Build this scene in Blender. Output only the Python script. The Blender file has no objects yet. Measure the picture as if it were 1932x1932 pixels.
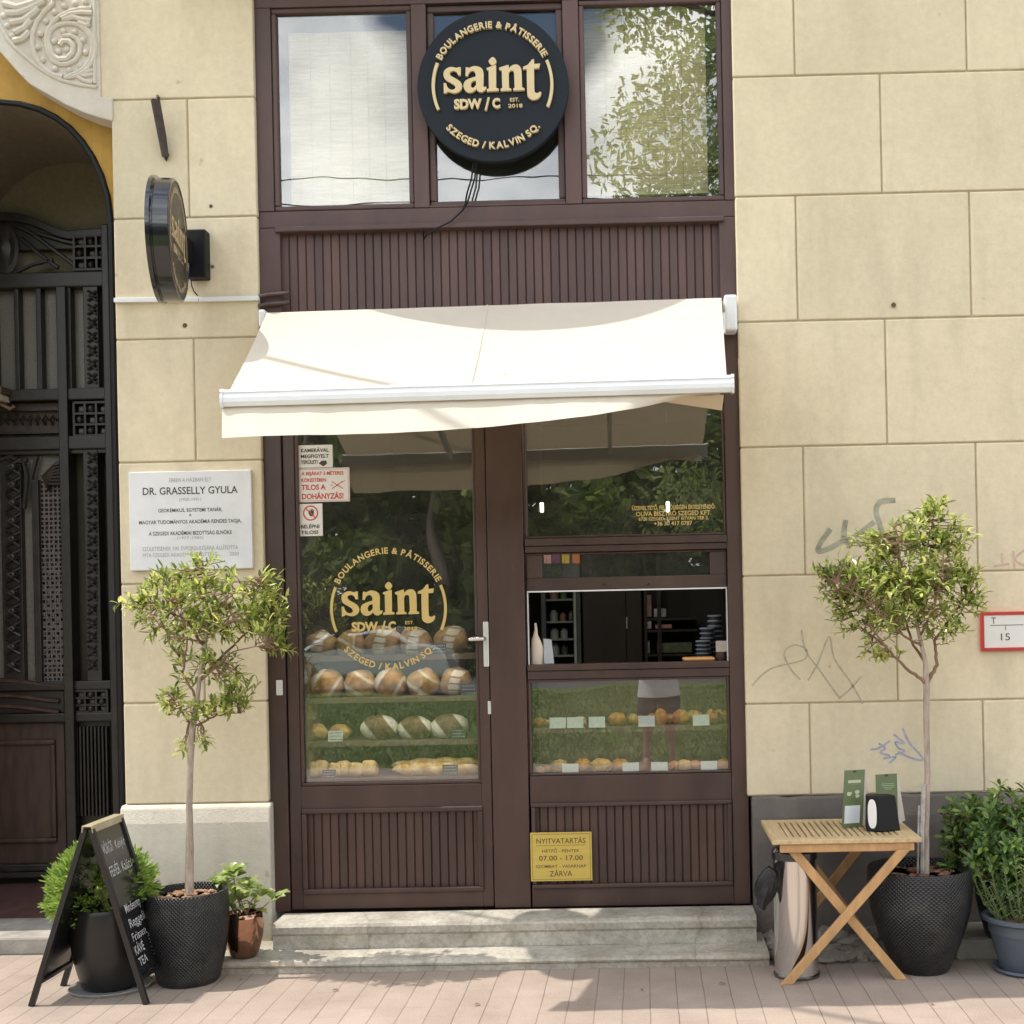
import bpy, math, random
from mathutils import Vector, Matrix, noise
C = bpy.context.scene.collection
sc = bpy.context.scene
rad = math.radians

# ------------------------------------------------------------------ camera, world, sun, exposure
FPX, DIST, EYE, YAW, ROLL = 2348.0, 6.22, 1.65, rad(0.8), 0.0205
PPX, PPY = 1182.0, 1160.0                       # principal point in a 1932 px wide picture
_R = Vector((math.cos(YAW), math.sin(YAW), 0)); _FW = Vector((-math.sin(YAW), math.cos(YAW), 0)); _Z = Vector((0, 0, 1))
_RC = _R*math.cos(ROLL) - _Z*math.sin(ROLL); _UC = _Z*math.cos(ROLL) + _R*math.sin(ROLL)
CAM = Vector((0, -DIST, EYE))
cd = bpy.data.cameras.new('camera'); cam = bpy.data.objects.new('camera', cd); C.objects.link(cam)
cd.sensor_width = 36; cd.lens = FPX/1932*36; cd.shift_x = (966-PPX)/1932; cd.shift_y = (PPY-966)/1932
cd.clip_start = 0.05; cd.clip_end = 500
cam.matrix_world = Matrix(((_RC.x, _UC.x, -_FW.x, CAM.x), (_RC.y, _UC.y, -_FW.y, CAM.y), (_RC.z, _UC.z, -_FW.z, CAM.z), (0, 0, 0, 1)))
sc.camera = cam

SUN_TRAVEL = Vector((0.535, 0.028, -1.0)).normalized()
w = bpy.data.worlds.new('World'); sc.world = w; w.use_nodes = True
nt = w.node_tree; N = nt.nodes; L = nt.links
bg = N['Background']; sky = N.new('ShaderNodeTexSky'); sky.sky_type = 'NISHITA'; sky.sun_disc = False
sky.sun_elevation = math.asin(-SUN_TRAVEL.z); sky.sun_rotation = rad(90) - math.atan2(-SUN_TRAVEL.y, -SUN_TRAVEL.x)
sky.air_density = 1.2; sky.dust_density = 1.0; sky.ozone_density = 1.5
tc = N.new('ShaderNodeTexCoord'); mp = N.new('ShaderNodeMapping'); mp.inputs['Scale'].default_value = (1, 1, 1.9); mp.inputs['Location'].default_value = (0.35, 0.1, 0.18)
nz = N.new('ShaderNodeTexNoise'); nz.inputs['Scale'].default_value = 2.3; nz.inputs['Detail'].default_value = 9; nz.inputs['Roughness'].default_value = 0.56
cr = N.new('ShaderNodeValToRGB'); cr.color_ramp.elements[0].position = 0.43; cr.color_ramp.elements[1].position = 0.53
mx = N.new('ShaderNodeMix'); mx.data_type = 'RGBA'
L.new(tc.outputs['Generated'], mp.inputs['Vector']); L.new(mp.outputs[0], nz.inputs['Vector']); acc = nz.outputs['Fac']
for dv, lo, hi, amt in (((-0.235, -0.92, 0.315), 0.984, 0.996, 0.25), ((0.03, -0.928, 0.371), 0.990, 0.998, 0.25), ((-0.105, -0.90, 0.435), 0.992, 0.998, -0.25)):   # cloud banks and a clear gap
    dn0 = N.new('ShaderNodeVectorMath'); dn0.operation = 'DOT_PRODUCT'; L.new(tc.outputs['Generated'], dn0.inputs[0]); dn0.inputs[1].default_value = Vector(dv).normalized()
    mr0 = N.new('ShaderNodeMapRange'); mr0.inputs['From Min'].default_value = lo; mr0.inputs['From Max'].default_value = hi; mr0.inputs['To Max'].default_value = amt; L.new(dn0.outputs['Value'], mr0.inputs['Value'])
    ad0 = N.new('ShaderNodeMath'); ad0.operation = 'ADD'; L.new(acc, ad0.inputs[0]); L.new(mr0.outputs[0], ad0.inputs[1]); acc = ad0.outputs[0]
L.new(acc, cr.inputs['Fac'])
L.new(cr.outputs['Color'], mx.inputs['Factor']); L.new(sky.outputs[0], mx.inputs['A']); nz2 = N.new('ShaderNodeTexNoise'); nz2.inputs['Scale'].default_value = 5.5; nz2.inputs['Detail'].default_value = 8; L.new(mp.outputs[0], nz2.inputs['Vector'])
cr2 = N.new('ShaderNodeValToRGB'); cr2.color_ramp.elements[0].position = 0.36; cr2.color_ramp.elements[1].position = 0.62; cr2.color_ramp.elements[0].color = (0.42, 0.45, 0.50, 1); L.new(nz2.outputs['Fac'], cr2.inputs['Fac'])
vm = N.new('ShaderNodeVectorMath'); vm.operation = 'SCALE'; vm.inputs['Scale'].default_value = 26.0; L.new(cr2.outputs['Color'], vm.inputs[0]); L.new(vm.outputs[0], mx.inputs['B'])
L.new(mx.outputs['Result'], bg.inputs['Color']); bg.inputs['Strength'].default_value = 0.11
sl = bpy.data.lights.new('sun', 'SUN'); sl.energy = 3.6; sl.angle = rad(0.53); sl.color = (1, 0.95, 0.86)
so = bpy.data.objects.new('sun', sl); C.objects.link(so); so.location = (-6, -2, 12); so.rotation_euler = SUN_TRAVEL.to_track_quat('-Z', 'Y').to_euler()
vs = sc.view_settings; vs.view_transform = 'Standard'; vs.look = 'None'; vs.exposure = 0.45; vs.gamma = 1.0
sc.cycles.max_bounces = 10; sc.cycles.transparent_max_bounces = 16; sc.cycles.caustics_reflective = False; sc.cycles.caustics_refractive = False
sc.cycles.sample_clamp_indirect = 6

# ------------------------------------------------------------------ helpers
def ray(u, v): return _FW + _RC*((u-PPX)/FPX) + _UC*((PPY-v)/FPX)
def P(u, v, Y=0.0):                               # photo pixel -> point on the vertical plane y = Y
    d = ray(u, v); return CAM + d*((Y+DIST)/d.y)
def G(u, v, z=0.0):                               # photo pixel -> point on the level plane z
    d = ray(u, v); return CAM + d*((z-EYE)/d.z)
WL = {}
def wl(o): return WL.get(o.name, Vector((0, 0, 0)))
def thing(name, label, cat, loc=(0, 0, 0), group=None, kind=None):
    o = bpy.data.objects.new(name, None); C.objects.link(o); o.location = loc; o.empty_display_size = 0.1
    WL[o.name] = Vector(loc); return tag(o, label, cat, group, kind)
def tag(o, label=None, cat=None, group=None, kind=None):
    if label: o['label'] = label
    if cat: o['category'] = cat
    if group: o['group'] = group
    if kind: o['kind'] = kind
    return o
class MB:
    def __init__(s): s.v = []; s.f = []; s.m = []
    def add(s, vs, fs, mi=0):
        n = len(s.v); s.v += [Vector(p) for p in vs]; s.f += [[n+i for i in f] for f in fs]; s.m += [mi]*len(fs); return s
    def box(s, x0, x1, y0, y1, z0, z1, mi=0):
        x0, x1 = min(x0, x1), max(x0, x1); y0, y1 = min(y0, y1), max(y0, y1); z0, z1 = min(z0, z1), max(z0, z1)
        return s.add([(x0,y0,z0),(x1,y0,z0),(x1,y1,z0),(x0,y1,z0),(x0,y0,z1),(x1,y0,z1),(x1,y1,z1),(x0,y1,z1)],
              [(0,3,2,1),(4,5,6,7),(0,1,5,4),(1,2,6,5),(2,3,7,6),(3,0,4,7)], mi)
    def bar(s, a, b, w, h, up=(0, 0, 1), mi=0):    # rectangular bar a->b
        a, b = Vector(a), Vector(b); d = (b-a).normalized(); r = d.cross(Vector(up)).normalized(); u = r.cross(d).normalized()
        vs = [p + r*sx*w/2 + u*sy*h/2 for p in (a, b) for sx, sy in ((-1,-1),(1,-1),(1,1),(-1,1))]
        return s.add(vs, [(3,2,1,0),(4,5,6,7),(0,1,5,4),(1,2,6,5),(2,3,7,6),(3,0,4,7)], mi)
    def tube(s, pts, rs, n=8, mi=0, caps=True):
        pts = [Vector(p) for p in pts]
        if not isinstance(rs, (list, tuple)): rs = [rs]*len(pts)
        base = len(s.v); ref = None
        for i, p in enumerate(pts):
            d = (pts[min(i+1, len(pts)-1)] - pts[max(i-1, 0)]).normalized()
            if ref is None: ref = Vector((1, 0, 0)) if abs(d.x) < 0.8 else Vector((0, 0, 1))
            r = (ref - d*ref.dot(d)).normalized(); u = d.cross(r); ref = r
            for k in range(n):
                a = 2*math.pi*k/n; s.v.append(p + (r*math.cos(a)+u*math.sin(a))*rs[i])
        for i in range(len(pts)-1):
            for k in range(n):
                s.f.append([base+i*n+k, base+i*n+(k+1)%n, base+(i+1)*n+(k+1)%n, base+(i+1)*n+k]); s.m.append(mi)
        if caps:
            s.f.append([base+k for k in range(n)][::-1]); s.m.append(mi)
            e = base+(len(pts)-1)*n; s.f.append([e+k for k in range(n)]); s.m.append(mi)
        return s
    def lathe(s, prof, n=32, c=(0, 0, 0), mi=0):
        base = len(s.v); c = Vector(c)
        for r, z in prof:
            for k in range(n):
                a = 2*math.pi*k/n; s.v.append(c+Vector((r*math.cos(a), r*math.sin(a), z)))
        for i in range(len(prof)-1):
            for k in range(n):
                s.f.append([base+i*n+k, base+i*n+(k+1)%n, base+(i+1)*n+(k+1)%n, base+(i+1)*n+k]); s.m.append(mi)
        if prof[0][0] > 1e-5: s.f.append([base+k for k in range(n)][::-1]); s.m.append(mi)
        if prof[-1][0] > 1e-5:
            e = base+(len(prof)-1)*n; s.f.append([e+k for k in range(n)]); s.m.append(mi)
        return s
    def prism(s, pts, d, mi=0):                    # closed polygon (3d points) extruded by vector d
        pts = [Vector(p) for p in pts]; d = Vector(d); n = len(pts)
        return s.add(pts+[p+d for p in pts], [list(range(n)), list(range(2*n-1, n-1, -1))] + [[i, i+n, (i+1)%n+n, (i+1)%n] for i in range(n)], mi)
    def blob(s, c, r, seed=0, amp=0.15, nu=14, nv=9, fr=2.2, mi=0):
        base = len(s.v); c = Vector(c)
        for j in range(nv+1):
            t = math.pi*j/nv
            for k in range(nu):
                a = 2*math.pi*k/nu; d = Vector((math.sin(t)*math.cos(a), math.sin(t)*math.sin(a), math.cos(t)))
                q = 1+amp*noise.noise(d*fr+Vector((seed*7.3, seed*3.1, seed)))
                s.v.append(c+Vector((d.x*r[0]*q, d.y*r[1]*q, d.z*r[2]*q)))
        for j in range(nv):
            for k in range(nu):
                s.f.append([base+(j+1)*nu+k, base+(j+1)*nu+(k+1)%nu, base+j*nu+(k+1)%nu, base+j*nu+k]); s.m.append(mi)
        return s
    def leaf(s, p, d, nrm, ln, wd, fold=0.12, curl=0.1, wide=0.5, mi=0):
        d = d.normalized(); r = d.cross(nrm)
        if r.length < 1e-4: r = d.cross(Vector((0.3, 0.9, 0.2)))
        r.normalize(); n = r.cross(d).normalized()
        c1 = p+d*ln*wide*0.6+n*ln*curl*0.3; c2 = p+d*ln*(wide+0.25)+n*ln*curl*0.2; t = p+d*ln-n*ln*curl
        l1 = c1+r*wd*0.42+n*wd*fold; l2 = c2+r*wd*0.40+n*wd*fold; r1 = c1-r*wd*0.42+n*wd*fold; r2 = c2-r*wd*0.40+n*wd*fold
        return s.add([p, c1, c2, t, l1, l2, r1, r2], [(0,1,4),(1,2,5,4),(2,3,5),(0,6,1),(1,6,7,2),(2,7,3)], mi)
    def build(s, name, mats, parent=None, loc=None, bevel=0, smooth=False, seg=2, sub=0):
        me = bpy.data.meshes.new(name)
        if parent is not None: off = wl(parent)
        elif loc is not None: off = Vector(loc)
        else:
            lo = [min(p[i] for p in s.v) for i in range(3)]; hi = [max(p[i] for p in s.v) for i in range(3)]
            off = Vector(((lo[0]+hi[0])/2, (lo[1]+hi[1])/2, lo[2]))
        me.from_pydata([tuple(p-off) for p in s.v], [], s.f)
        mats = mats if isinstance(mats, (list, tuple)) else [mats]
        for m_ in mats: me.materials.append(m_)
        if len(mats) > 1: me.polygons.foreach_set('material_index', s.m)
        if smooth: me.polygons.foreach_set('use_smooth', [True]*len(me.polygons))
        me.update(); o = bpy.data.objects.new(name, me); C.objects.link(o)
        if parent is not None: o.parent = parent
        else: o.location = off
        WL[o.name] = Vector(off)
        if bevel:
            b = o.modifiers.new('bevel', 'BEVEL'); b.width = bevel; b.segments = seg; b.limit_method = 'ANGLE'; b.angle_limit = rad(40)
            if seg > 1: b.harden_normals = False
        if sub:
            q = o.modifiers.new('sub', 'SUBSURF'); q.levels = sub; q.render_levels = sub
        if smooth and not sub:
            try: me.set_sharp_from_angle(angle=rad(40))
            except Exception: pass
        return o
rnd = random.Random(7)
def rv(r=rnd):
    while True:
        q = Vector((r.uniform(-1, 1), r.uniform(-1, 1), r.uniform(-1, 1)))
        if 0.05 < q.length < 1: return q.normalized()

# ------------------------------------------------------------------ materials
MATS = {}
def node_mat(name):
    m = bpy.data.materials.new(name); m.use_nodes = True; return m, m.node_tree.nodes, m.node_tree.links, m.node_tree.nodes['Principled BSDF']
def noise_node(Nn, Ll, scale, detail=4, rough=0.55, stretch=(1, 1, 1)):
    t = Nn.new('ShaderNodeTexCoord'); mpp = Nn.new('ShaderNodeMapping'); mpp.inputs['Scale'].default_value = stretch
    z = Nn.new('ShaderNodeTexNoise'); z.inputs['Scale'].default_value = scale; z.inputs['Detail'].default_value = detail; z.inputs['Roughness'].default_value = rough
    Ll.new(t.outputs['Object'], mpp.inputs['Vector']); Ll.new(mpp.outputs[0], z.inputs['Vector']); return z
def ramp(Nn, Ll, src, a, b, p0=0.35, p1=0.65):
    r = Nn.new('ShaderNodeValToRGB'); r.color_ramp.elements[0].position = p0; r.color_ramp.elements[1].position = p1
    r.color_ramp.elements[0].color = (*a, 1); r.color_ramp.elements[1].color = (*b, 1); Ll.new(src, r.inputs['Fac']); return r
def mixc(Nn, Ll, fac, a, b, mode='MIX'):
    m = Nn.new('ShaderNodeMix'); m.data_type = 'RGBA'; m.blend_type = mode
    for k, v_ in (('Factor', fac), ('A', a), ('B', b)):
        if isinstance(v_, (int, float)): m.inputs[k].default_value = v_
        elif isinstance(v_, tuple): m.inputs[k].default_value = (*v_, 1) if len(v_) == 3 else v_
        else: Ll.new(v_, m.inputs[k])
    return m.outputs['Result']
def bump(Nn, Ll, b, src, strength, dist=0.002):
    q = Nn.new('ShaderNodeBump'); q.inputs['Strength'].default_value = strength; q.inputs['Distance'].default_value = dist
    Ll.new(src, q.inputs['Height']); Ll.new(q.outputs[0], b.inputs['Normal']); return q
def M(name, col, rough=0.5, metal=0.0, var=0.12, vs_=9, bmp=0.0, bs=120, spec=0.5, stretch=(1, 1, 1), emit=0, coat=0, bd=0.002, trans=None):
    if name in MATS: return MATS[name]
    m, Nn, Ll, b = node_mat(name)
    if var:
        z = noise_node(Nn, Ll, vs_, 5, 0.6, stretch)
        r = ramp(Nn, Ll, z.outputs['Fac'], tuple(c*(1-var) for c in col), tuple(min(1, c*(1+var)) for c in col), 0.3, 0.7)
        Ll.new(r.outputs['Color'], b.inputs['Base Color'])
        rr = Nn.new('ShaderNodeMapRange'); rr.inputs['To Min'].default_value = max(0.02, rough-0.08); rr.inputs['To Max'].default_value = min(1, rough+0.1)
        Ll.new(z.outputs['Fac'], rr.inputs['Value']); Ll.new(rr.outputs[0], b.inputs['Roughness'])
    else: b.inputs['Base Color'].default_value = (*col, 1); b.inputs['Roughness'].default_value = rough
    b.inputs['Metallic'].default_value = metal; b.inputs['Specular IOR Level'].default_value = spec; b.inputs['Coat Weight'].default_value = coat
    if bmp: bump(Nn, Ll, b, noise_node(Nn, Ll, bs, 6, 0.6).outputs['Fac'], bmp, bd)
    if emit: b.inputs['Emission Color'].default_value = (*col, 1); b.inputs['Emission Strength'].default_value = emit
    MATS[name] = m; return m

def stucco(name, col, stain, grain=0.35, dirt=0.5, island=0.06):
    m, Nn, Ll, b = node_mat(name)
    big = noise_node(Nn, Ll, 1.3, 6, 0.62); streak = noise_node(Nn, Ll, 3.0, 5, 0.6, (1.6, 1, 0.35)); fine = noise_node(Nn, Ll, 26, 6, 0.65)
    g = Nn.new('ShaderNodeNewGeometry')
    c0 = ramp(Nn, Ll, g.outputs['Random Per Island'], tuple(c*(1-island) for c in col), tuple(c*(1+island) for c in col), 0, 1).outputs['Color']
    f1 = ramp(Nn, Ll, big.outputs['Fac'], (0, 0, 0), (dirt, dirt, dirt), 0.45, 0.75).outputs['Color']
    c1 = mixc(Nn, Ll, f1, c0, stain)
    f2 = ramp(Nn, Ll, streak.outputs['Fac'], (0, 0, 0), (dirt*0.7,)*3, 0.5, 0.8).outputs['Color']
    c2 = mixc(Nn, Ll, f2, c1, tuple(c*0.8 for c in stain))
    f3 = ramp(Nn, Ll, fine.outputs['Fac'], (0.93,)*3, (1.05,)*3, 0.3, 0.7).outputs['Color']
    c3 = mixc(Nn, Ll, 1.0, c2, f3, 'MULTIPLY')
    spot = noise_node(Nn, Ll, 9, 2, 0.5); f4 = ramp(Nn, Ll, spot.outputs['Fac'], (0, 0, 0), (0.55,)*3, 0.73, 0.78).outputs['Color']
    Ll.new(mixc(Nn, Ll, f4, c3, tuple(c*0.55 for c in stain)), b.inputs['Base Color']); b.inputs['Roughness'].default_value = 0.92; b.inputs['Specular IOR Level'].default_value = 0.2
    b2 = noise_node(Nn, Ll, 85, 8, 0.7); q = bump(Nn, Ll, b, b2.outputs['Fac'], grain, 0.004)
    b3 = noise_node(Nn, Ll, 7, 4, 0.5); q2 = Nn.new('ShaderNodeBump'); q2.inputs['Strength'].default_value = 0.35; q2.inputs['Distance'].default_value = 0.012
    Ll.new(b3.outputs['Fac'], q2.inputs['Height']); Ll.new(q2.outputs[0], q.inputs['Normal'])
    return m
m_wall = stucco('cream_render', (0.665, 0.575, 0.415), (0.55, 0.47, 0.33), 0.35, 0.75, 0.05)
m_plinth_light = stucco('pale_rough_render', (0.62, 0.57, 0.48), (0.48, 0.43, 0.35), 1.0, 0.6)
m_plinth_dark = stucco('dirty_grey_render', (0.125, 0.11, 0.10), (0.22, 0.19, 0.165), 0.8, 0.9)
m_ochre = stucco('ochre_paint', (0.46, 0.28, 0.075), (0.38, 0.24, 0.075), 0.2, 0.5)
m_stucco_white = stucco('white_stucco', (0.59, 0.55, 0.49), (0.50, 0.40, 0.28), 0.25, 0.6, 0.0)
m_rubble = stucco('rough_rubble_stone', (0.30, 0.27, 0.23), (0.15, 0.13, 0.11), 1.0, 1.0, 0.3)

def stone_mat():
    m, Nn, Ll, b = node_mat('worn_limestone')
    a = noise_node(Nn, Ll, 5, 7, 0.65); d = noise_node(Nn, Ll, 2.0, 6, 0.7, (0.6, 1, 2.5)); e = noise_node(Nn, Ll, 45, 5, 0.7)
    c = ramp(Nn, Ll, a.outputs['Fac'], (0.27, 0.245, 0.20), (0.47, 0.435, 0.37), 0.3, 0.65).outputs['Color']
    c = mixc(Nn, Ll, ramp(Nn, Ll, d.outputs['Fac'], (0, 0, 0), (0.75,)*3, 0.52, 0.7).outputs['Color'], c, (0.28, 0.22, 0.14))
    c = mixc(Nn, Ll, 1.0, c, ramp(Nn, Ll, e.outputs['Fac'], (0.72,)*3, (1.08,)*3, 0.3, 0.6).outputs['Color'], 'MULTIPLY')
    v = Nn.new('ShaderNodeTexVoronoi'); v.feature = 'DISTANCE_TO_EDGE'; v.inputs['Scale'].default_value = 0.9
    tcx = Nn.new('ShaderNodeTexCoord'); mpx = Nn.new('ShaderNodeMapping'); mpx.inputs['Scale'].default_value = (1, 0.3, 0.3); Ll.new(tcx.outputs['Object'], mpx.inputs['Vector'])
    wv = mixc(Nn, Ll, 0.12, mpx.outputs[0], a.outputs['Color']); Ll.new(wv, v.inputs['Vector'])
    c = mixc(Nn, Ll, ramp(Nn, Ll, v.outputs['Distance'], (0.45,)*3, (0, 0, 0), 0.001, 0.005).outputs['Color'], c, (0.12, 0.10, 0.07))
    Ll.new(c, b.inputs['Base Color']); b.inputs['Roughness'].default_value = 0.85
    bump(Nn, Ll, b, e.outputs['Fac'], 0.6, 0.006); return m
m_stone = stone_mat()

def paver_mat():
    m, Nn, Ll, b = node_mat('pink_brick_pavers')
    t = Nn.new('ShaderNodeTexCoord'); s = Nn.new('ShaderNodeSeparateXYZ'); cb = Nn.new('ShaderNodeCombineXYZ')
    Ll.new(t.outputs['Object'], s.inputs[0]); Ll.new(s.outputs['Y'], cb.inputs['X']); Ll.new(s.outputs['X'], cb.inputs['Y'])
    wob = noise_node(Nn, Ll, 3, 2); mw = mixc(Nn, Ll, 0.012, cb.outputs[0], wob.outputs['Color'], 'ADD')
    br = Nn.new('ShaderNodeTexBrick'); Ll.new(mw, br.inputs['Vector']); br.offset = 0.5; br.squash = 1
    br.inputs['Scale'].default_value = 1; br.inputs['Brick Width'].default_value = 0.235; br.inputs['Row Height'].default_value = 0.1165
    br.inputs['Mortar Size'].default_value = 0.0016; br.inputs['Mortar Smooth'].default_value = 0.4; br.inputs['Bias'].default_value = 0
    br.inputs['Color1'].default_value = (0.345, 0.275, 0.225, 1); br.inputs['Color2'].default_value = (0.32, 0.252, 0.205, 1); br.inputs['Mortar'].default_value = (0.26, 0.205, 0.165, 1)
    b2 = Nn.new('ShaderNodeTexBrick'); Ll.new(mw, b2.inputs['Vector']); b2.offset = 0.5
    b2.inputs['Scale'].default_value = 1; b2.inputs['Brick Width'].default_value = 400; b2.inputs['Row Height'].default_value = 0.1165; b2.inputs['Mortar Size'].default_value = 0.0026; b2.inputs['Mortar Smooth'].default_value = 0.2
    lnz = noise_node(Nn, Ll, 1.7, 3, 0.6); lf_ = ramp(Nn, Ll, lnz.outputs['Fac'], (0.45,)*3, (1,)*3, 0.38, 0.6)
    lm_ = Nn.new('ShaderNodeMath'); lm_.operation = 'MULTIPLY'; Ll.new(b2.outputs['Fac'], lm_.inputs[0]); Ll.new(lf_.outputs['Color'], lm_.inputs[1])
    brc = mixc(Nn, Ll, lm_.outputs[0], br.outputs['Color'], (0.15, 0.115, 0.088))
    d = noise_node(Nn, Ll, 2.2, 7, 0.65); c = mixc(Nn, Ll, 1.0, brc, ramp(Nn, Ll, d.outputs['Fac'], (0.80,)*3, (1.08,)*3, 0.3, 0.62).outputs['Color'], 'MULTIPLY')
    g = noise_node(Nn, Ll, 130, 4, 0.7); c = mixc(Nn, Ll, 1.0, c, ramp(Nn, Ll, g.outputs['Fac'], (0.85,)*3, (1.1,)*3, 0.35, 0.65).outputs['Color'], 'MULTIPLY')
    sp1 = noise_node(Nn, Ll, 7, 3, 0.5); c = mixc(Nn, Ll, ramp(Nn, Ll, sp1.outputs['Fac'], (0, 0, 0), (0.5,)*3, 0.70, 0.76).outputs['Color'], c, (0.16, 0.13, 0.105))
    sp2 = noise_node(Nn, Ll, 0.9, 6, 0.6); c = mixc(Nn, Ll, ramp(Nn, Ll, sp2.outputs['Fac'], (0, 0, 0), (0.35,)*3, 0.5, 0.7).outputs['Color'], c, (0.24, 0.195, 0.16))
    Ll.new(c, b.inputs['Base Color']); b.inputs['Roughness'].default_value = 0.85
    inv = Nn.new('ShaderNodeMath'); inv.operation = 'SUBTRACT'; inv.inputs[0].default_value = 1; Ll.new(b2.outputs['Fac'], inv.inputs[1])
    ad = Nn.new('ShaderNodeMath'); ad.operation = 'MULTIPLY_ADD'; ad.inputs[1].default_value = 0.25; Ll.new(g.outputs['Fac'], ad.inputs[0]); Ll.new(inv.outputs[0], ad.inputs[2])
    bump(Nn, Ll, b, ad.outputs[0], 0.5, 0.004); return m
m_paver = paver_mat()
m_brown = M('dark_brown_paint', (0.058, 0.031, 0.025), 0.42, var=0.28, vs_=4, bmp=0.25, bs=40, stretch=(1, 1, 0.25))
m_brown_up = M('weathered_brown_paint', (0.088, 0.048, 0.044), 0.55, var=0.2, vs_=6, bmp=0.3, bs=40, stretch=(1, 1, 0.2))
def age(m, scuff=(0.20, 0.13, 0.10), amt=0.5):
    Nn, Ll = m.node_tree.nodes, m.node_tree.links; b_ = Nn['Principled BSDF']; src = b_.inputs['Base Color'].links[0].from_socket; g = Nn.new('ShaderNodeNewGeometry')
    c = mixc(Nn, Ll, 1.0, src, ramp(Nn, Ll, g.outputs['Random Per Island'], (0.80, 0.82, 0.84), (1.16, 1.12, 1.10), 0, 1).outputs['Color'], 'MULTIPLY')
    z = noise_node(Nn, Ll, 34, 6, 0.7, (1, 1, 0.22)); c = mixc(Nn, Ll, ramp(Nn, Ll, z.outputs['Fac'], (0, 0, 0), (amt,)*3, 0.66, 0.74).outputs['Color'], c, scuff)
    z2 = noise_node(Nn, Ll, 1.6, 5, 0.6); c = mixc(Nn, Ll, ramp(Nn, Ll, z2.outputs['Fac'], (0, 0, 0), (0.30,)*3, 0.5, 0.75).outputs['Color'], c, tuple(k*0.62 for k in scuff)); Ll.new(c, b_.inputs['Base Color'])
age(m_brown, amt=0.35); age(m_brown_up, amt=0.45)
m_white_alu = M('white_powder_coat', (0.72, 0.73, 0.75), 0.35, var=0.03)
m_steel = M('polished_steel', (0.75, 0.74, 0.73), 0.09, 1.0, var=0.02)
m_satin = M('satin_aluminium', (0.62, 0.62, 0.61), 0.42, 0.6, var=0.05, vs_=30)
m_navy = M('dark_slate_panel', (0.011, 0.0155, 0.022), 0.62, var=0.08, vs_=40, spec=0.25)
m_black = M('black_plastic', (0.008, 0.008, 0.009), 0.5, var=0.05, spec=0.22)
m_black_gloss = M('black_gloss_metal', (0.012, 0.013, 0.017), 0.16, var=0.03, coat=0.6)
m_gold = M('pale_gold_letters', (0.64, 0.50, 0.28), 0.45, var=0.05)
m_goldvinyl = M('gold_vinyl', (0.62, 0.46, 0.17), 0.4, var=0.05)
m_brass = M('brushed_brass_plate', (0.56, 0.42, 0.10), 0.35, 0.35, var=0.08, vs_=30, stretch=(0.1, 1, 2))
m_ink = M('engraved_ink', (0.05, 0.045, 0.03), 0.6, var=0)
m_ink_gold = M('worn_ink', (0.10, 0.07, 0.02), 0.6, var=0)
m_redink = M('red_ink', (0.55, 0.045, 0.02), 0.5, var=0)
m_paper = M('white_sticker', (0.72, 0.70, 0.67), 0.45, var=0.03)
m_red = M('red_enamel', (0.42, 0.035, 0.03), 0.4, var=0.1)
m_teak = M('oiled_wood_light', (0.50, 0.37, 0.20), 0.55, var=0.2, vs_=10, bmp=0.2, bs=60, stretch=(6, 0.5, 6))
m_teak2 = M('oiled_wood_orange', (0.46, 0.265, 0.115), 0.5, var=0.2, vs_=9, bmp=0.2, bs=60, stretch=(3, 3, 0.7))
m_soil = M('bark_mulch', (0.20, 0.10, 0.06), 0.9, var=0.5, vs_=30, bmp=1, bs=60, bd=0.02)
m_terra = M('brown_floor_tiles', (0.085, 0.042, 0.036), 0.6, var=0.3, vs_=14)
m_kerb = M('grey_threshold_stone', (0.33, 0.30, 0.26), 0.85, var=0.3, vs_=6, bmp=0.6, bs=60, bd=0.005)
m_dark = M('dark_interior', (0.028, 0.025, 0.023), 0.7, var=0.2)
m_shelf = M('shop_shelf_wood', (0.16, 0.10, 0.07), 0.5, var=0.25, vs_=8, stretch=(0.3, 4, 4))

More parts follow.
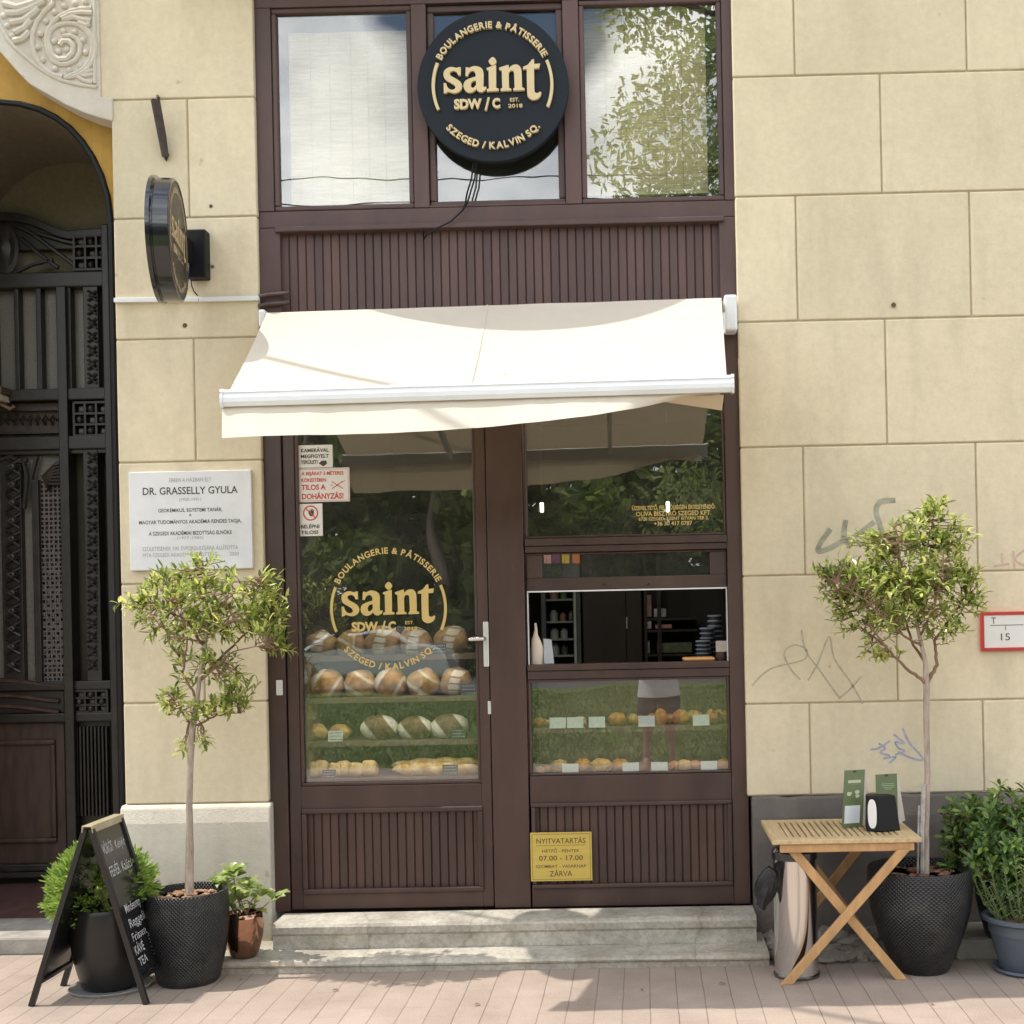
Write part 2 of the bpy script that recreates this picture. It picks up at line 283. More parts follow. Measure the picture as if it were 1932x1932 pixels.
def glass_mat(name, ior, tint=(0.93, 0.95, 0.94), wav=0.03, wscale=2.2):
    m = bpy.data.materials.new(name); m.use_nodes = True; Nn = m.node_tree.nodes; Ll = m.node_tree.links; Nn.remove(Nn['Principled BSDF'])
    tr = Nn.new('ShaderNodeBsdfTransparent'); tr.inputs[0].default_value = (*tint, 1); gl = Nn.new('ShaderNodeBsdfGlossy'); gl.inputs['Roughness'].default_value = 0.0
    mxs = Nn.new('ShaderNodeMixShader'); geo = Nn.new('ShaderNodeNewGeometry'); f0 = ((ior-1)/(ior+1))**2      # Schlick, the same from both sides of the thin pane
    def mt(op, a, b2=None, c2=None):
        k = Nn.new('ShaderNodeMath'); k.operation = op
        for i, v_ in enumerate((a, b2, c2)):
            if v_ is None: continue
            if isinstance(v_, (int, float)): k.inputs[i].default_value = v_
            else: Ll.new(v_, k.inputs[i])
        return k.outputs[0]
    dt = Nn.new('ShaderNodeVectorMath'); dt.operation = 'DOT_PRODUCT'; Ll.new(geo.outputs['Normal'], dt.inputs[0]); Ll.new(geo.outputs['Incoming'], dt.inputs[1])
    fre = mt('MULTIPLY_ADD', mt('POWER', mt('SUBTRACT', 1.0, mt('ABSOLUTE', dt.outputs['Value'])), 5.0), 1-f0, f0)
    z = noise_node(Nn, Ll, wscale, 2, 0.4); q = Nn.new('ShaderNodeBump'); q.inputs['Strength'].default_value = wav; q.inputs['Distance'].default_value = 0.03
    Ll.new(z.outputs['Fac'], q.inputs['Height']); Ll.new(q.outputs[0], gl.inputs['Normal'])
    gl.inputs['Color'].default_value = (1, 1, 1, 1)
    Ll.new(fre, mxs.inputs[0]); Ll.new(tr.outputs[0], mxs.inputs[1]); Ll.new(gl.outputs[0], mxs.inputs[2])
    df = Nn.new('ShaderNodeBsdfDiffuse'); df.inputs[0].default_value = (0.55, 0.53, 0.48, 1); ms2 = Nn.new('ShaderNodeMixShader'); dz = noise_node(Nn, Ll, 3.5, 6, 0.65)   # film of dust
    dr = Nn.new('ShaderNodeMapRange'); dr.inputs['From Min'].default_value = 0.3; dr.inputs['From Max'].default_value = 0.75; dr.inputs['To Min'].default_value = 0.008; dr.inputs['To Max'].default_value = 0.04; Ll.new(dz.outputs['Fac'], dr.inputs['Value'])
    Ll.new(dr.outputs[0], ms2.inputs[0]); Ll.new(mxs.outputs[0], ms2.inputs[1]); Ll.new(df.outputs[0], ms2.inputs[2]); Ll.new(ms2.outputs[0], Nn['Material Output'].inputs[0]); return m
m_glass = glass_mat('shop_glass', 1.92, wav=0.05)
m_glass_up = glass_mat('upper_window_glass', 2.0, wav=0.06, wscale=1.6)

def fabric_mat(name, col, tr=0.3):
    m, Nn, Ll, b = node_mat(name)
    z = noise_node(Nn, Ll, 14, 5, 0.6); c = ramp(Nn, Ll, z.outputs['Fac'], tuple(k*0.95 for k in col), col, 0.3, 0.7).outputs['Color']
    sp0 = noise_node(Nn, Ll, 11, 2, 0.5); c = mixc(Nn, Ll, ramp(Nn, Ll, sp0.outputs['Fac'], (0, 0, 0), (0.6,)*3, 0.755, 0.775).outputs['Color'], c, tuple(k*0.35 for k in col))
    st0 = noise_node(Nn, Ll, 2.4, 5, 0.65); c = mixc(Nn, Ll, ramp(Nn, Ll, st0.outputs['Fac'], (0, 0, 0), (0.35,)*3, 0.5, 0.75).outputs['Color'], c, tuple(k*0.82 for k in col))
    Ll.new(c, b.inputs['Base Color']); b.inputs['Roughness'].default_value = 0.9; b.inputs['Specular IOR Level'].default_value = 0.1
    t = Nn.new('ShaderNodeBsdfTranslucent'); t.inputs[0].default_value = (col[0], col[1]*0.85, col[2]*0.6, 1)
    mxs = Nn.new('ShaderNodeMixShader'); mxs.inputs[0].default_value = tr
    bump(Nn, Ll, b, noise_node(Nn, Ll, 420, 2).outputs['Fac'], 0.15, 0.001)
    Ll.new(b.outputs[0], mxs.inputs[1]); Ll.new(t.outputs[0], mxs.inputs[2]); Ll.new(mxs.outputs[0], Nn['Material Output'].inputs[0]); return m
m_fabric = fabric_mat('cream_awning_canvas', (0.72, 0.655, 0.55), 0.25)

def leaf_mat(name, a, b_, tr=0.35, rough=0.35, spec=0.5, mid=None):
    m, Nn, Ll, b = node_mat(name); g = Nn.new('ShaderNodeNewGeometry')
    r = ramp(Nn, Ll, g.outputs['Random Per Island'], a, b_, 0.05, 0.95)
    if mid: e = r.color_ramp.elements.new(0.6); e.color = (*mid, 1)
    Ll.new(r.outputs['Color'], b.inputs['Base Color']); b.inputs['Roughness'].default_value = rough; b.inputs['Specular IOR Level'].default_value = spec
    t = Nn.new('ShaderNodeBsdfTranslucent'); h = Nn.new('ShaderNodeHueSaturation'); h.inputs['Value'].default_value = 1.5; h.inputs['Hue'].default_value = 0.485
    Ll.new(r.outputs['Color'], h.inputs['Color']); Ll.new(h.outputs[0], t.inputs[0])
    mxs = Nn.new('ShaderNodeMixShader'); mxs.inputs[0].default_value = tr
    Ll.new(b.outputs[0], mxs.inputs[1]); Ll.new(t.outputs[0], mxs.inputs[2]); Ll.new(mxs.outputs[0], Nn['Material Output'].inputs[0]); return m
m_leaf_olive = leaf_mat('myrtle_leaves', (0.10, 0.15, 0.035), (0.60, 0.62, 0.22), 0.5, 0.25, 0.6, (0.34, 0.43, 0.10))
m_leaf_conifer = leaf_mat('conifer_sprays', (0.10, 0.20, 0.03), (0.36, 0.50, 0.11), 0.4, 0.5)
m_leaf_broad = leaf_mat('pale_broad_leaves', (0.16, 0.25, 0.07), (0.46, 0.54, 0.20), 0.45, 0.3)
m_leaf_bush = leaf_mat('glossy_green_leaves', (0.035, 0.085, 0.015), (0.19, 0.28, 0.05), 0.3, 0.28, 0.6, (0.08, 0.16, 0.025))
m_leaf_herb = leaf_mat('herb_leaves', (0.06, 0.11, 0.03), (0.20, 0.28, 0.09), 0.25, 0.5)
m_leaf_street = leaf_mat('street_tree_leaves', (0.10, 0.18, 0.045), (0.36, 0.42, 0.13), 0.5, 0.5)
m_bark = M('grey_brown_bark', (0.36, 0.29, 0.235), 0.85, var=0.35, vs_=40, bmp=0.7, bs=90, stretch=(1, 1, 0.3), bd=0.004)
m_twig = M('brown_twigs', (0.20, 0.12, 0.075), 0.8, var=0.3)

# ------------------------------------------------------------------ lettering
def _eval(ob):
    C.objects.link(ob); dg = bpy.context.evaluated_depsgraph_get(); e = ob.evaluated_get(dg); me = e.to_mesh()
    vs_ = [v.co.copy() for v in me.vertices]; fs = [list(p.vertices) for p in me.polygons]; e.to_mesh_clear()
    dat = ob.data; bpy.data.objects.remove(ob); bpy.data.curves.remove(dat); return vs_, fs
_TC = {}
def text2d(body, bold=0.0, ext=0.0):
    k = (body, bold, ext)
    if k not in _TC:
        cu = bpy.data.curves.new('t', 'FONT'); cu.body = body; cu.size = 1; cu.offset = bold; cu.extrude = ext; cu.resolution_u = 3
        vs_, fs = _eval(bpy.data.objects.new('t', cu)); xs = [v.x for v in vs_] or [0, 0.3]
        _TC[k] = (vs_, fs, min(xs), max(xs))
    return _TC[k]
def put(mb, vf, M4, mi=0): mb.add([M4 @ v for v in vf[0]], vf[1], mi)
FRONT = Matrix(((1, 0, 0, 0), (0, 0, -1, 0), (0, 1, 0, 0), (0, 0, 0, 1)))     # text plane -> facing -y
def line(mb, body, cx, z, y, h, width=None, align='C', bold=0.012, rot=0.0, mi=0, base=FRONT, ext=0.0):
    """one line of text: cap height h, optional total width, baseline at z"""
    vs_, fs, x0, x1 = text2d(body, bold, ext); s = h/0.69; sx = s if width is None else width/(x1-x0)
    dx = {'C': -(x0+x1)/2, 'L': -x0, 'R': -x1}[align]
    Mx = Matrix.Translation((cx, y, z)) @ base @ Matrix.Rotation(rot, 4, 'Z') @ Matrix.Diagonal((sx, s, s, 1)) @ Matrix.Translation((dx, 0, 0))
    put(mb, (vs_, fs), Mx, mi)
def cr_smooth(pts, n=5):                              # pts: (x, y) smooth or (x, y, 1) corner
    out = []; k = len(pts)
    for i in range(k):
        p1, p2 = pts[i], pts[(i+1) % k]; p0 = pts[i-1] if len(p1) == 2 else p1; p3 = pts[(i+2) % k] if len(p2) == 2 else p2
        for j in range(n):
            t = j/n; q = [0.5*((2*p1[a]) + (-p0[a]+p2[a])*t + (2*p0[a]-5*p1[a]+4*p2[a]-p3[a])*t*t + (-p0[a]+3*p1[a]-3*p2[a]+p3[a])*t**3) for a in (0, 1)]
            out.append(q)
    return out
def outline(polys, ext):
    cu = bpy.data.curves.new('o', 'CURVE'); cu.dimensions = '2D'; cu.fill_mode = 'BOTH'; cu.extrude = ext
    for pl in polys:
        sp = cu.splines.new('POLY'); sp.points.add(len(pl)-1); sp.use_cyclic_u = True
        for q, p in zip(sp.points, pl): q.co = (p[0], p[1], 0, 1)
    return _eval(bpy.data.objects.new('o', cu))
def logo(ext):
    """round bakery mark in a unit disc, traced letter by letter"""
    mb = MB(); cx, cy, R0 = 927.0, 955.0, 825.0; ca, sa = math.cos(0.022), math.sin(0.022)
    def un(p):
        x, y = (p[0]-cx)/R0, -(p[1]-cy)/R0; q = (x*ca+y*sa, -x*sa+y*ca); return (*q, 1) if len(p) == 3 else q
    k = 1
    S = [(575,760,k),(576,850,k),(548,850,k),(530,815),(495,800),(462,812),(456,836),(478,862),(525,887),(572,922),(592,965),(580,1008),(545,1036),(495,1045),(440,1030),(412,1046,k),(390,1046,k),(387,935,k),(415,935,k),(428,975),(455,1003),(490,1008),(517,990),(505,958),(462,930),(412,900),(387,855),(392,805),(428,770),(475,757),(528,768),(550,760,k)]
    A = [(628,858,k),(632,762,k),(655,762,k),(672,768),(725,748),(792,764),(826,812),(828,955),(836,980),(858,974,k),(862,994,k),(840,1020),(805,1036),(768,1026),(748,1000,k),(720,1028),(670,1041),(626,1017),(607,970),(620,920),(668,888),(740,866,k),(740,832),(722,806),(695,802),(668,822),(655,858,k)]
    Ah = [(745,905,k),(706,918),(688,952),(698,985),(722,984),(745,958,k)]
    I = [(863,770,k),(945,742,k),(966,740,k),(968,990,k),(996,1000,k),(996,1023,k),(866,1030,k),(866,1006,k),(888,995,k),(884,795,k),(863,790,k)]
    Dt = [(930,650),(971,697),(930,743),(884,697)]
    Nn_ = [(1001,768,k),(1085,740,k),(1104,738,k),(1108,775,k),(1150,740),(1205,736),(1240,772),(1249,830),(1254,985,k),(1281,995,k),(1281,1016,k),(1158,1021,k),(1158,998,k),(1172,990,k),(1166,835),(1152,803),(1124,803),(1106,828,k),(1110,990,k),(1136,1000,k),(1136,1019,k),(1017,1024,k),(1017,1000,k),(1036,992,k),(1030,800,k),(1001,790,k)]
    T = [(1385,675,k),(1388,728,k),(1452,724,k),(1440,776,k),(1386,779,k),(1390,1005),(1404,1045),(1430,1048),(1450,1034,k),(1466,1040,k),(1456,1082),(1420,1114),(1370,1123),(1326,1096),(1311,1040),(1305,783,k),(1262,786,k),(1268,757,k),(1318,735),(1362,680,k)]
    for grp in ([S], [A, Ah], [I], [Dt], [Nn_], [T]):
        vf = outline([cr_smooth([un(p) for p in g]) for g in grp], ext); mb.add(*vf)
    for a0, a1 in ((157, 203), (-23, 23)):
        o = [(0.815*math.cos(rad(a0+(a1-a0)*i/16)), 0.815*math.sin(rad(a0+(a1-a0)*i/16))) for i in range(17)]
        n_ = [(0.775*math.cos(rad(a1-(a1-a0)*i/16)), 0.775*math.sin(rad(a1-(a1-a0)*i/16))) for i in range(17)]
        mb.add(*outline([o+n_], ext))
    def arc(txt, rb, h, a0, a1, top):
        items = [(c, text2d(c, 0.03, ext/h*0.7) if c != ' ' else None) for c in txt]; s = h/0.69; gap = 0.13
        ws = [(it[1][3]-it[1][2]+gap) if it[1] else 0.32 for it in items]; tot = sum(ws)
        acc = 0
        for (c, vf), w_ in zip(items, ws):
            t = (acc+w_/2)/tot; acc += w_; a = rad(a0+(a1-a0)*t)
            if not vf: continue
            rot = a-math.pi/2 if top else a+math.pi/2
            Mx = Matrix.Translation((rb*math.cos(a), rb*math.sin(a), 0)) @ Matrix.Rotation(rot, 4, 'Z') @ Matrix.Diagonal((s, s, s, 1)) @ Matrix.Translation((-(vf[2]+vf[3])/2, 0, 0))
            put(mb, vf, Mx)
    arc('BOULANGERIE & PÂTISSERIE', 0.765, 0.082, 153, 27, True)
    arc('SZEGED / KALVIN SQ.', 0.85, 0.085, 221, 318, False)
    I4 = Matrix.Identity(4)
    line(mb, 'SDW', -0.335, 0, -0.305, 0.118, 0.37, 'C', 0.05, base=I4, ext=ext/0.17); line(mb, '/', -0.075, 0, -0.335, 0.16, 0.07, 'C', 0.02, base=I4, ext=ext/0.17)
    line(mb, 'C', 0.045, 0, -0.305, 0.118, 0.105, 'C', 0.05, base=I4, ext=ext/0.17)
    line(mb, 'EST.', 0.29, 0, -0.225, 0.045, 0.12, 'C', 0.01, base=I4, ext=ext/0.1); line(mb, '2018', 0.30, 0, -0.305, 0.045, 0.19, 'C', 0.01, base=I4, ext=ext/0.1)
    return mb

# ------------------------------------------------------------------ ground and street
def plane(name, x0, x1, y0, y1, z, mat, kind='structure'):
    o = MB().add([(x0,y0,z),(x1,y0,z),(x1,y1,z),(x0,y1,z)], [(0,1,2,3)]).build(name, mat, loc=(0, 0, z)); o['kind'] = kind; return o
m_ground = M('grey_earth', (0.16, 0.145, 0.12), 0.95, var=0.3, vs_=0.5)
m_road = M('asphalt', (0.11, 0.11, 0.115), 0.85, var=0.2, vs_=2, bmp=0.4, bs=90)
m_lawn = M('lawn_green', (0.115, 0.17, 0.035), 0.9, var=0.35, vs_=1.2)
plane('ground', -150, 150, -200, 60, -0.012, m_ground)
plane('pavement', -14, 14, -7.5, 0.0, 0.0, m_paver)
plane('road', -60, 60, -29, -22, -0.004, m_road)
plane('lawn', -40, 40, -22.1, -7.5, -0.002, m_lawn)
grass = MB(); rg = random.Random(3)
for i in range(36000):
    x, y = rg.uniform(-8, 8), -7.55-13*rg.random()**1.4; a = rg.uniform(0, 6.3); h = rg.uniform(0.03, 0.075); c, s_ = math.cos(a)*0.016, math.sin(a)*0.016
    grass.add([(x-c, y-s_, -0.002), (x+c, y+s_, -0.002), (x+rg.uniform(-.05, .05), y+rg.uniform(-.05, .05), h)], [(0, 1, 2)])
tag(grass.build('grass', leaf_mat('grass_blades', (0.09, 0.14, 0.03), (0.22, 0.28, 0.07), 0.3, 0.6), loc=(0, 0, 0)), 'mown green grass across the way from the shop', 'grass', kind='stuff')

# ------------------------------------------------------------------ facade measures (metres, wall plane y = 0)
YF = 0.03                                            # front of the shopfront joinery
def X(u, v=1100, Y=YF): return P(u, v, Y).x
def ZL(v, u=730, Y=YF): return P(u, v, Y).z          # heights read over the door
def ZR(v, u=1180, Y=YF): return P(u, v, Y).z         # heights read over the serving window
XFL, XFR = X(502), X(1404)                           # shopfront edges
XPL, XPR = P(222, 800).x, P(492, 800).x              # pillar edges
XWL = P(1402, 1100).x                                # left edge of the big wall
ZTOP = 8.6; ZSF = ZL(-22)                            # building top, shopfront top

b = thing('building', 'cream rendered corner building with block joints round a brown bakery front', 'building', (0, 0, 0))
def blocks(mb, x0, x1, zs, joints, y0=0.0, y1=0.16, g=0.0035):
    for i in range(len(zs)-1):
        xs = [x0]+[j for j in joints[i] if x0 < j < x1]+[x1]
        for k in range(len(xs)-1): mb.box(xs[k]+(g if k else 0), xs[k+1]-(g if k < len(xs)-2 else 0), y0, y1, zs[i]+g, zs[i+1]-g)
def zc(v, u=1600): return P(u, v).z
zr = [zc(1499), zc(1325), zc(1083), zc(840), zc(603), zc(366), zc(140)]
while zr[-1] < ZTOP-0.3: zr.append(zr[-1]+0.632)
def jx(*us, v=700): return [P(u, v).x for u in us]
jr = [jx(1529, 1856, v=1420), jx(1692, v=1200), jx(1517, 1843, v=960), jx(1672, v=725), jx(1503, 1831, v=490), jx(1662, v=250), jx(1498, 1823, v=60)]
for i, j in enumerate(jr):
    last = j[-1]
    while last < 6: last += 0.87; j.append(last)
while len(jr) < len(zr): jr.append([x+0.43*(len(jr) % 2) for x in jr[-2]])
mb = MB(); blocks(mb, XWL, 6.0, zr, jr); mb.build('wall', m_wall, b, bevel=0.007, seg=3)
zp = [P(370, v).z for v in (1516, 1325, 1100, 870, 638, 410, 185, -40)]
while zp[-1] < ZTOP-0.3: zp.append(zp[-1]+0.62)
jp = [[], jx(384, v=1200), [], jx(367, v=750), [], jx(355, v=300), []]+[[]]*10
mb = MB(); blocks(mb, XPL, XPR, zp[:7], jp); blocks(mb, P(187, 90).x, XPR, zp[6:], jp[6:]); o = mb.build('pillar', m_wall, b, bevel=0.007, seg=3); o['label'] = 'narrow cream pillar between gate and shop front'
m_joint = M('joint_mortar', (0.40, 0.33, 0.21), 0.95, var=0.2)
mb = MB(); mb.box(XWL+0.004, 6.0, 0.007, 0.25, zr[0], ZTOP); mb.box(XPL+0.004, XPR-0.004, 0.007, 0.25, zp[0], zp[6]); mb.box(P(187, 90).x+0.004, XPR-0.004, 0.007, 0.25, zp[6], ZTOP); mb.build('joint_backing', m_joint, b)
mb = MB(); mb.box(XPR-0.002, XWL+0.002, 0.0, 0.25, ZSF, ZTOP); mb.build('lintel_wall', m_wall, b, bevel=0.004)
# upper string course far above the picture
mb = MB(); mb.box(XPL-4, 6.0, -0.02, -0.002, ZTOP-0.6, ZTOP-0.35); mb.build('string_course', m_wall, b, bevel=0.01)
# unseen bowed slab, added so that its shadow falls on the awning
mb = MB(); bx0, bx1, bz = -2.42, -0.70, 5.02; arc_ = [(bx0+(bx1-bx0)*i/24, -0.40*math.sin(math.pi*i/24)**0.8-0.02) for i in range(25)]
mb.prism([Vector((x, y, bz)) for x, y in arc_]+[Vector((bx1, 0.1, bz)), Vector((bx0, 0.1, bz))], (0, 0, 0.16)); mb.build('shade_slab', m_stucco_white, b, bevel=0.012)
# plinths
mb = MB(); x0, x1, zt = P(231, 1600).x, P(514, 1600).x, P(370, 1517).z
mb.prism([(x0, -0.035, -0.01), (x0, -0.035, zt-0.09), (x0, -0.02, zt-0.015), (x0, 0.0, zt), (x0, 0.25, zt), (x0, 0.25, -0.01)], (x1-x0, 0, 0))
o = mb.build('plinth', m_plinth_light, b, bevel=0.008); o['label'] = 'pale rough plinth under the narrow pillar'
mb = MB(); x0, zt = P(1420, 1600).x, P(1600, 1500).z
nx = 60
for i in range(nx):
    xa, xb = x0+(6-x0)*i/nx, x0+(6-x0)*(i+1)/nx; dz = 0.012*noise.noise((i*0.7, 0, 0)); dz2 = 0.012*noise.noise(((i+1)*0.7, 0, 0))
    mb.add([(xa,-0.03,-0.01),(xb,-0.03,-0.01),(xb,-0.03,zt-0.1),(xa,-0.03,zt-0.1),(xb,-0.012,zt-0.012+dz2),(xa,-0.012,zt-0.012+dz),(xb,0.0,zt+dz2),(xa,0.0,zt+dz),(xb,0.2,zt+dz2),(xa,0.2,zt+dz)],
           [(0,1,2,3),(3,2,4,5),(5,4,6,7),(7,6,8,9)])
mb.add([(x0,-0.03,-0.01),(x0,-0.03,zt-0.1),(x0,-0.012,zt-0.012),(x0,0.2,zt),(x0,0.2,-0.01)], [(0,1,2,3,4)])
o = mb.build('plinth', m_plinth_dark, b); o['label'] = 'dirty dark grey plinth below the wide wall'
# broken rubble footing on the right
mb = MB(); rr = random.Random(12)
xa = P(1432, 1800).x
for i in range(330):
    t = rr.random(); x = xa+0.05+rr.random()**1.2*2.6; y = -rr.uniform(0.03, 0.36); h = 0.022+0.022*rr.random()+(0.02 if y > -0.15 else 0.0)
    mb.blob((x, y, 0.01+h*0.25), (rr.uniform(.03, .085), rr.uniform(.03, .07), h), i, 0.5, 8, 6, 1.6)
mb.box(xa+0.03, 6, -0.3, 0, -0.01, 0.02)
mb.build('rubble_footing', m_rubble, b)
m_slab = M('old_concrete', (0.30, 0.28, 0.24), 0.9, var=0.3, vs_=5, bmp=0.8, bs=40, bd=0.006)
mb = MB(); mb.box(P(1770, 1800).x, 6, -0.37, -0.035, -0.01, 0.10); mb.build('footing_ledge', m_slab, b, bevel=0.02)

# --- the gateway on the left: ochre recess wall with an arched opening, white stucco spandrel
XG0 = P(-420, 800).x; Y1 = 0.14
arch = [(0,193),(40,197),(75,207),(105,222),(132,242),(156,268),(176,298),(192,332),(204,372),(210,420)]
ctr = P(0, 400, Y1).x; ar = [P(u, v, Y1) for u, v in arch]; lft = [Vector((2*ctr-p.x, Y1, p.z)) for p in ar[::-1]][:-1]
pts = [Vector((2*ctr-ar[-1].x, Y1, 0.05))]+lft+ar+[Vector((ar[-1].x, Y1, 0.05))]
mb = MB()
for i in range(len(pts)-1):                          # wall strips from the arch line up to the soffit
    p, q = pts[i], pts[i+1]
    if abs(p.x-q.x) > 1e-4: mb.add([p, q, (q.x, Y1, ZTOP), (p.x, Y1, ZTOP)], [(0, 1, 2, 3)])
mb.add([(ar[-1].x, Y1, 0.0), (XPL+0.02, Y1, 0.0), (XPL+0.02, Y1, ZTOP), (ar[-1].x, Y1, ZTOP)], [(0, 1, 2, 3)])
xl = 2*ctr-ar[-1].x; mb.add([(xl-1.2, Y1, 0), (xl, Y1, 0), (xl, Y1, ZTOP), (xl-1.2, Y1, ZTOP)], [(0, 1, 2, 3)])
o = mb.build('gateway_wall', m_ochre, b); o['label'] = 'ochre painted wall with an arched gateway'
mb = MB(); mb.tube([p+Vector((0, -0.004, 0)) for p in pts], 0.016, 6); mb.build('gateway_edge', m_black, b, smooth=True)
mb = MB()
for i in range(len(pts)-1): mb.add([pts[i], pts[i+1], pts[i+1]+Vector((0, 0.9, 0)), pts[i]+Vector((0, 0.9, 0))], [(0, 1, 2, 3)])
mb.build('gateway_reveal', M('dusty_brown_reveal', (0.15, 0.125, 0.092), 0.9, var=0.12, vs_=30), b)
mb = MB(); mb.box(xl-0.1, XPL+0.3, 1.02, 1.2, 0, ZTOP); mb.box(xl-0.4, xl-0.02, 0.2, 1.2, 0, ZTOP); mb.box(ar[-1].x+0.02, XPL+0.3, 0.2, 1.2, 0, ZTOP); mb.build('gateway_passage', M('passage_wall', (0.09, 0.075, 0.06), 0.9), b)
# spandrel with volute relief
YS = -0.01
cv = [(-60,10),(-30,52),(0,98),(28,130),(55,158),(90,178),(125,198),(160,213),(188,222),(212,228)]
cp = [P(u, v, YS) for u, v in cv]
poly = cp+[Vector((P(212, 185, YS).x, YS, P(212, 185, YS).z)), Vector((P(190, 183, YS).x, YS, P(190, 183, YS).z)), Vector((P(186, 60, YS).x, YS, ZTOP)), Vector((cp[0].x, YS, ZTOP))]
mb = MB(); mb.prism(poly, (0, Y1-YS-0.004, 0)); o = mb.build('stucco_spandrel', m_stucco_white, b, bevel=0.006); o['label'] = 'white stucco spandrel with a scroll in relief'
def relief(pts_px, r, Y=YS, n=8, mb_=None):
    p3 = [P(u*0.8, v*0.8, Y) for u, v in pts_px]; mb_.tube(p3, r, n)
mb = MB(); S1 = 300/1811.0
def spiral(cx, cy, r0, r1, a0, a1, n=70): return [((cx+(r0+(r1-r0)*t/n)*math.cos(rad(a0+(a1-a0)*t/n)))*S1, (cy-(r0+(r1-r0)*t/n)*math.sin(rad(a0+(a1-a0)*t/n)))*S1) for t in range(n+1)]
relief([(760*S1, -60*S1), (900*S1, -25*S1)][::-1]+[(p[0]*S1, p[1]*S1) for p in [(760,60),(640,170),(530,320),(470,480),(465,640),(500,780),(560,900),(660,1010),(780,1075),(900,1095)]], 0.014, mb_=mb)
relief(spiral(985, 650, 460, 330, 262, 262+150), 0.013, mb_=mb)
relief([(p[0]*S1, p[1]*S1) for p in [(1310,120),(1150,130),(1000,165),(850,240),(740,350),(675,480),(660,620),(690,760),(760,870),(870,925),(980,915),(1080,860),(1140,760),(1150,640),(1100,550),(1010,510),(900,520)]], 0.014, mb_=mb)
relief([(p[0]*S1, p[1]*S1) for p in [(720,690),(690,560),(730,440),(830,360),(960,335),(1100,350),(1220,430),(1300,560),(1320,700),(1290,840),(1220,950),(1110,1040),(980,1085)]], 0.013, mb_=mb)
relief([(p[0]*S1, p[1]*S1) for p in [(700,640),(740,780),(840,850),(960,840),(1040,760),(1050,660),(990,590),(900,590),(860,650)]], 0.018, mb_=mb)
for q in ([(1300,300),(1200,290),(1050,250),(900,290)], [(1320,190),(1180,180),(1000,200),(880,270)], [(1290,340),(1240,370),(1120,330)]): relief([(a*S1, c*S1) for a, c in q], 0.016, mb_=mb)
for q in ([(60,60),(250,110),(420,60),(650,-20)], [(100,190),(280,190),(450,120),(640,20)], [(160,330),(330,300),(480,200),(560,120)], [(220,470),(360,400),(450,290)], [(200,590),(330,560),(430,460)]): relief([(a*S1, c*S1) for a, c in q], 0.020, mb_=mb)
for q in ([(1320,1180),(1200,1150),(1080,1080)], [(1330,1060),(1220,1080),(1120,1060)], [(1330,1000),(1260,1020),(1200,1050)]): relief([(a*S1, c*S1) for a, c in q], 0.011, mb_=mb)
for a, c in ((60,230),(120,370),(190,510),(1220,30),(1070,55),(920,95),(790,180),(660,310),(580,490),(550,680),(615,860),(790,985),(990,1010),(1150,940),(1225,755),(1185,580),(1070,460),(910,455),(780,595),(840,740),(960,715)):
    p = P(a*S1*0.8, c*S1*0.8, YS); mb.blob(p, (0.017, 0.016, 0.017), 0, 0, 10, 7)
relief([(p[0]*S1, p[1]*S1) for p in [(-60,220),(20,380),(110,560),(230,690),(400,840),(560,970),(720,1070),(900,1150),(1100,1205),(1380,1245)]], 0.010, mb_=mb)
relief([(1345*S1, -80*S1), (1345*S1, 500*S1), (1350*S1, 1190*S1)], 0.010, mb_=mb)
mb.build('scroll_relief', m_stucco_white, b, smooth=True)
# threshold and tiled floor of the gateway
mb = MB(); xr = P(232, 1750, 0.02).x; mb.box(xl-1.2, xr-0.003, 0.02, 0.44, -0.01, 0.085); mb.build('threshold', m_kerb, b, bevel=0.012)
mb = MB(); mb.add([(xl-1.2, 0.44, 0.083), (xr+0.4, 0.44, 0.083), (xr+0.4, 0.92, 0.17), (xl-1.2, 0.92, 0.17)], [(0, 1, 2, 3)]); mb.build('tiled_floor', m_terra, b)
# graffiti painted on the wall
def strokes(name, label, paths, r, mat):
    mb = MB()
    for pth in paths:
        p = [P(u, v, -0.0015) for u, v in cr_open(pth)]
        for i in range(len(p)-1):
            d = (p[i+1]-p[i]); 
            if d.length < 1e-6: continue
            n_ = Vector((-d.z, 0, d.x)).normalized()*r; e = d.normalized()*r*0.5
            mb.add([p[i]-n_-e, p[i+1]-n_+e, p[i+1]+n_+e, p[i]+n_-e], [(0, 1, 2, 3)])
            for q in mb.v[-4:]: q.y -= 0.00002*(i % 7)
    o = mb.build(name, mat, b); o['label'] = label; return o
def cr_open(pts, n=7):
    out = []
    for i in range(len(pts)-1):
        p0, p1, p2, p3 = pts[max(i-1, 0)], pts[i], pts[i+1], pts[min(i+2, len(pts)-1)]
        for j in range(n):
            t = j/n; out.append([0.5*(2*p1[a]+(-p0[a]+p2[a])*t+(2*p0[a]-5*p1[a]+4*p2[a]-p3[a])*t*t+(-p0[a]+3*p1[a]-3*p2[a]+p3[a])*t**3) for a in (0, 1)])
    out.append(pts[-1]); return out
def q1(pts): return [((1760+a/2.841)*0.8, (1120+c/2.841)*0.8) for a, c in pts]
m_gr_black = M('faded_black_spray', (0.32, 0.305, 0.225), 0.8, var=0.4, vs_=20); m_gr_blue = M('blue_marker', (0.33, 0.34, 0.43), 0.8, var=0.3, vs_=30)
m_gr_grey = M('grey_pencil', (0.43, 0.385, 0.28), 0.8, var=0.2, vs_=30); m_gr_pink = M('pink_marker', (0.52, 0.36, 0.30), 0.8, var=0.2, vs_=30)
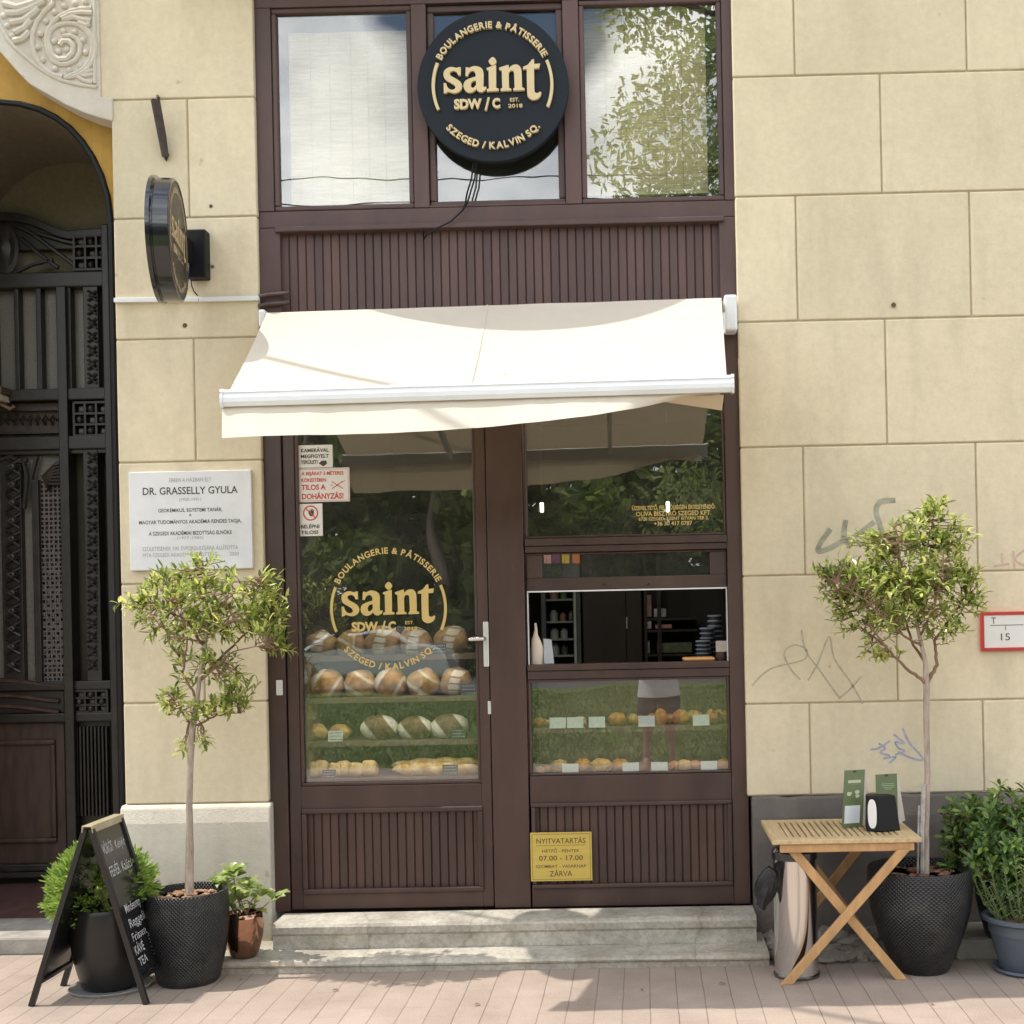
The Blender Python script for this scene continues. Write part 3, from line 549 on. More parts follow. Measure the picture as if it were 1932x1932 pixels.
strokes('graffiti', 'faded black spray scrawl behind the tree crown', [q1([(560,370),(500,450),(485,510),(560,490),(650,440),(720,420),(850,320)]), q1([(665,310),(655,380),(660,440)]), q1([(690,480),(680,440),(760,440),(820,460)]), q1([(990,170),(900,180),(870,240),(890,320),(920,420),(960,530)])], 0.013, m_gr_black)
strokes('graffiti', 'thin grey pencil scrawl beside the shop front', [q1([(40,1410),(160,1300),(380,1240),(400,1170),(320,1140),(255,1190),(290,1290),(360,1370)]), q1([(370,1040),(400,1180),(500,1320),(620,1490)]), q1([(415,1375),(480,1260),(555,1085),(590,1230),(700,1390),(780,1530)]), q1([(620,1500),(700,1430),(770,1350)])], 0.0042, m_gr_grey)
strokes('graffiti', 'blue marker scrawl above the wooden table', [q1([(835,1840),(890,1830),(960,1785)]), q1([(890,1800),(930,1830),(900,1860),(960,1880)]), q1([(990,1740),(1060,1800),(1000,1790),(1020,1830),(1060,1850),(1000,1875)]), q1([(1050,1700),(1090,1790),(1170,1880),(1180,1910),(1120,1900),(1020,1860)]), q1([(920,1900),(1000,1890),(960,1930)])], 0.0048, m_gr_blue)
strokes('graffiti', 'pink marker letters above the red framed sign', [[(1876,1068),(1903,1064)], [(1890,1045),(1892,1068)], [(1912,1040),(1914,1072)], [(1932,1038),(1915,1056),(1938,1070)], [(1950,1036),(1953,1070),(1972,1066)]], 0.005, m_gr_pink)

# ------------------------------------------------------------------ steps
def step(name, x0, x1, ypro, z0, z1, lip, parent, seed):
    h = z1-z0
    prof = [(0.0, z1), (ypro+0.03, z1), (ypro+0.008, z1-0.006), (ypro, z1-0.018), (ypro+0.003, z1-lip*0.8), (ypro+0.014, z1-lip), (ypro+0.016, z0), (0.0, z0)]
    mb = MB(); n = 46; m_ = len(prof)
    for i in range(n+1):
        x = x0+(x1-x0)*i/n
        for j, (y, z) in enumerate(prof):
            e = Vector((x*2.3, j*0.35, seed)); k = 0.007 if 1 <= j <= 5 else 0
            mb.v.append(Vector((x, y+k*noise.noise(e), z+(k*0.9*noise.noise(e*1.7) if j < 4 else 0))))
    for i in range(n):
        for j in range(m_-1): mb.f.append([i*m_+j, i*m_+j+1, (i+1)*m_+j+1, (i+1)*m_+j]); mb.m.append(0)
    mb.f.append(list(range(m_))); mb.m.append(0); mb.f.append([n*m_+j for j in range(m_)][::-1]); mb.m.append(0)
    return mb.build(name, m_stone, parent)
st = thing('doorstep', 'two worn limestone steps in front of the bakery door', 'steps', (0, -0.2, 0))
XS0, XS1 = P(512, 1750, -0.23).x, P(1428, 1750, -0.23).x
ZST = 0.187
step('step', XS0, XS1, -0.225, 0.060, ZST, 0.062, st, 2)
step('step', P(398, 1815, -0.42).x, P(1452, 1815, -0.42).x, -0.42, -0.01, 0.060, 0.034, st, 9)

# ------------------------------------------------------------------ shopfront
sf = thing('shopfront', 'dark brown wooden bakery front with door, serving window and transom panes', 'shopfront', ((XFL+XFR)/2, YF, ZST))
xj = dict(l0=X(502), l1=X(535), d0=X(537), g0=X(564), g1=X(894), d1=X(919), m0=X(921), m1=X(989), r0=X(992), rg0=X(993), rg1=X(1366), r1=X(1373), f1=XFR)
Z0 = ZST+0.001
BV = 0.003
def frame_part(name, boxes, parent, mat=None, bevel=BV, label=None):
    mb = MB()
    for b_ in boxes: mb.box(*b_)
    o = mb.build(name, mat or m_brown, parent, bevel=bevel)
    if label: o['label'] = label
    return o
zt0 = ZL(640, 950)                                   # underside of the panel frieze
zhead = ZL(742, 950)
YD = YF+0.012
frame_part('frame', [(xj['l0'], xj['l1'], YF, 0.16, Z0, zt0), (xj['m0'], xj['m1'], YF+0.004, 0.16, Z0, zhead), (xj['r1']+0.001, xj['f1'], YF, 0.16, Z0, zt0), (xj['l1']+0.001, xj['r1'], YF+0.002, 0.16, zhead, zt0)], sf)
def ring(mb, x0, x1, z0, z1, w_, y0, y1):            # moulded ring of four butt jointed strips
    mb.box(x0, x1, y0, y1, z0, z0+w_); mb.box(x0, x1, y0, y1, z1-w_, z1); mb.box(x0, x0+w_, y0, y1, z0+w_, z1-w_); mb.box(x1-w_, x1, y0, y1, z0+w_, z1-w_)
def beadboard(name, x0, x1, z0, z1, y, parent, mat, pitch=0.0425):
    n = max(1, round((x1-x0)/pitch)); pw = (x1-x0)/n; mb = MB(); r_ = random.Random(int(x0*100)+5)
    for i in range(n):
        a, c = x0+i*pw, x0+(i+1)*pw; dy = r_.uniform(0, 0.0012); g = 0.0045
        prof = [(a+0.0008, y+0.008), (a+g, y+dy), (c-g, y+dy), (c-0.0008, y+0.008)]
        k = len(mb.v)
        for z in (z0, z1): mb.v += [Vector((px, py, z)) for px, py in prof]
        for j in range(3): mb.f.append([k+j, k+j+1, k+4+j+1, k+4+j]); mb.m.append(0)
    mb.add([(x0, y+0.009, z0), (x1, y+0.009, z0), (x1, y+0.009, z1), (x0, y+0.009, z1)], [(0, 1, 2, 3)])
    return mb.build(name, mat, parent)
def pane(name, x0, x1, z0, z1, y, parent, mat):
    return MB().box(x0, x1, y, y+0.004, z0, z1).build(name, mat, parent)
# door
d = MB()
zb = [Z0+0.006, ZL(1683), ZL(1672), ZL(1537), ZL(1526), ZL(1482), ZL(1470)]
x0, x1, gx0, gx1 = xj['d0'], xj['d1'], xj['g0'], xj['g1']
d.box(x0, gx0-0.0155, YD, YD+0.045, zb[0], zhead-0.003); d.box(gx1+0.0155, x1, YD, YD+0.045, zb[0], zhead-0.003)
d.box(gx0-0.0154, gx1+0.0154, YD+0.001, YD+0.045, zb[0], zb[1]+0.004); d.box(gx0-0.0154, gx1+0.0154, YD+0.001, YD+0.045, zb[4]-0.004, zb[5])
door = d.build('door', m_brown, sf, bevel=BV)
mb = MB(); ring(mb, gx0-0.012, gx1+0.02, zb[1]-0.006, zb[4]+0.006, 0.026, YD-0.014, YD+0.006); mb.build('panel_moulding', m_brown, door, bevel=0.006, seg=3)
beadboard('bead_panel', gx0-0.0, gx1+0.01, zb[1], zb[4], YD+0.014, door, m_brown)
mb = MB(); ring(mb, gx0-0.0153, gx1+0.0153, zb[5]+0.001, zhead-0.004, 0.016, YD+0.006, YD+0.03); mb.build('glazing_bead', m_brown, door, bevel=0.004)
pane('glass', gx0-0.002, gx1+0.002, zb[5]+0.006, zhead-0.006, YD+0.032, door, m_glass)
YG = YD+0.0305                                       # just in front of the door glass
mb = MB(); px, pz = X(917, 1200), ZL(1225, 917)
mb.box(X(911.5, 1215), X(922, 1215), YD-0.007, YD, ZL(1258, 917), ZL(1173, 917)); mb.build('handle_plate', m_satin, door, bevel=0.004)
mb = MB(); hz = ZL(1205, 905); mb.tube([(X(912), YD-0.005, hz), (X(912), YD-0.045, hz)], 0.011, 12); mb.tube([(X(912)+0.003, YD-0.045, hz), (X(905), YD-0.047, hz), (X(884), YD-0.047, hz-0.002)], [0.0115, 0.0115, 0.009], 12); mb.build('handle', m_steel, door, smooth=True)
mb = MB(); mb.box(X(915), X(923.5), YD-0.006, YD, ZL(1348, 919), ZL(1323, 919)); mb.build('lock_plate', m_satin, door, bevel=0.005, seg=3)
mb = MB(); mb.box(X(517.5), X(530), YF-0.008, YF, ZL(1312, 525), ZL(1283, 525)); o = mb.build('bell_plate', m_satin, sf, bevel=0.007, seg=3)
lg = logo(0.004); mb = MB(); ctr_ = P(733, 1148, YG); rL = 136*(ctr_.y+DIST)/FPX
for f_, base_ in ((1, 0),): put(mb, (lg.v, lg.f), Matrix.Translation((ctr_.x, YG-0.001, ctr_.z)) @ FRONT @ Matrix.Diagonal((rL, rL, rL*0.05, 1)))
o = mb.build('gold_lettering', m_goldvinyl, door); o['label'] = 'round gold vinyl lettering on the door glass'
# right hand unit
r0, r1 = xj['r0'], xj['r1']
zz = dict(bot=Z0, p0=ZR(1690), p1=ZR(1514), lo0=ZR(1466), lg0=ZR(1460), lg1=ZR(1279), si0=ZR(1276), si1=ZR(1252), ha=ZR(1112), sb=ZR(1089), sg1=ZR(1040), tr0=ZR(1036), ug0=ZR(1011), ug1=zhead)
for b_ in [(r0, r1, YF+0.006, 0.12, zz['bot'], ZR(1668)), (r0, r1, YF+0.006, 0.12, ZR(1520), ZR(1462)), (r0, r1, YF+0.004, 0.12, ZR(1279), ZR(1263)), (r0, r1, YF-0.006, 0.12, ZR(1262.5), ZR(1251)),
                            (r0, r1, YF+0.004, 0.12, ZR(1039), ZR(1027)), (r0, r1, YF-0.008, 0.12, ZR(1026.5), ZR(1013))]: frame_part('rail', [b_], sf)
mb = MB(); ring(mb, r0+0.004, r1-0.002, ZR(1674), ZR(1512), 0.022, YF-0.01, YF+0.005); mb.build('panel_moulding', m_brown, sf, bevel=0.006, seg=3)
beadboard('bead_panel', r0+0.002, r1-0.002, ZR(1668), ZR(1520), YF+0.016, sf, m_brown)
def window(name, gx0, gx1, gz0, gz1, yg, mat_g, w_=0.014, label=None, yfr=None):
    mb = MB(); ring(mb, gx0, gx1, gz0, gz1, w_, (yfr or YF+0.012), yg+0.0); o = mb.build(name, m_brown, sf, bevel=0.004)
    pane('glass', gx0+w_-0.003, gx1-w_+0.003, gz0+w_-0.003, gz1-w_+0.003, yg+0.001, o, mat_g)
    if label: o['label'] = label
    return o
wu = window('window', r0+0.001, r1-0.001, ZR(1012.5), zhead-0.001, YF+0.04, m_glass, 0.012, 'upper pane of the serving window with gold small print')
gx0_, gx1_, gz0_, gz1_ = r0+0.001, r1-0.001, ZR(1111), ZR(1039.5); mb = MB(); ya_, yb2 = YF+0.03, YF+0.05
mb.box(gx0_, gx1_, ya_, yb2, gz0_, ZR(1087)); mb.box(gx0_, gx1_, ya_, yb2, ZR(1043), gz1_); mb.box(gx0_, X(1022), ya_, yb2, ZR(1087), ZR(1043)); mb.box(X(1341), gx1_, ya_, yb2, ZR(1087), ZR(1043))
wm = mb.build('window', m_brown, sf, bevel=0.004); wm['label'] = 'narrow raised sash above the serving hatch'; pane('glass', X(1020), X(1343), ZR(1089), ZR(1041), YF+0.0505, wm, m_glass)
wl_ = window('window', r0+0.001, r1-0.001, ZR(1461.5), ZR(1279.5), YF+0.04, m_glass, 0.012, 'lower display pane with pastries behind')
mb = MB(); mb.box(r0+0.002, r1-0.002, YF+0.027, YF+0.05, ZR(1114), ZR(1111.3)); mb.box(r0+0.002, r0+0.008, YF+0.03, YF+0.05, ZR(1251), ZR(1114.3)); mb.box(r1-0.008, r1-0.002, YF+0.03, YF+0.05, ZR(1251), ZR(1114.3)); mb.build('sash_track', m_white_alu, sf)
for u in (1139, 1223): MB().tube([(X(u), YF+0.03, ZR(1102, u)), (X(u), YF+0.018, ZR(1102, u))], 0.0055, 10).build('sash_knob', m_steel, wm, smooth=True)
mb = MB(); yt = YF+0.0405
for t_, v, h, w_, m_ in (('ÜZEMELTETŐ, FELELŐSSÉGÉN ÉRTESÍTENDŐ:', 961, 0.020, 157, 0), ('OLIVA BISZTRÓ SZEGED KFT.', 972.5, 0.022, 142, 0), ('6720 SZEGED, SZENT ISTVÁN TÉR 2.', 981, 0.016, 132, 0), ('+36 30 417 0787', 991, 0.020, 72, 0)):
    p = P(1271 if w_ != 72 else 1270, v, yt); line(mb, t_, p.x, p.z, yt-0.001, h, w_*(yt+DIST)/FPX, 'C', 0.02)
mb.build('gold_lettering', m_goldvinyl, wu)
# upper part: frieze panel, rail, transom windows
zf0, zf1 = zt0+0.001, ZL(425, 950)
mb = MB(); UB = [X(480, 0), X(523, 190), X(768, 190), X(808, 190), X(1062, 190), X(1098, 190), X(1352, 190), X(1396, 700)]
XU = XFL, XFR
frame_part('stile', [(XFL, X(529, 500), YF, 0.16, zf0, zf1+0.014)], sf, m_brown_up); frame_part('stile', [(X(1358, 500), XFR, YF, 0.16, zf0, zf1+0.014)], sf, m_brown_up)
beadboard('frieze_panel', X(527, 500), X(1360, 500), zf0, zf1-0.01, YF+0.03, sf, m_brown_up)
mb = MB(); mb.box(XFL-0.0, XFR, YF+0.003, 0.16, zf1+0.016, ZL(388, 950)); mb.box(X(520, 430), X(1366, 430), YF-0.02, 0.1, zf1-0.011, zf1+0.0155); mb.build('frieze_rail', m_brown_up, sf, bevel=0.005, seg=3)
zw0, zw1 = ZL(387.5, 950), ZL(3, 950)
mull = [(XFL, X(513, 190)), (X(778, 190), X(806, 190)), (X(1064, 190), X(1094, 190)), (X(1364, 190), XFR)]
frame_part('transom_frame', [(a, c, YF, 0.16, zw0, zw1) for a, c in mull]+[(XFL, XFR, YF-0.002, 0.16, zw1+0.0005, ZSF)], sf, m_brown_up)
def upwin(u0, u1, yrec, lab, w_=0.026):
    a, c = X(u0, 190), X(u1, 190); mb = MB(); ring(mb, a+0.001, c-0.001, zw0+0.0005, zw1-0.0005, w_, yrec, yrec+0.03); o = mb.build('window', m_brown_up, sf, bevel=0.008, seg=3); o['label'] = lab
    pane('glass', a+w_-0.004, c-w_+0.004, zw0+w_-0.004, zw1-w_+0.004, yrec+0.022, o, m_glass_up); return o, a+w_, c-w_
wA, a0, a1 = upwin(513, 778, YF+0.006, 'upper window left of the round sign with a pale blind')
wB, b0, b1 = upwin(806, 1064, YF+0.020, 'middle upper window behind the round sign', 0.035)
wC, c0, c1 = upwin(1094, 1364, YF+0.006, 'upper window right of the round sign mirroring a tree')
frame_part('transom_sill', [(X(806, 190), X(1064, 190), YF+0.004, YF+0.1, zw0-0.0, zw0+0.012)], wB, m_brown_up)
def blind(parent, x0, x1, z0, z1, y):
    mb = MB(); z = z0
    while z < z1: mb.box(x0, x1, y, y+0.003, z, min(z+0.0125, z1)); z += 0.0135
    for t in (0.18, 0.34, 0.52, 0.66, 0.8): xx = x0+(x1-x0)*t; mb.box(xx-0.001, xx+0.001, y-0.002, y-0.0003, z0, z1, 1)
    o = mb.build('blind', [M('bamboo_blind', (0.56, 0.44, 0.245), 0.8, var=0.25, vs_=40, stretch=(0.2, 1, 3)), M('blind_cord', (0.30, 0.24, 0.15), 0.8)], parent); return o
blind(wA, a0+0.028, a1-0.015, zw0+0.026+0.045, zw1-0.07, YF+0.13)
blind(wC, c0-0.01, c1-0.05, zw0+0.026+0.055, zw1, YF+0.13)

# shop room behind
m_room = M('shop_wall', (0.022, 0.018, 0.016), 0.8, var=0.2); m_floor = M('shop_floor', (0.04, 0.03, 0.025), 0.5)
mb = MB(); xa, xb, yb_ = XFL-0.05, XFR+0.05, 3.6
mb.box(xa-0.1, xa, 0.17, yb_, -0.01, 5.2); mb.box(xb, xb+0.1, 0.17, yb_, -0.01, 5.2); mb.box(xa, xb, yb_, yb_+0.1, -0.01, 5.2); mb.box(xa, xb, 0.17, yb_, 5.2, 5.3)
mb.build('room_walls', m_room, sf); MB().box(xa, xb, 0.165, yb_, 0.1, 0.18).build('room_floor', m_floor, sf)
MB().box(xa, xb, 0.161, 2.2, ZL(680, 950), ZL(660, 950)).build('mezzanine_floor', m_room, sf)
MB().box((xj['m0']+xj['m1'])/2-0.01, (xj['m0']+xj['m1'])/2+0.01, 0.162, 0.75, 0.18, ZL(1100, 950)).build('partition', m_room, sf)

# ------------------------------------------------------------------ awning
YA0, YA1 = -0.07, -0.97
tl, tr = P(503, 590, YA0), P(1361, 562, YA0); fl, fr = P(432, 739, YA1-0.004), P(1371, 711, YA1-0.004)
aw = thing('awning', 'cream canvas folding awning with white front bar over the bakery door', 'awning', ((tl.x+tr.x)/2, YF, tl.z))
mb = MB(); nu, nv = 40, 14
for j in range(nv+1):
    t = j/nv; a = tl.lerp(fl, t); c = tr.lerp(fr, t)
    for i in range(nu+1):
        s_ = i/nu; p = a.lerp(c, s_); sag = -0.022*math.sin(math.pi*t)*(0.6+0.4*math.sin(math.pi*s_)) + 0.0025*noise.noise((s_*9, t*3, 1))
        mb.v.append(p+Vector((0, 0, sag)))
for j in range(nv):
    for i in range(nu): k = j*(nu+1)+i; mb.f.append([k, k+1, k+nu+2, k+nu+1]); mb.m.append(0)
mb.build('canopy', m_fabric, aw, smooth=True)
mb = MB(); 
for j in range(nv):                                   # sewn seam in the canvas
    q = []
    for t in (j/nv, (j+1)/nv):
        p = tl.lerp(fl, t).lerp(tr.lerp(fr, t), 0.487); sg = -0.022*math.sin(math.pi*t)*1.0; q.append(p+Vector((0, -0.002, sg+0.0035)))
    mb.add([q[0]+Vector((-0.004, 0, 0)), q[0]+Vector((0.004, 0, 0)), q[1]+Vector((0.004, 0, 0)), q[1]+Vector((-0.004, 0, 0))], [(0, 1, 2, 3)])
mb.build('seam', m_fabric, aw)
bl, br_ = P(424, 752, YA1-0.02), P(1379, 724, YA1-0.02); bd_ = (br_-bl).normalized(); bh = 33*(YA1-0.02+DIST)/FPX
mb = MB(); prof = [(0, bh/2), (-0.018, bh/2-0.003), (-0.024, bh/2-0.014), (-0.020, bh/2-0.020), (-0.026, 0.0), (-0.026, -bh/2+0.018), (-0.016, -bh/2), (0.022, -bh/2+0.002), (0.024, bh/2-0.01)]
mb.prism([bl+Vector((0, y, z)) for y, z in prof], br_-bl); mb.build('front_bar', m_white_alu, aw)
for e, dxs in ((bl, -1), (br_, 1)): 
    mb = MB(); mb.prism([e+Vector((dxs*0.0005, y*1.15, z*1.1)) for y, z in prof], bd_*0.012*dxs); mb.build('end_cap', m_white_alu, aw)
vb = cr_open([(418,826),(470,824),(540,821),(640,819),(760,816),(880,808),(1000,797),(1100,786),(1180,772),(1250,756),(1310,744),(1360,738)], 5)
mb = MB(); n = len(vb)
rows = 7
for i, (u, v) in enumerate(vb):
    s_ = i/(n-1); top = bl.lerp(br_, (u-424)/(1379-424))+Vector((0, 0.004, -bh/2+0.006)); full = 0.150
    kick = 0.105*max(0.0, min(1.0, (1.0-s_)*2.2))
    pb = P(u, v, YA1-0.02-kick); drop = max(0.004, top.z-pb.z); yin = 0.5*math.sqrt(max(0, full**2-min(drop+kick, full)**2))*max(0.0, s_-0.45)*1.6
    for r_ in range(rows+1):
        t = r_/rows; zz_ = top.z-drop*(t**0.95); yy = top.y - kick*t + yin*t*t + (0.007*math.sin(u*0.021+1)+0.004*math.sin(u*0.063))*t + 0.004*noise.noise((u*0.03, t, 3))
        mb.v.append(Vector((top.x+(pb.x-top.x)*t, yy, zz_)))
for i in range(n-1):
    for r_ in range(rows): k = i*(rows+1)+r_; mb.f.append([k, k+rows+1, k+rows+2, k+1]); mb.m.append(0)
mb.build('valance', m_fabric, aw, smooth=True)
# curled up right end of the valance seen from below
mb = MB(); pts = []
for i in range(13):
    t = i/12; u = 1232+(1366-1232)*t; e = bl.lerp(br_, (u-424)/(1379-424))+Vector((0, 0.02, -bh/2+0.0))
    w_ = 0.012+0.05*t; pts.append((e+Vector((0, 0.004, -0.004-0.006*(1-t))), e+Vector((0, 0.05+0.09*t, -w_*0.75-0.002))))
for i in range(12): mb.add([pts[i][0], pts[i+1][0], pts[i+1][1], pts[i][1]], [(0, 1, 2, 3)])
mb.build('valance_curl', m_fabric, aw, smooth=True)
mb = MB(); mb.tube([tl+Vector((0, 0.03, -0.035)), tr+Vector((0.0, 0.03, -0.035))], 0.036, 16); mb.build('roller', m_white_alu, aw, smooth=True)
for u0, u1, v0, v1, k in ((1366, 1389, 560, 628, 1), (494, 506, 588, 622, 0)):
    mb = MB(); a, c = P(u0, v1, -0.03), P(u1, v0, -0.03); mb.box(a.x, c.x, -0.085, YF-0.001, a.z, c.z); mb.build('wall_bracket', m_white_alu, aw, bevel=0.012, seg=3)
mb = MB(); p = P(1376, 600, -0.1); mb.tube([p+Vector((-0.03, 0.02, 0.03)), p+Vector((-0.03, 0.02, -0.07))], 0.012, 10); mb.build('gear_box', m_white_alu, aw, smooth=True)
for sx in (0, 1):                                     # folding arms under the canvas
    a = (tl if sx == 0 else tr)+Vector((0.12 if sx == 0 else -0.12, 0.02, -0.10)); e = (fl if sx == 0 else fr)+Vector((0.62 if sx == 0 else -0.55, 0.02, -0.03)); el = a.lerp(e, 0.45)+Vector((0.28 if sx == 0 else -0.25, -0.06, -0.01))
    mb = MB(); mb.bar(a, el, 0.03, 0.045); mb.bar(el, e, 0.028, 0.04); mb.tube([el+Vector((0, 0, -0.028)), el+Vector((0, 0, 0.028))], 0.024, 12); mb.build('folding_arm', m_white_alu, aw, bevel=0.004)

# ------------------------------------------------------------------ round sign over the windows
YSG = -0.032; cS = P(930, 163, YSG); rS = 143*(YSG+DIST)/FPX
rs = thing('round_sign', 'large round dark sign with pale gold letters above the awning', 'sign', (cS.x, YF, cS.z))
rxm = Matrix.Rotation(rad(90), 4, 'X')
def disc(prof, c, n=72, M4=None):
    mb = MB(); mb.lathe(prof, n); mx_ = Matrix.Translation(c) @ (M4 or rxm); mb.v = [mx_ @ v for v in mb.v]; return mb
disc([(rS*0.90, -(YF-0.003-YSG)), (rS*0.90, -0.036), (rS*0.98, -0.034), (rS*0.98, -0.0005)], cS).build('drum', m_black, rs, smooth=True)
disc([(rS, -0.03), (rS, 0.0), (rS-0.004, 0.004), (0.0, 0.004)], cS).build('face', m_navy, rs, smooth=True)
put_m = Matrix.Translation((cS.x, YSG-0.011, cS.z)) @ FRONT @ Matrix.Diagonal((rS*0.985, rS*0.985, rS*1.3, 1))
lg2 = logo(0.02); mb = MB(); put(mb, (lg2.v, lg2.f), put_m)
mb.build('lettering', m_gold, rs)
cb_ = thing('sign_cable', 'thin black double cable hanging below the round sign', 'cable', (P(895, 318, -0.1).x, 0, P(895, 318).z))
for off in (0, 6):
    pts_ = [P(u+off*(1 if i < 3 else (0.5 if i < 4 else 0)), v, y) for i, (u, v, y) in enumerate([(893,308,0.0),(890,335,-0.002),(881,365,-0.005),(878,385,0.0),(872,398,0.006),(850,418,-0.004),(826,430,-0.026),(806,442,-0.025),(799,452,0.035)])]
    MB().tube(pts_, 0.0045, 6).build('cable_strand', m_black, cb_, smooth=True)

# ------------------------------------------------------------------ projecting sign on the pillar
ang = rad(11.0); e_ = Vector((math.sin(ang), -math.cos(ang), 0)); nrm = Vector((math.cos(ang), math.sin(ang), 0))
far = P(356.5, 455, -0.11); far.z = P(335, 470, -0.26).z; rP = 0.281; cP = far+e_*rP
psn = thing('projecting_sign', 'round black double sided sign standing out from the narrow pillar', 'sign', (cP.x, 0, cP.z))
B3 = Matrix(((e_.x, 0, nrm.x, 0), (e_.y, 0, nrm.y, 0), (0, 1, 0, 0), (0, 0, 0, 1)))   # x along e_, y up, z = face normal
TH = 0.072
disc([(rP-0.004, -TH), (rP, -TH+0.003), (rP, -0.003), (rP-0.004, 0.0), (rP-0.012, 0.0), (rP-0.013, -0.004)], cP, M4=B3).build('drum', m_black_gloss, psn, smooth=True)
disc([(rP+0.010, -TH-0.028), (rP+0.010, -TH-0.010), (rP-0.012, -TH-0.010), (rP-0.012, -TH-0.001)], cP, M4=B3).build('back_drum', m_black_gloss, psn, smooth=True)
m_psface = M('bronze_grey_panel', (0.15, 0.125, 0.092), 0.3, var=0.04)
disc([(rP-0.0128, -0.0035), (0.0, -0.0035)], cP, M4=B3).build('face', m_psface, psn)
disc([(rP-0.001, -TH-0.029), (0.0, -TH-0.029)], cP, M4=B3).build('face', m_psface, psn)
mb = MB(); fl_ = Matrix.Diagonal((-1, 1, 1, 1)); Mx = Matrix.Translation(cP-nrm*0.0015) @ B3 @ Matrix.Diagonal((-rP, rP, rP*0.1, 1)); put(mb, (lg.v, lg.f), Mx); mb.build('lettering', M('dull_gold_letters', (0.56, 0.42, 0.25), 0.5, var=0), psn)
mb = MB(); q0, q1_ = P(351, 524, -0.07), P(387, 432, -0.07); mb.box(q0.x, q1_.x, -0.075, -0.001, q0.z, q1_.z); mb.box(q0.x, q0.x+0.04, far.y-0.05, -0.0755, q0.z+0.06, q1_.z-0.06); mb.build('bracket_box', m_black, psn, bevel=0.006)
mb = MB(); mb.tube([P(u, v, y) for u, v, y in [(360,526,-0.03),(362,540,-0.014),(366,550,-0.01),(373,558,-0.008)]], 0.003, 6); mb.build('wire', m_black, psn)
tk = MB(); a, c = P(216, 567, -0.012), P(489, 563, -0.012)
for aa, cc in ((a, P(375, 565.5, -0.012)), (P(376.5, 565.5, -0.012), c)): tk.bar(aa, cc, 0.022, 0.022, (0, 0, 1))
tag(tk.build('cable_duct', m_white_alu, bevel=0.002), 'thin white cable duct running across the narrow pillar', 'cable duct')
c2 = MB()
for v, dv in ((556, 0), (570, 4)): c2.tube([P(488, v+4+dv, -0.002), P(505, v+dv, 0.012), P(530, v-2+dv, 0.012), P(546, v-4+dv, YF-0.01)], 0.011, 8)
tag(c2.build('duct_pipe', m_brown, smooth=True), 'two short dark brown pipes beside the left end of the awning', 'pipe')
fp = thing('flag_holder', 'rusty brown iron tube for a flagpole high on the narrow pillar', 'flag holder', P(310, 300, 0))
MB().tube([P(312, 296, -0.018), P(306, 258, -0.045), P(293, 188, -0.10)], [0.017, 0.021, 0.0225], 14).build('tube', M('rusty_iron', (0.055, 0.038, 0.035), 0.7, var=0.4, vs_=30, bmp=0.6), fp, smooth=True)
MB().tube([P(293, 188.4, -0.1004), P(293, 187.2, -0.101)], 0.015, 12).build('opening', M('hole_black', (0.004, 0.004, 0.004), 0.9, var=0), fp)
mb = MB(); mb.prism([P(308, 288, -0.012), P(318, 290, -0.012), P(314, 304, -0.004), P(310, 300, -0.004)], (0, 0.014, 0)); mb.tube([P(299, 185, -0.02), P(297, 181, -0.01)], 0.008, 8); mb.build('bracket', MATS['rusty_iron'], fp)
scr = 0
for u, v in ((398, 389), (401, 503), (1686, 575), (349, 614)):
    o = MB().tube([P(u, v, 0.004), P(u, v, -0.012 if scr == 2 else -0.004)], 0.009 if scr < 2 else 0.012, 8).build('wall_plug', M('old_plug', (0.12, 0.085, 0.04), 0.8), smooth=True)
    tag(o, ['small wall plug above the sign bracket on the narrow pillar', 'small wall plug beside the sign bracket on the narrow pillar', 'short rusty stub in the wide wall right of the awning', 'worn stub under the white cable duct'][scr], 'wall plug', 'fixings left in the wall'); scr += 1

# ------------------------------------------------------------------ marble plaque
YPQ = -0.024; pl0, pl1 = P(246, 1077, YPQ), P(473, 886, YPQ)
pq = thing('plaque', 'white marble memorial plaque with dark engraved lines', 'plaque', ((pl0.x+pl1.x)/2, 0, pl0.z))
m_marble = M('white_marble', (0.66, 0.66, 0.67), 0.35, var=0.07, vs_=7)
MB().box(pl0.x, pl1.x, YPQ, -0.001, pl0.z, pl1.z).build('slab', m_marble, pq, bevel=0.003)
mb = MB(); mb2 = MB(); sc_ = (YPQ+DIST)/FPX
for t_, v, h, w_, k in (('EBBEN A HÁZBAN ÉLT', 909, 7.5, 80, 1), ('DR. GRASSELLY GYULA', 932, 13.5, 181, 0), ('(1920-1991)', 945, 6, 42, 1), ('GEOKÉMIKUS, EGYETEMI TANÁR,', 965.5, 6.6, 122, 0), ('A', 974, 5, 5, 0), ('MAGYAR TUDOMÁNYOS AKADÉMIA RENDES TAGJA,', 987.5, 6.8, 195, 0), ('A SZEGEDI AKADÉMIAI BIZOTTSÁG ELNÖKE', 1009, 7, 158, 0), ('(1977-1985)', 1017, 5, 50, 1), ('SZÜLETÉSÉNEK 100. ÉVFORDULÓJÁRA ÁLLÍTOTTA', 1038, 7.5, 182, 1), ('MTA SZEGEDI AKADÉMIAI BIZOTTSÁG', 1050, 7, 142, 1), ('2020', 1048, 7, 17, 1)):
    u = 359 if t_ != '2020' else 442
    if t_.startswith('MTA'): u = 340
    p = P(u, v, YPQ); line(mb2 if k else mb, t_, p.x, p.z, YPQ-0.0008, h*sc_, w_*sc_, 'C', 0.014 if not k else 0.0)
mb.build('lettering', m_ink, pq); mb2.build('lettering', M('faint_engraving', (0.30, 0.30, 0.30), 0.6, var=0), pq)

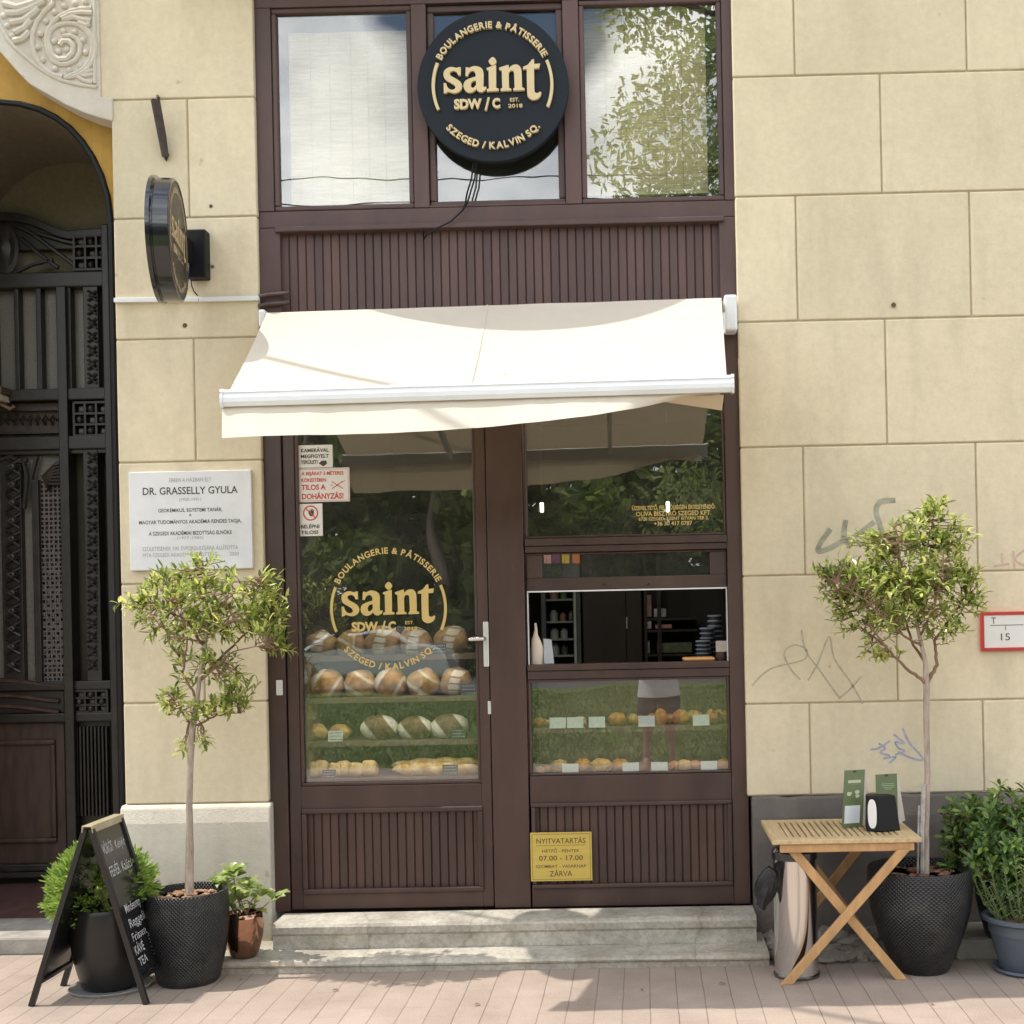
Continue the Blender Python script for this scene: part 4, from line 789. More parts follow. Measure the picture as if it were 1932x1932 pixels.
# ------------------------------------------------------------------ stickers on the door, hours plate, hydrant sign
def sticker(name, label, u0, u1, v0, v1, lines, extra=None, rim=None):
    y = YG-0.002; a, c = P(u0, v1, y), P(u1, v0, y); k = (y+DIST)/FPX
    t = thing(name, label, 'sticker', ((a.x+c.x)/2, y, a.z), 'notice stickers on the door glass')
    MB().box(a.x, c.x, y-0.0015, y+0.0015, a.z, c.z).build('sheet', m_paper, t, bevel=0.0012)
    r_ = 4*k
    if rim:
        mb = MB(); ring(mb, a.x+2*k, c.x-2*k, a.z+2*k, c.z-2*k, 0.7*k, y-0.0022, y-0.0016); mb.build('border', rim, t)
    by = {}
    for txt, u, v, h, w_, m_ in lines:
        p = P(u, v, y); by.setdefault(m_.name, (MB(), m_)); line(by[m_.name][0], txt, p.x, p.z, y-0.0022, h*k, w_*k, 'L', 0.03)
    for mbx, m_ in by.values(): mbx.build('lettering', m_, t)
    if extra: extra(t, y-0.0022, k)
    return t
def cam_pic(t, y, k):
    p = P(609, 874, y); mb = MB(); mb.prism([p+Vector((-8*k, 0, 0)), p+Vector((-2*k, 0, 5*k)), p+Vector((7*k, 0, 5*k)), p+Vector((8*k, 0, -1*k)), p+Vector((1*k, 0, -6*k))], (0, 0.0005, 0)); mb.build('camera_symbol', m_ink, t)
sticker('notice_sticker', 'white camera notice with black words at the top of the door glass', 563, 627, 839, 883, [('KAMERÁVAL', 568, 853.5, 6.5, 53, m_ink), ('MEGFIGYELT', 568, 864.5, 6.5, 53, m_ink), ('TERÜLET!', 568, 875.5, 6.5, 32, m_ink)], cam_pic)
def cig(t, y, k):
    mb = MB(); c = P(637, 915, y)
    for s_ in (1, -1): mb.bar(c+Vector((-11*k, 0.0003*s_, 7*k*s_)), c+Vector((10*k, 0.0003*s_, -7*k*s_)), 0.0006, 1.6*k, (0, 0, 1))
    mb.bar(c+Vector((9*k, 0, 5*k)), c+Vector((15*k, 0, 9*k)), 0.0005, 0.9*k); mb.bar(c+Vector((-14*k, 0, 0)), c+Vector((-9*k, 0, 0)), 0.0005, 1.2*k)
    mb.build('no_smoking_symbol', m_redink, t)
sticker('notice_sticker', 'white no smoking notice in red words below the camera notice', 562, 659, 882, 948, [('A BEJÁRAT 5 MÉTERES', 569, 897, 6.2, 80, m_redink), ('KÖRZETÉBEN', 569, 909.5, 6.2, 47, m_redink), ('TILOS A', 569, 924.5, 9.5, 46, m_redink), ('DOHÁNYZÁS!', 570, 942, 10, 79, m_redink)], cig, m_redink)
def hand(t, y, k):
    c = P(586, 968, y); mb = MB(); n = 40
    for i in range(n):
        a0, a1_ = 2*math.pi*i/n, 2*math.pi*(i+1)/n
        mb.add([c+Vector((math.cos(a)*r_*k, 0, math.sin(a)*r_*k)) for a, r_ in ((a0, 12), (a1_, 12), (a1_, 14.5), (a0, 14.5))], [(0, 1, 2, 3)])
    mb.bar(c+Vector((-8.6*k, -0.0006, 8.6*k)), c+Vector((8.6*k, -0.0006, -8.6*k)), 0.0004, 2*k); mb.build('prohibition_ring', m_redink, t)
    mb = MB(); mb.prism([c+Vector((x*k, -0.0001, z*k)) for x, z in [(-1,-6),(4,-6),(6,-2),(6.5,6),(5,6.5),(4.6,2),(4.2,8),(2.8,8),(2.6,3),(1.8,8),(0.4,7.6),(0.6,2),(-1,6),(-2.2,5.4),(-1.2,0),(-4,2),(-4.6,0.8)]], (0, 0.0002, 0)); mb.build('hand_symbol', m_ink, t)
sticker('notice_sticker', 'narrow white no entry notice with a crossed hand on the door glass', 563, 608, 950, 1012, [('BELÉPNI', 568, 997, 6.5, 35, m_ink), ('TILOS!', 568, 1008, 6.5, 33, m_ink)], hand)
yH = YF-0.014; a, c = P(1002, 1663, yH), P(1116, 1569, yH); k = (yH+DIST)/FPX
hp = thing('opening_hours_plate', 'brass opening hours plate screwed to the lower panel', 'plate', ((a.x+c.x)/2, yH, a.z))
MB().box(a.x, c.x, yH-0.002, yH+0.002, a.z, c.z).build('plate', m_brass, hp, bevel=0.001)
mb = MB(); ring(mb, a.x+3*k, c.x-3*k, a.z+3*k, c.z-3*k, 0.7*k, yH-0.0026, yH-0.0021)
for t_, v, h, w_ in (('NYITVATARTÁS', 1591, 9.5, 93), ('HÉTFŐ - PÉNTEK', 1608, 5.6, 71), ('07.00 - 17.00', 1623, 9, 83), ('SZOMBAT - VASÁRNAP', 1637, 5.6, 95), ('ZÁRVA', 1653, 10, 43)):
    p = P(1058.5, v, yH); line(mb, t_, p.x, p.z, yH-0.0026, h*k, w_*k, 'C', 0.012)
p = P(1058, 1595, yH); mb.box(p.x-47*k, p.x+47*k, yH-0.0026, yH-0.0021, p.z, p.z+0.7*k)
mb.build('lettering', m_ink_gold, hp)
yR = -0.012; a, c = P(1851, 1229, yR), P(1990, 1152, yR); k = (yR+DIST)/FPX
hs = thing('hydrant_sign', 'white enamel sign in a red frame on the wide wall', 'sign', ((a.x+c.x)/2, yR, a.z))
mb = MB(); ring(mb, a.x, c.x, a.z, c.z, 6.5*k, yR-0.006, yR+0.011); mb.build('frame', m_red, hs, bevel=0.002)
MB().box(a.x+6*k, c.x-6*k, yR-0.001, yR+0.011, a.z+6*k, c.z-6*k).build('sheet', m_paper, hs)
mb = MB(); p = P(1870, 1177, yR); line(mb, 'T', p.x, p.z, yR-0.0018, 12*k, 9*k, 'L', 0.0)
p = P(1868, 1180, yR); mb.box(p.x, p.x+62*k, yR-0.0018, yR-0.0012, p.z-0.6*k, p.z+0.6*k); p = P(1897, 1180, yR); mb.box(p.x-0.6*k, p.x+0.6*k, yR-0.00185, yR-0.0012, p.z-9*k, p.z-0.7*k)
p = P(1897, 1208, yR); line(mb, '15', p.x, p.z, yR-0.0018, 13*k, 17*k, 'C', 0.0); mb.build('lettering', m_ink, hs)

# ------------------------------------------------------------------ folding table and the things on it
TF, TB = -0.70, -0.16; ZT = P(1600, 1586, TF).z+0.008
tx0, tx1 = P(1457, 1585, TF).x, P(1739, 1580, TF).x
tb = thing('folding_table', 'slatted wooden folding table with crossed legs by the dark plinth', 'table', ((tx0+tx1)/2, (TF+TB)/2, 0))
def frame_strip(mb, x0_, x1_, y0_, y1_, z0_, z1_): mb.box(x0_, x1_, y0_, y1_, z0_, z1_)
mb = MB(); mb.box(tx0, tx1, TF, TF+0.07, ZT-0.022, ZT); mb.box(tx0, tx1, TB-0.05, TB, ZT-0.022, ZT); mb.box(tx0, tx0+0.075, TF+0.0705, TB-0.0505, ZT-0.022, ZT); mb.box(tx1-0.085, tx1, TF+0.0705, TB-0.0505, ZT-0.022, ZT)
mb.build('top_frame', m_teak, tb, bevel=0.004, seg=3)
ns = 17; sp_ = (tx1-0.086-tx0-0.076)/ns; mb = MB()
for i in range(ns): mb.box(tx0+0.076+i*sp_+0.004, tx0+0.076+(i+1)*sp_-0.004, TF+0.071, TB-0.051, ZT-0.019, ZT-0.002)
mb.build('slats', m_teak, tb, bevel=0.003)
mb = MB(); az = ZT-0.0225
mb.box(tx0+0.035, tx1-0.03, TF+0.012, TF+0.034, az-0.038, az); mb.build('apron', m_teak2, tb, bevel=0.004); MB().box(tx0+0.035, tx1-0.03, TB-0.034, TB-0.012, az-0.038, az).build('apron', m_teak2, tb, bevel=0.004)
def leg(xt, xb_, y): 
    mb = MB(); d = Vector((xb_-xt, 0, -(az-0.03))).normalized(); s_ = Vector((0.036, 0, 0)); t0 = Vector((xt, y, az-0.03)); b0 = Vector((xb_, y, 0.0))
    mb.prism([t0-s_*0.75, t0+s_*0.75, b0+s_*0.75, b0-s_*0.75], (0, 0.022, 0)); return mb.build('leg', m_teak2, tb, bevel=0.003)
lx = [P(u, 1605, TF+0.02).x for u in (1496, 1703)]; bx = [P(u, 1870, TF-0.0).x for u in (1484, 1705)]
leg(lx[0], bx[1], TF+0.0345); leg(lx[1], bx[0], TF+0.0115-0.023)
leg(lx[0]+0.03, bx[1]-0.02, TB-0.0345-0.023); leg(lx[1]-0.03, bx[0]+0.02, TB-0.0115)
mb = MB(); mb.bar((lx[0]+0.05, TF+0.05, 0.30), (lx[0]+0.05, TB-0.05, 0.30), 0.02, 0.03); mb.build('stretcher', m_teak2, tb, bevel=0.003)
m_green = M('green_carton', (0.12, 0.155, 0.065), 0.5, var=0.1); m_kraft = M('pale_paper_side', (0.62, 0.55, 0.48), 0.7, var=0.06); m_label = M('white_label', (0.66, 0.69, 0.72), 0.5, var=0.02)
def carton(label, u0, u1, vb_, h, y, tilt, big):
    p0 = G(u0, vb_, ZT) if False else P(u0, vb_, y); p1 = P(u1, vb_, y); w_ = p1.x-p0.x; t = thing('coffee_bag', label, 'paper bag', (p0.x, y, ZT), 'green fronted paper bags on the table')
    z0, z1 = ZT, ZT+h; dpt = 0.075; sk = tilt
    ft = lambda x, z, d=0.0: Vector((p0.x+x+sk*(z-ZT), y+0.03*(z-ZT)/h+0.28*x+d, z))
    mb = MB(); mb.add([ft(0, z0), ft(w_, z0), ft(w_, z1), ft(0, z1)], [(0, 1, 2, 3)]); mb.add([ft(0, z0, 0.004), ft(w_, z0, 0.004), ft(w_, z1, 0.004), ft(0, z1, 0.004)], [(3, 2, 1, 0)]); o = mb.build('front_card', m_green, t)
    mb = MB(); b0 = [ft(w_, z0, 0.006), ft(w_, z0, 0.006)+Vector((0.05, dpt, 0)), ft(w_, z1-0.02, 0.006)+Vector((0.012, 0.03, 0)), ft(w_, z1, 0.006)]
    c0 = [ft(0, z0, 0.006), ft(0, z0, 0.006)+Vector((0.05, dpt, 0)), ft(0, z1-0.02, 0.006)+Vector((0.012, 0.03, 0)), ft(0, z1, 0.006)]
    mb.add(b0+c0, [(0, 1, 2, 3), (7, 6, 5, 4), (1, 5, 6, 2), (2, 6, 7, 3), (0, 4, 5, 1)]); mb.build('paper_body', m_kraft, t)
    def patch(x0_, x1_, za, zb_, nm, m_): MB().add([ft(x0_*w_, z0+za*h, -0.0012), ft(x1_*w_, z0+za*h, -0.0012), ft(x1_*w_, z0+zb_*h, -0.0012), ft(x0_*w_, z0+zb_*h, -0.0012)], [(0, 1, 2, 3)]).build(nm, m_, t)
    if big:
        patch(0.10, 0.84, 0.07, 0.38, 'label', m_label); patch(0.20, 0.82, 0.775, 0.825, 'title_band', M('pale_print', (0.45, 0.48, 0.32), 0.6, var=0))
        patch(0.35, 0.72, 0.75, 0.757, 'print_line', M('dim_print', (0.30, 0.36, 0.20), 0.6, var=0))
        mb = MB()
        for cx_, cz_, r_ in ((0.28, 0.585, 0.13), (0.66, 0.61, 0.12), (0.68, 0.54, 0.11)): mb.add([ft(w_*cx_+w_*r_*math.cos(2*math.pi*i/9)*(1+0.3*math.sin(i*2.3)), z0+h*cz_+w_*r_*0.75*math.sin(2*math.pi*i/9), -0.0014) for i in range(9)], [list(range(9))])
        mb.build('printed_cups', M('pale_print', (0.45, 0.48, 0.32)), t)
    else:
        for q, (xa_, xb2) in enumerate(((0.25, 0.85), (0.28, 0.88), (0.33, 0.83), (0.4, 0.75))): patch(xa_, xb2, 0.80-q*0.035, 0.815-q*0.035, 'print_line', M('dim_print', (0.30, 0.36, 0.20)))
    mb = MB(); mb.add([ft(w_*x_, z0+h*z_, -0.0013) for x_, z_ in ((0.42, 0.995), (0.58, 0.995), (0.58, 0.965), (0.5, 0.945), (0.42, 0.965))], [(0, 1, 2, 3, 4)]); mb.build('punched_hole', m_ink, t)
    return t
carton('taller green fronted paper bag with a white label on the table', 1588, 1629, 1543, 0.262, -0.42, 0.085, True)
carton('shorter green fronted paper bag behind the black napkin holder', 1654, 1697, 1543, 0.232, -0.36, 0.02, False)
yN = -0.54; a = P(1636, 1553, yN); c = P(1701, 1553, yN); h_ = (1553-1487)*(yN+DIST)/FPX
nh = thing('napkin_holder', 'black napkin dispenser with white napkins showing on the wooden table', 'napkin dispenser', ((a.x+c.x)/2, yN, ZT))
w_ = c.x-a.x; fw = 0.055
mb = MB()
bt = [Vector((a.x, yN+0.02, ZT)), Vector((a.x+fw, yN-0.01, ZT)), Vector((c.x, yN+0.02, ZT)), Vector((c.x-0.03, yN+0.10, ZT)), Vector((a.x+0.01, yN+0.11, ZT))]
tp = [Vector((a.x+0.003, yN+0.03, ZT+h_)), Vector((a.x+fw, yN+0.012, ZT+h_)), Vector((c.x-0.018, yN+0.035, ZT+h_)), Vector((c.x-0.04, yN+0.09, ZT+h_)), Vector((a.x+0.012, yN+0.095, ZT+h_))]
mb.add(bt+tp, [(4, 3, 2, 1, 0), (5, 6, 7, 8, 9)]+[(i, (i+1) % 5, (i+1) % 5+5, i+5) for i in range(5)]); mb.build('case', m_black, nh, bevel=0.005, seg=3)
mb = MB(); pts_ = []
ctr0 = (bt[0]+bt[1]+tp[0]+tp[1])/4; ax = (bt[1]-bt[0]).normalized(); up_ = ((tp[0]+tp[1])-(bt[0]+bt[1])).normalized(); no_ = ax.cross(up_); no_ = no_ if no_.y < 0 else -no_
for i in range(24):
    a_ = 2*math.pi*i/24; cx_ = 0.021*math.copysign(abs(math.cos(a_))**0.8, math.cos(a_)); cz_ = 0.066*math.copysign(abs(math.sin(a_))**0.7, math.sin(a_)); pts_.append(ctr0+ax*(cx_-0.001)+up_*cz_+no_*0.0025)
mb.add(pts_, [list(range(24))]); mb.build('napkins', m_paper, nh)

# ------------------------------------------------------------------ waste bin
yB = -0.56; pB = G(1513, 1862, 0.0); rB = 0.103
bn = thing('pedal_bin', 'polished steel cylinder bin standing under the wooden table', 'bin', (pB.x, yB, 0)); cB = Vector((pB.x, yB, 0)); hB = 0.585
MB().lathe([(rB-0.004, 0.014), (rB-0.004, hB-0.055), (rB-0.001, hB-0.05)], 48, cB).build('body', m_steel, bn, smooth=True)
MB().lathe([(rB+0.001, 0.0), (rB+0.003, 0.012), (rB-0.003, 0.018)], 48, cB).build('base_ring', M('dark_steel', (0.25, 0.24, 0.24), 0.25, 1.0, var=0), bn, smooth=True)
MB().lathe([(rB, hB-0.052), (rB+0.002, hB-0.02), (rB-0.01, hB-0.006), (rB-0.06, hB+0.014), (0, hB+0.018)], 48, cB).build('lid', m_black_gloss, bn, smooth=True)
mb = MB(); n = 16
for i in range(9):
    t = i/8; c = cB+Vector((-rB-0.004-0.055*t, -0.055, 0.495-0.175*t)); w_ = 0.018+0.026*math.sin(math.pi*min(1, t*1.15))**0.7
    for k_ in range(n): th = 2*math.pi*k_/n; q = 1+0.22*math.sin(th*4+t*2)+0.25*noise.noise((math.cos(th)*1.5, math.sin(th)*1.5, t*2)); mb.v.append(c+Vector((w_*math.cos(th)*q, 0.045*math.sin(th)*q*(1-0.5*t), -0.012*math.cos(th))))
for i in range(8):
    for k_ in range(n): mb.f.append([i*n+k_, i*n+(k_+1) % n, (i+1)*n+(k_+1) % n, (i+1)*n+k_]); mb.m.append(0)
mb.f.append(list(range(n))); mb.m.append(0); mb.f.append([8*n+k_ for k_ in range(n)]); mb.m.append(0)
tag(mb.build('bin_bag', M('black_bag_film', (0.005, 0.005, 0.006), 0.42, var=0.05, bmp=0.8, bs=25, bd=0.01), smooth=True), 'black plastic bag tied to the side of the steel bin', 'bag')

# ------------------------------------------------------------------ A-board
gN0, gF0, gN1, gF1 = G(63, 1898), G(121, 1857), G(281, 1898), G(317, 1857)
yn, yf = (gN0.y+gN1.y)/2, (gF0.y+gF1.y)/2; xl_, xr_ = (gN0.x+gF0.x)/2, (gN1.x+gF1.x)/2; tn, tf = P(167, 1566, yn), P(221, 1533, yf)
xt_ = (tn.x+tf.x)/2; zt_ = (tn.z+tf.z)/2
ab = thing('chalkboard', 'black folding pavement chalkboard with white chalk lines between the pots and the gateway', 'chalkboard', ((xl_+xr_)/2, (yn+yf)/2, 0))
m_board = M('blackboard', (0.014, 0.014, 0.015), 0.22, var=0.3, vs_=7, coat=0.3); m_abf = M('black_stained_wood', (0.013, 0.011, 0.010), 0.34, var=0.15, vs_=12)
def slope(xb, side):
    top = Vector((xt_+side*0.014, 0, zt_-0.012)); bot = Vector((xb, 0, 0)); 
    at = lambda t, y: Vector((top.x+(bot.x-top.x)*t, y, top.z+(bot.z-top.z)*t))
    n_ = Vector((-(bot-top).z*side, 0, (bot-top).x*side)).normalized()
    if n_.x*side < 0: n_ = -n_
    for yy in (yn+0.011, yf-0.011):
        mb = MB(); mb.bar(at(0, yy), at(1, yy), 0.022, 0.024, n_); mb.build('leg', m_abf, ab, bevel=0.002)
    mb = MB(); mb.bar(at(0.86, yn+0.022), at(0.86, yf-0.022), 0.02, 0.026, n_); mb.build('bottom_rail', m_abf, ab, bevel=0.002)
    mb = MB(); q = [at(0.02, yn+0.022)+n_*0.002, at(0.845, yn+0.022)+n_*0.002, at(0.845, yf-0.022)+n_*0.002, at(0.02, yf-0.022)+n_*0.002]
    mb.prism(q, -n_*0.006); return mb.build('board', m_board, ab), at, n_
slope(xl_, -1); bo, at, n_ = slope(xr_, 1)
mb = MB(); prof = [(-0.024, -0.03), (-0.022, 0.0), (0.022, 0.0), (0.026, -0.032), (0.022, -0.032), (0.018, -0.006), (-0.018, -0.006), (-0.02, -0.03)]
mb.prism([Vector((xt_+x, yn-0.006, zt_+z+0.006)) for x, z in prof], (0, yf-yn+0.012, 0)); mb.build('top_cap', M('tan_glare_cap', (0.40, 0.34, 0.21), 0.35, var=0.2, vs_=14), ab, bevel=0.002)  # pale tan puts the glare on the cap into its colour
m_chalk = M('chalk', (0.46, 0.46, 0.46), 0.9, var=0.5, vs_=60)
dn = (at(1, 0)-at(0, 0)).normalized(); BB = Matrix(((0, -dn.x, n_.x, 0), (1, 0, 0, 0), (0, -dn.z, n_.z, 0), (0, 0, 0, 1)))
mb = MB(); H_ = (at(1, 0)-at(0, 0)).length; W_ = yf-yn-0.05
def chalk(txt, t, h, wfrac, off=0.0):
    p = at(t, (yn+yf)/2+off*W_)+n_*0.0028; vs_, fs, x0_, x1_ = text2d(txt, 0.006); s_ = h*0.72/0.69; wfrac *= 0.9
    put(mb, (vs_, fs), Matrix.Translation(p) @ BB @ Matrix.Rotation(rad(2), 4, 'Z') @ Matrix.Diagonal((wfrac*W_/(x1_-x0_), s_, s_, 1)) @ Matrix.Translation((-(x0_+x1_)/2, 0, 0)))
chalk('VÖRÖS', 0.155, 0.065, 0.42, -0.24); chalk('Kenyér', 0.15, 0.055, 0.42, 0.24); chalk('FEHÉR', 0.285, 0.065, 0.40, -0.22); chalk('Kalács', 0.28, 0.06, 0.42, 0.24)
chalk('Mindennap', 0.50, 0.055, 0.66); chalk('Reggeli', 0.585, 0.055, 0.68); chalk('Frissen', 0.66, 0.05, 0.60, -0.08); chalk('KÁVÉ', 0.735, 0.055, 0.40, -0.22); chalk('TEA', 0.80, 0.05, 0.36, -0.22)
for i, t in enumerate((0.68, 0.715, 0.75, 0.785)): chalk(('250', '350', '420', '390')[i], t, 0.025, 0.24, 0.30)
mb.build('chalk_writing', m_chalk, ab)

# ------------------------------------------------------------------ pots and plants
def pot_mat():
    m, Nn, Ll, b_ = node_mat('black_dimpled_ceramic'); t = Nn.new('ShaderNodeTexCoord'); s_ = Nn.new('ShaderNodeSeparateXYZ'); Ll.new(t.outputs['Object'], s_.inputs[0])
    def math_(op, a, c=None):
        q = Nn.new('ShaderNodeMath'); q.operation = op
        for i, v_ in enumerate((a, c)):
            if v_ is None: continue
            if isinstance(v_, (int, float)): q.inputs[i].default_value = v_
            else: Ll.new(v_, q.inputs[i])
        return q.outputs[0]
    an = math_('MULTIPLY', math_('ARCTAN2', s_.outputs['Y'], s_.outputs['X']), 33.0); zz_ = math_('MULTIPLY', s_.outputs['Z'], 175.0)
    h = math_('MULTIPLY', math_('SINE', math_('ADD', an, zz_)), math_('SINE', math_('SUBTRACT', an, zz_)))
    b_.inputs['Base Color'].default_value = (0.013, 0.013, 0.014, 1); b_.inputs['Roughness'].default_value = 0.33; b_.inputs['Specular IOR Level'].default_value = 0.5
    n2 = noise_node(Nn, Ll, 6, 5, 0.6); Ll.new(ramp(Nn, Ll, n2.outputs['Fac'], (0.010, 0.010, 0.011), (0.060, 0.054, 0.046), 0.5, 0.85).outputs['Color'], b_.inputs['Base Color'])
    bump(Nn, Ll, b_, math_('ABSOLUTE', h), 0.9, 0.004); return m
m_pot = pot_mat(); m_pot_smooth = M('black_glazed_pot', (0.014, 0.013, 0.013), 0.3, var=0.15)
def pot(parent, cx, cy, z0, H, rb, rm, rt, mat, zm=0.65, wall=0.016, soil=None, soil_drop=0.045, n=64):
    prof = [(rb-0.012, z0), (rb, z0+0.012)]
    for i in range(1, 15):
        t = i/14; r = (1-t)**2*rb + 2*t*(1-t)*rm + t*t*rt if zm is None else None
        if r is None:
            r = rb+(rm-rb)*math.sin(min(1, t/zm)*math.pi/2) if t < zm else rm+(rt-rm)*((t-zm)/(1-zm))**2
        prof.append((r, z0+0.012+(H-0.012)*t))
    prof += [(rt-0.003, z0+H+0.006), (rt-wall+0.003, z0+H+0.006), (rt-wall, z0+H), (rt-wall-0.004, z0+H-0.08)]
    o = MB().lathe(prof, n, (cx, cy, 0)).build('pot', mat, parent, smooth=True)
    mb = MB(); r_ = random.Random(int(cx*97)); zs = z0+H-soil_drop; mb.lathe([(0, zs), (rt-wall-0.002, zs)][::-1], 24, (cx, cy, 0))
    if soil:
        for i in range(90):
            a_ = r_.uniform(0, 6.28); q = (rt-wall-0.02)*math.sqrt(r_.random()); mb.blob((cx+q*math.cos(a_), cy+q*math.sin(a_), zs+0.004), (r_.uniform(.01, .026), r_.uniform(.008, .016), 0.008), i, 0.5, 6, 4)
    mb.build('soil', soil or m_soil, parent); return o
m_chips = M('pale_wood_chips', (0.34, 0.20, 0.12), 0.85, var=0.5, vs_=25)
def crown(parent, y, trunk, limbs, blobs, ln, wd, mat, seed, dens, mat_tw=None, spacing=0.014):
    r_ = random.Random(seed); tw = MB(); lf = MB(); nodes = []
    tp = [Vector(p) for p in trunk]
    for path, r0_ in limbs:
        pts_ = [Vector(p) for p in path]; q = []
        for i in range(len(pts_)-1):
            for k_ in range(6): q.append(pts_[i].lerp(pts_[i+1], k_/6)+rv(r_)*0.004)
        q.append(pts_[-1]); tw.tube(q, [r0_*(1-0.65*i/(len(q)-1)) for i in range(len(q))], 6); nodes += q[2:]
    for (c, rx, ry, rz, n) in blobs:
        for i in range(int(n*dens)):
            d = rv(r_); k_ = r_.random()**0.45; e = Vector(c)+Vector((d.x*rx, d.y*ry, d.z*rz))*k_
            s_ = min(nodes, key=lambda q: (q-e).length+0.25*abs(q.z-e.z)*(1 if q.z > e.z else 0.3)); L_ = (e-s_).length
            if L_ < 0.03: continue
            mid = s_.lerp(e, 0.5)+Vector((0, 0, -0.06*L_))+rv(r_)*0.08*L_; m2 = s_.lerp(e, 0.8)+rv(r_)*0.04*L_
            pts_ = [s_, s_.lerp(mid, 0.5)+rv(r_)*0.01, mid, m2, e]; tw.tube(pts_, [0.0030, 0.0026, 0.0022, 0.0016, 0.0010], 4, caps=False)
            path = [m2.lerp(e, t/4) for t in range(5)]; total = (e-m2).length+ (m2-mid).length*0.6; cnt = max(5, int(min(total, 0.16)/spacing)); dr = (e-m2).normalized(); ph = r_.uniform(0, 6)
            for j in range(cnt):
                t = j/(cnt-1); p = mid.lerp(m2, 0.4+0.6*t/0.5) if t < 0.5 else m2.lerp(e, (t-0.5)/0.5)
                a_ = ph+j*2.4; ref = dr.cross(Vector((0.2, 0.1, 1))).normalized(); bi = dr.cross(ref); out = ref*math.cos(a_)+bi*math.sin(a_)
                dd = (dr*(0.35+0.5*t)+out*(0.9-0.35*t)+Vector((0, 0, 0.30))+rv(r_)*0.25).normalized()
                lf.leaf(p, dd, Vector((0, 0, 1))+rv(r_)*0.5, ln*r_.uniform(0.6, 1.15), wd*r_.uniform(0.75, 1.2), 0.15, r_.uniform(-0.05, 0.22), 0.42)
    tw.build('branches', mat_tw or m_twig, parent); return lf.build('crown', mat, parent)
def B_(u, v, ru, rv_, y, n, dy=0.0, ky=1.0):
    c = P(u, v, y+dy); k_ = (y+DIST)/FPX; return (c, ru*k_, min(0.30, max(ru, rv_)*k_*0.9*ky), rv_*k_, n)
# left tree
yT = -0.50; pc = P(355, 1780, yT)
t1 = thing('potted_tree', 'sparse sunlit little tree in a black dimpled pot below the marble plaque', 'potted tree', (pc.x, yT, 0), 'small potted trees by the shop')
pot(t1, pc.x, yT, 0.0, 0.415, 0.138, 0.185, 0.182, m_pot, 0.72, soil=m_chips, soil_drop=0.03)
tk_ = [P(u, v, yT) for u, v in [(358,1685),(359,1600),(357,1520),(359,1440),(363,1372),(372,1320),(378,1270),(388,1210),(392,1150),(385,1100)]]
MB().tube(tk_, [0.0185, 0.016, 0.0155, 0.015, 0.016, 0.011, 0.0095, 0.0085, 0.006, 0.003], 10).build('trunk', m_bark, t1, smooth=True)
MB().tube([P(u, v, yT) for u, v in [(351,1685),(353,1560),(355,1460)]], 0.006, 6).build('stake', M('cane_stake', (0.36, 0.28, 0.17), 0.7), t1)
lm = [([P(u, v, yT+dy) for u, v, dy in q], r_) for q, r_ in (([(363,1372,0),(340,1340,-.02),(320,1310,-.05)], .006), ([(365,1370,0),(410,1350,.03),(450,1345,.05)], .006), ([(372,1320,0),(345,1270,-.03),(355,1200,-.05),(330,1140,-.08)], .007), ([(376,1285,0),(420,1235,.05),(470,1190,.08),(510,1160,.1)], .008), ([(376,1285,0),(440,1230,-.06),(500,1215,-.1)], .006), ([(385,1220,0),(350,1170,.06),(290,1140,.1),(250,1130,.1)], .007), ([(390,1200,0),(430,1130,-.05),(480,1090,-.06)], .006), ([(392,1150,0),(385,1090,.0),(378,1040,0)], .005), ([(388,1210,0),(320,1200,-.1),(290,1165,-.12)], .005), ([(388,1200,0),(440,1170,-.1),(420,1120,-.12)], .005))]
bl_ = [B_(400,1255,42,38,yT,16), B_(350,1275,30,34,yT,9), B_(455,1300,40,30,yT,10), B_(385,1395,24,16,yT,4), B_(300,1185,40,34,yT,10), B_(400,1085,60,34,yT,14), B_(340,1120,90,48,yT,44), B_(450,1130,66,46,yT,28), B_(505,1160,50,50,yT,34), B_(530,1215,32,26,yT,14), B_(500,1105,30,28,yT,12), B_(262,1145,42,36,yT,16), B_(380,1060,26,40,yT,9), B_(430,1185,85,32,yT,36), B_(365,1165,70,30,yT,24), B_(318,1085,36,20,yT,8), B_(330,1225,28,32,yT,8), B_(435,1270,28,38,yT,9), B_(330,1325,34,34,yT,15), B_(425,1330,50,30,yT,17), B_(375,1345,40,22,yT,10), B_(345,1415,8,14,yT,2)]
crown(t1, yT, tk_, lm, bl_, 0.054, 0.0165, m_leaf_olive, 4, 1.65)
# right tree
pc = P(1737, 1760, yT)
t2 = thing('potted_tree', 'bushier little tree in a wide black dimpled pot beside the wooden table', 'potted tree', (pc.x, yT, 0), 'small potted trees by the shop')
pot(t2, pc.x, yT, 0.0, 0.465, 0.128, 0.236, 0.234, m_pot, 0.85, soil=m_soil, soil_drop=0.035)
tk2 = [P(u, v, yT) for u, v in [(1747,1655),(1747,1560),(1750,1460),(1748,1380),(1748,1290),(1746,1250),(1735,1200),(1722,1140),(1715,1070),(1720,1010)]]
MB().tube(tk2, [0.016, 0.0145, 0.0140, 0.0140, 0.0155, 0.011, 0.009, 0.008, 0.006, 0.004], 10).build('trunk', m_bark, t2, smooth=True)
MB().tube([P(u, v, yT-0.012) for u, v in [(1740,1655),(1740,1560),(1743,1480)]], 0.0105, 8).build('stake', M('pale_stake', (0.36, 0.33, 0.30), 0.8, var=0.4, vs_=25), t2)
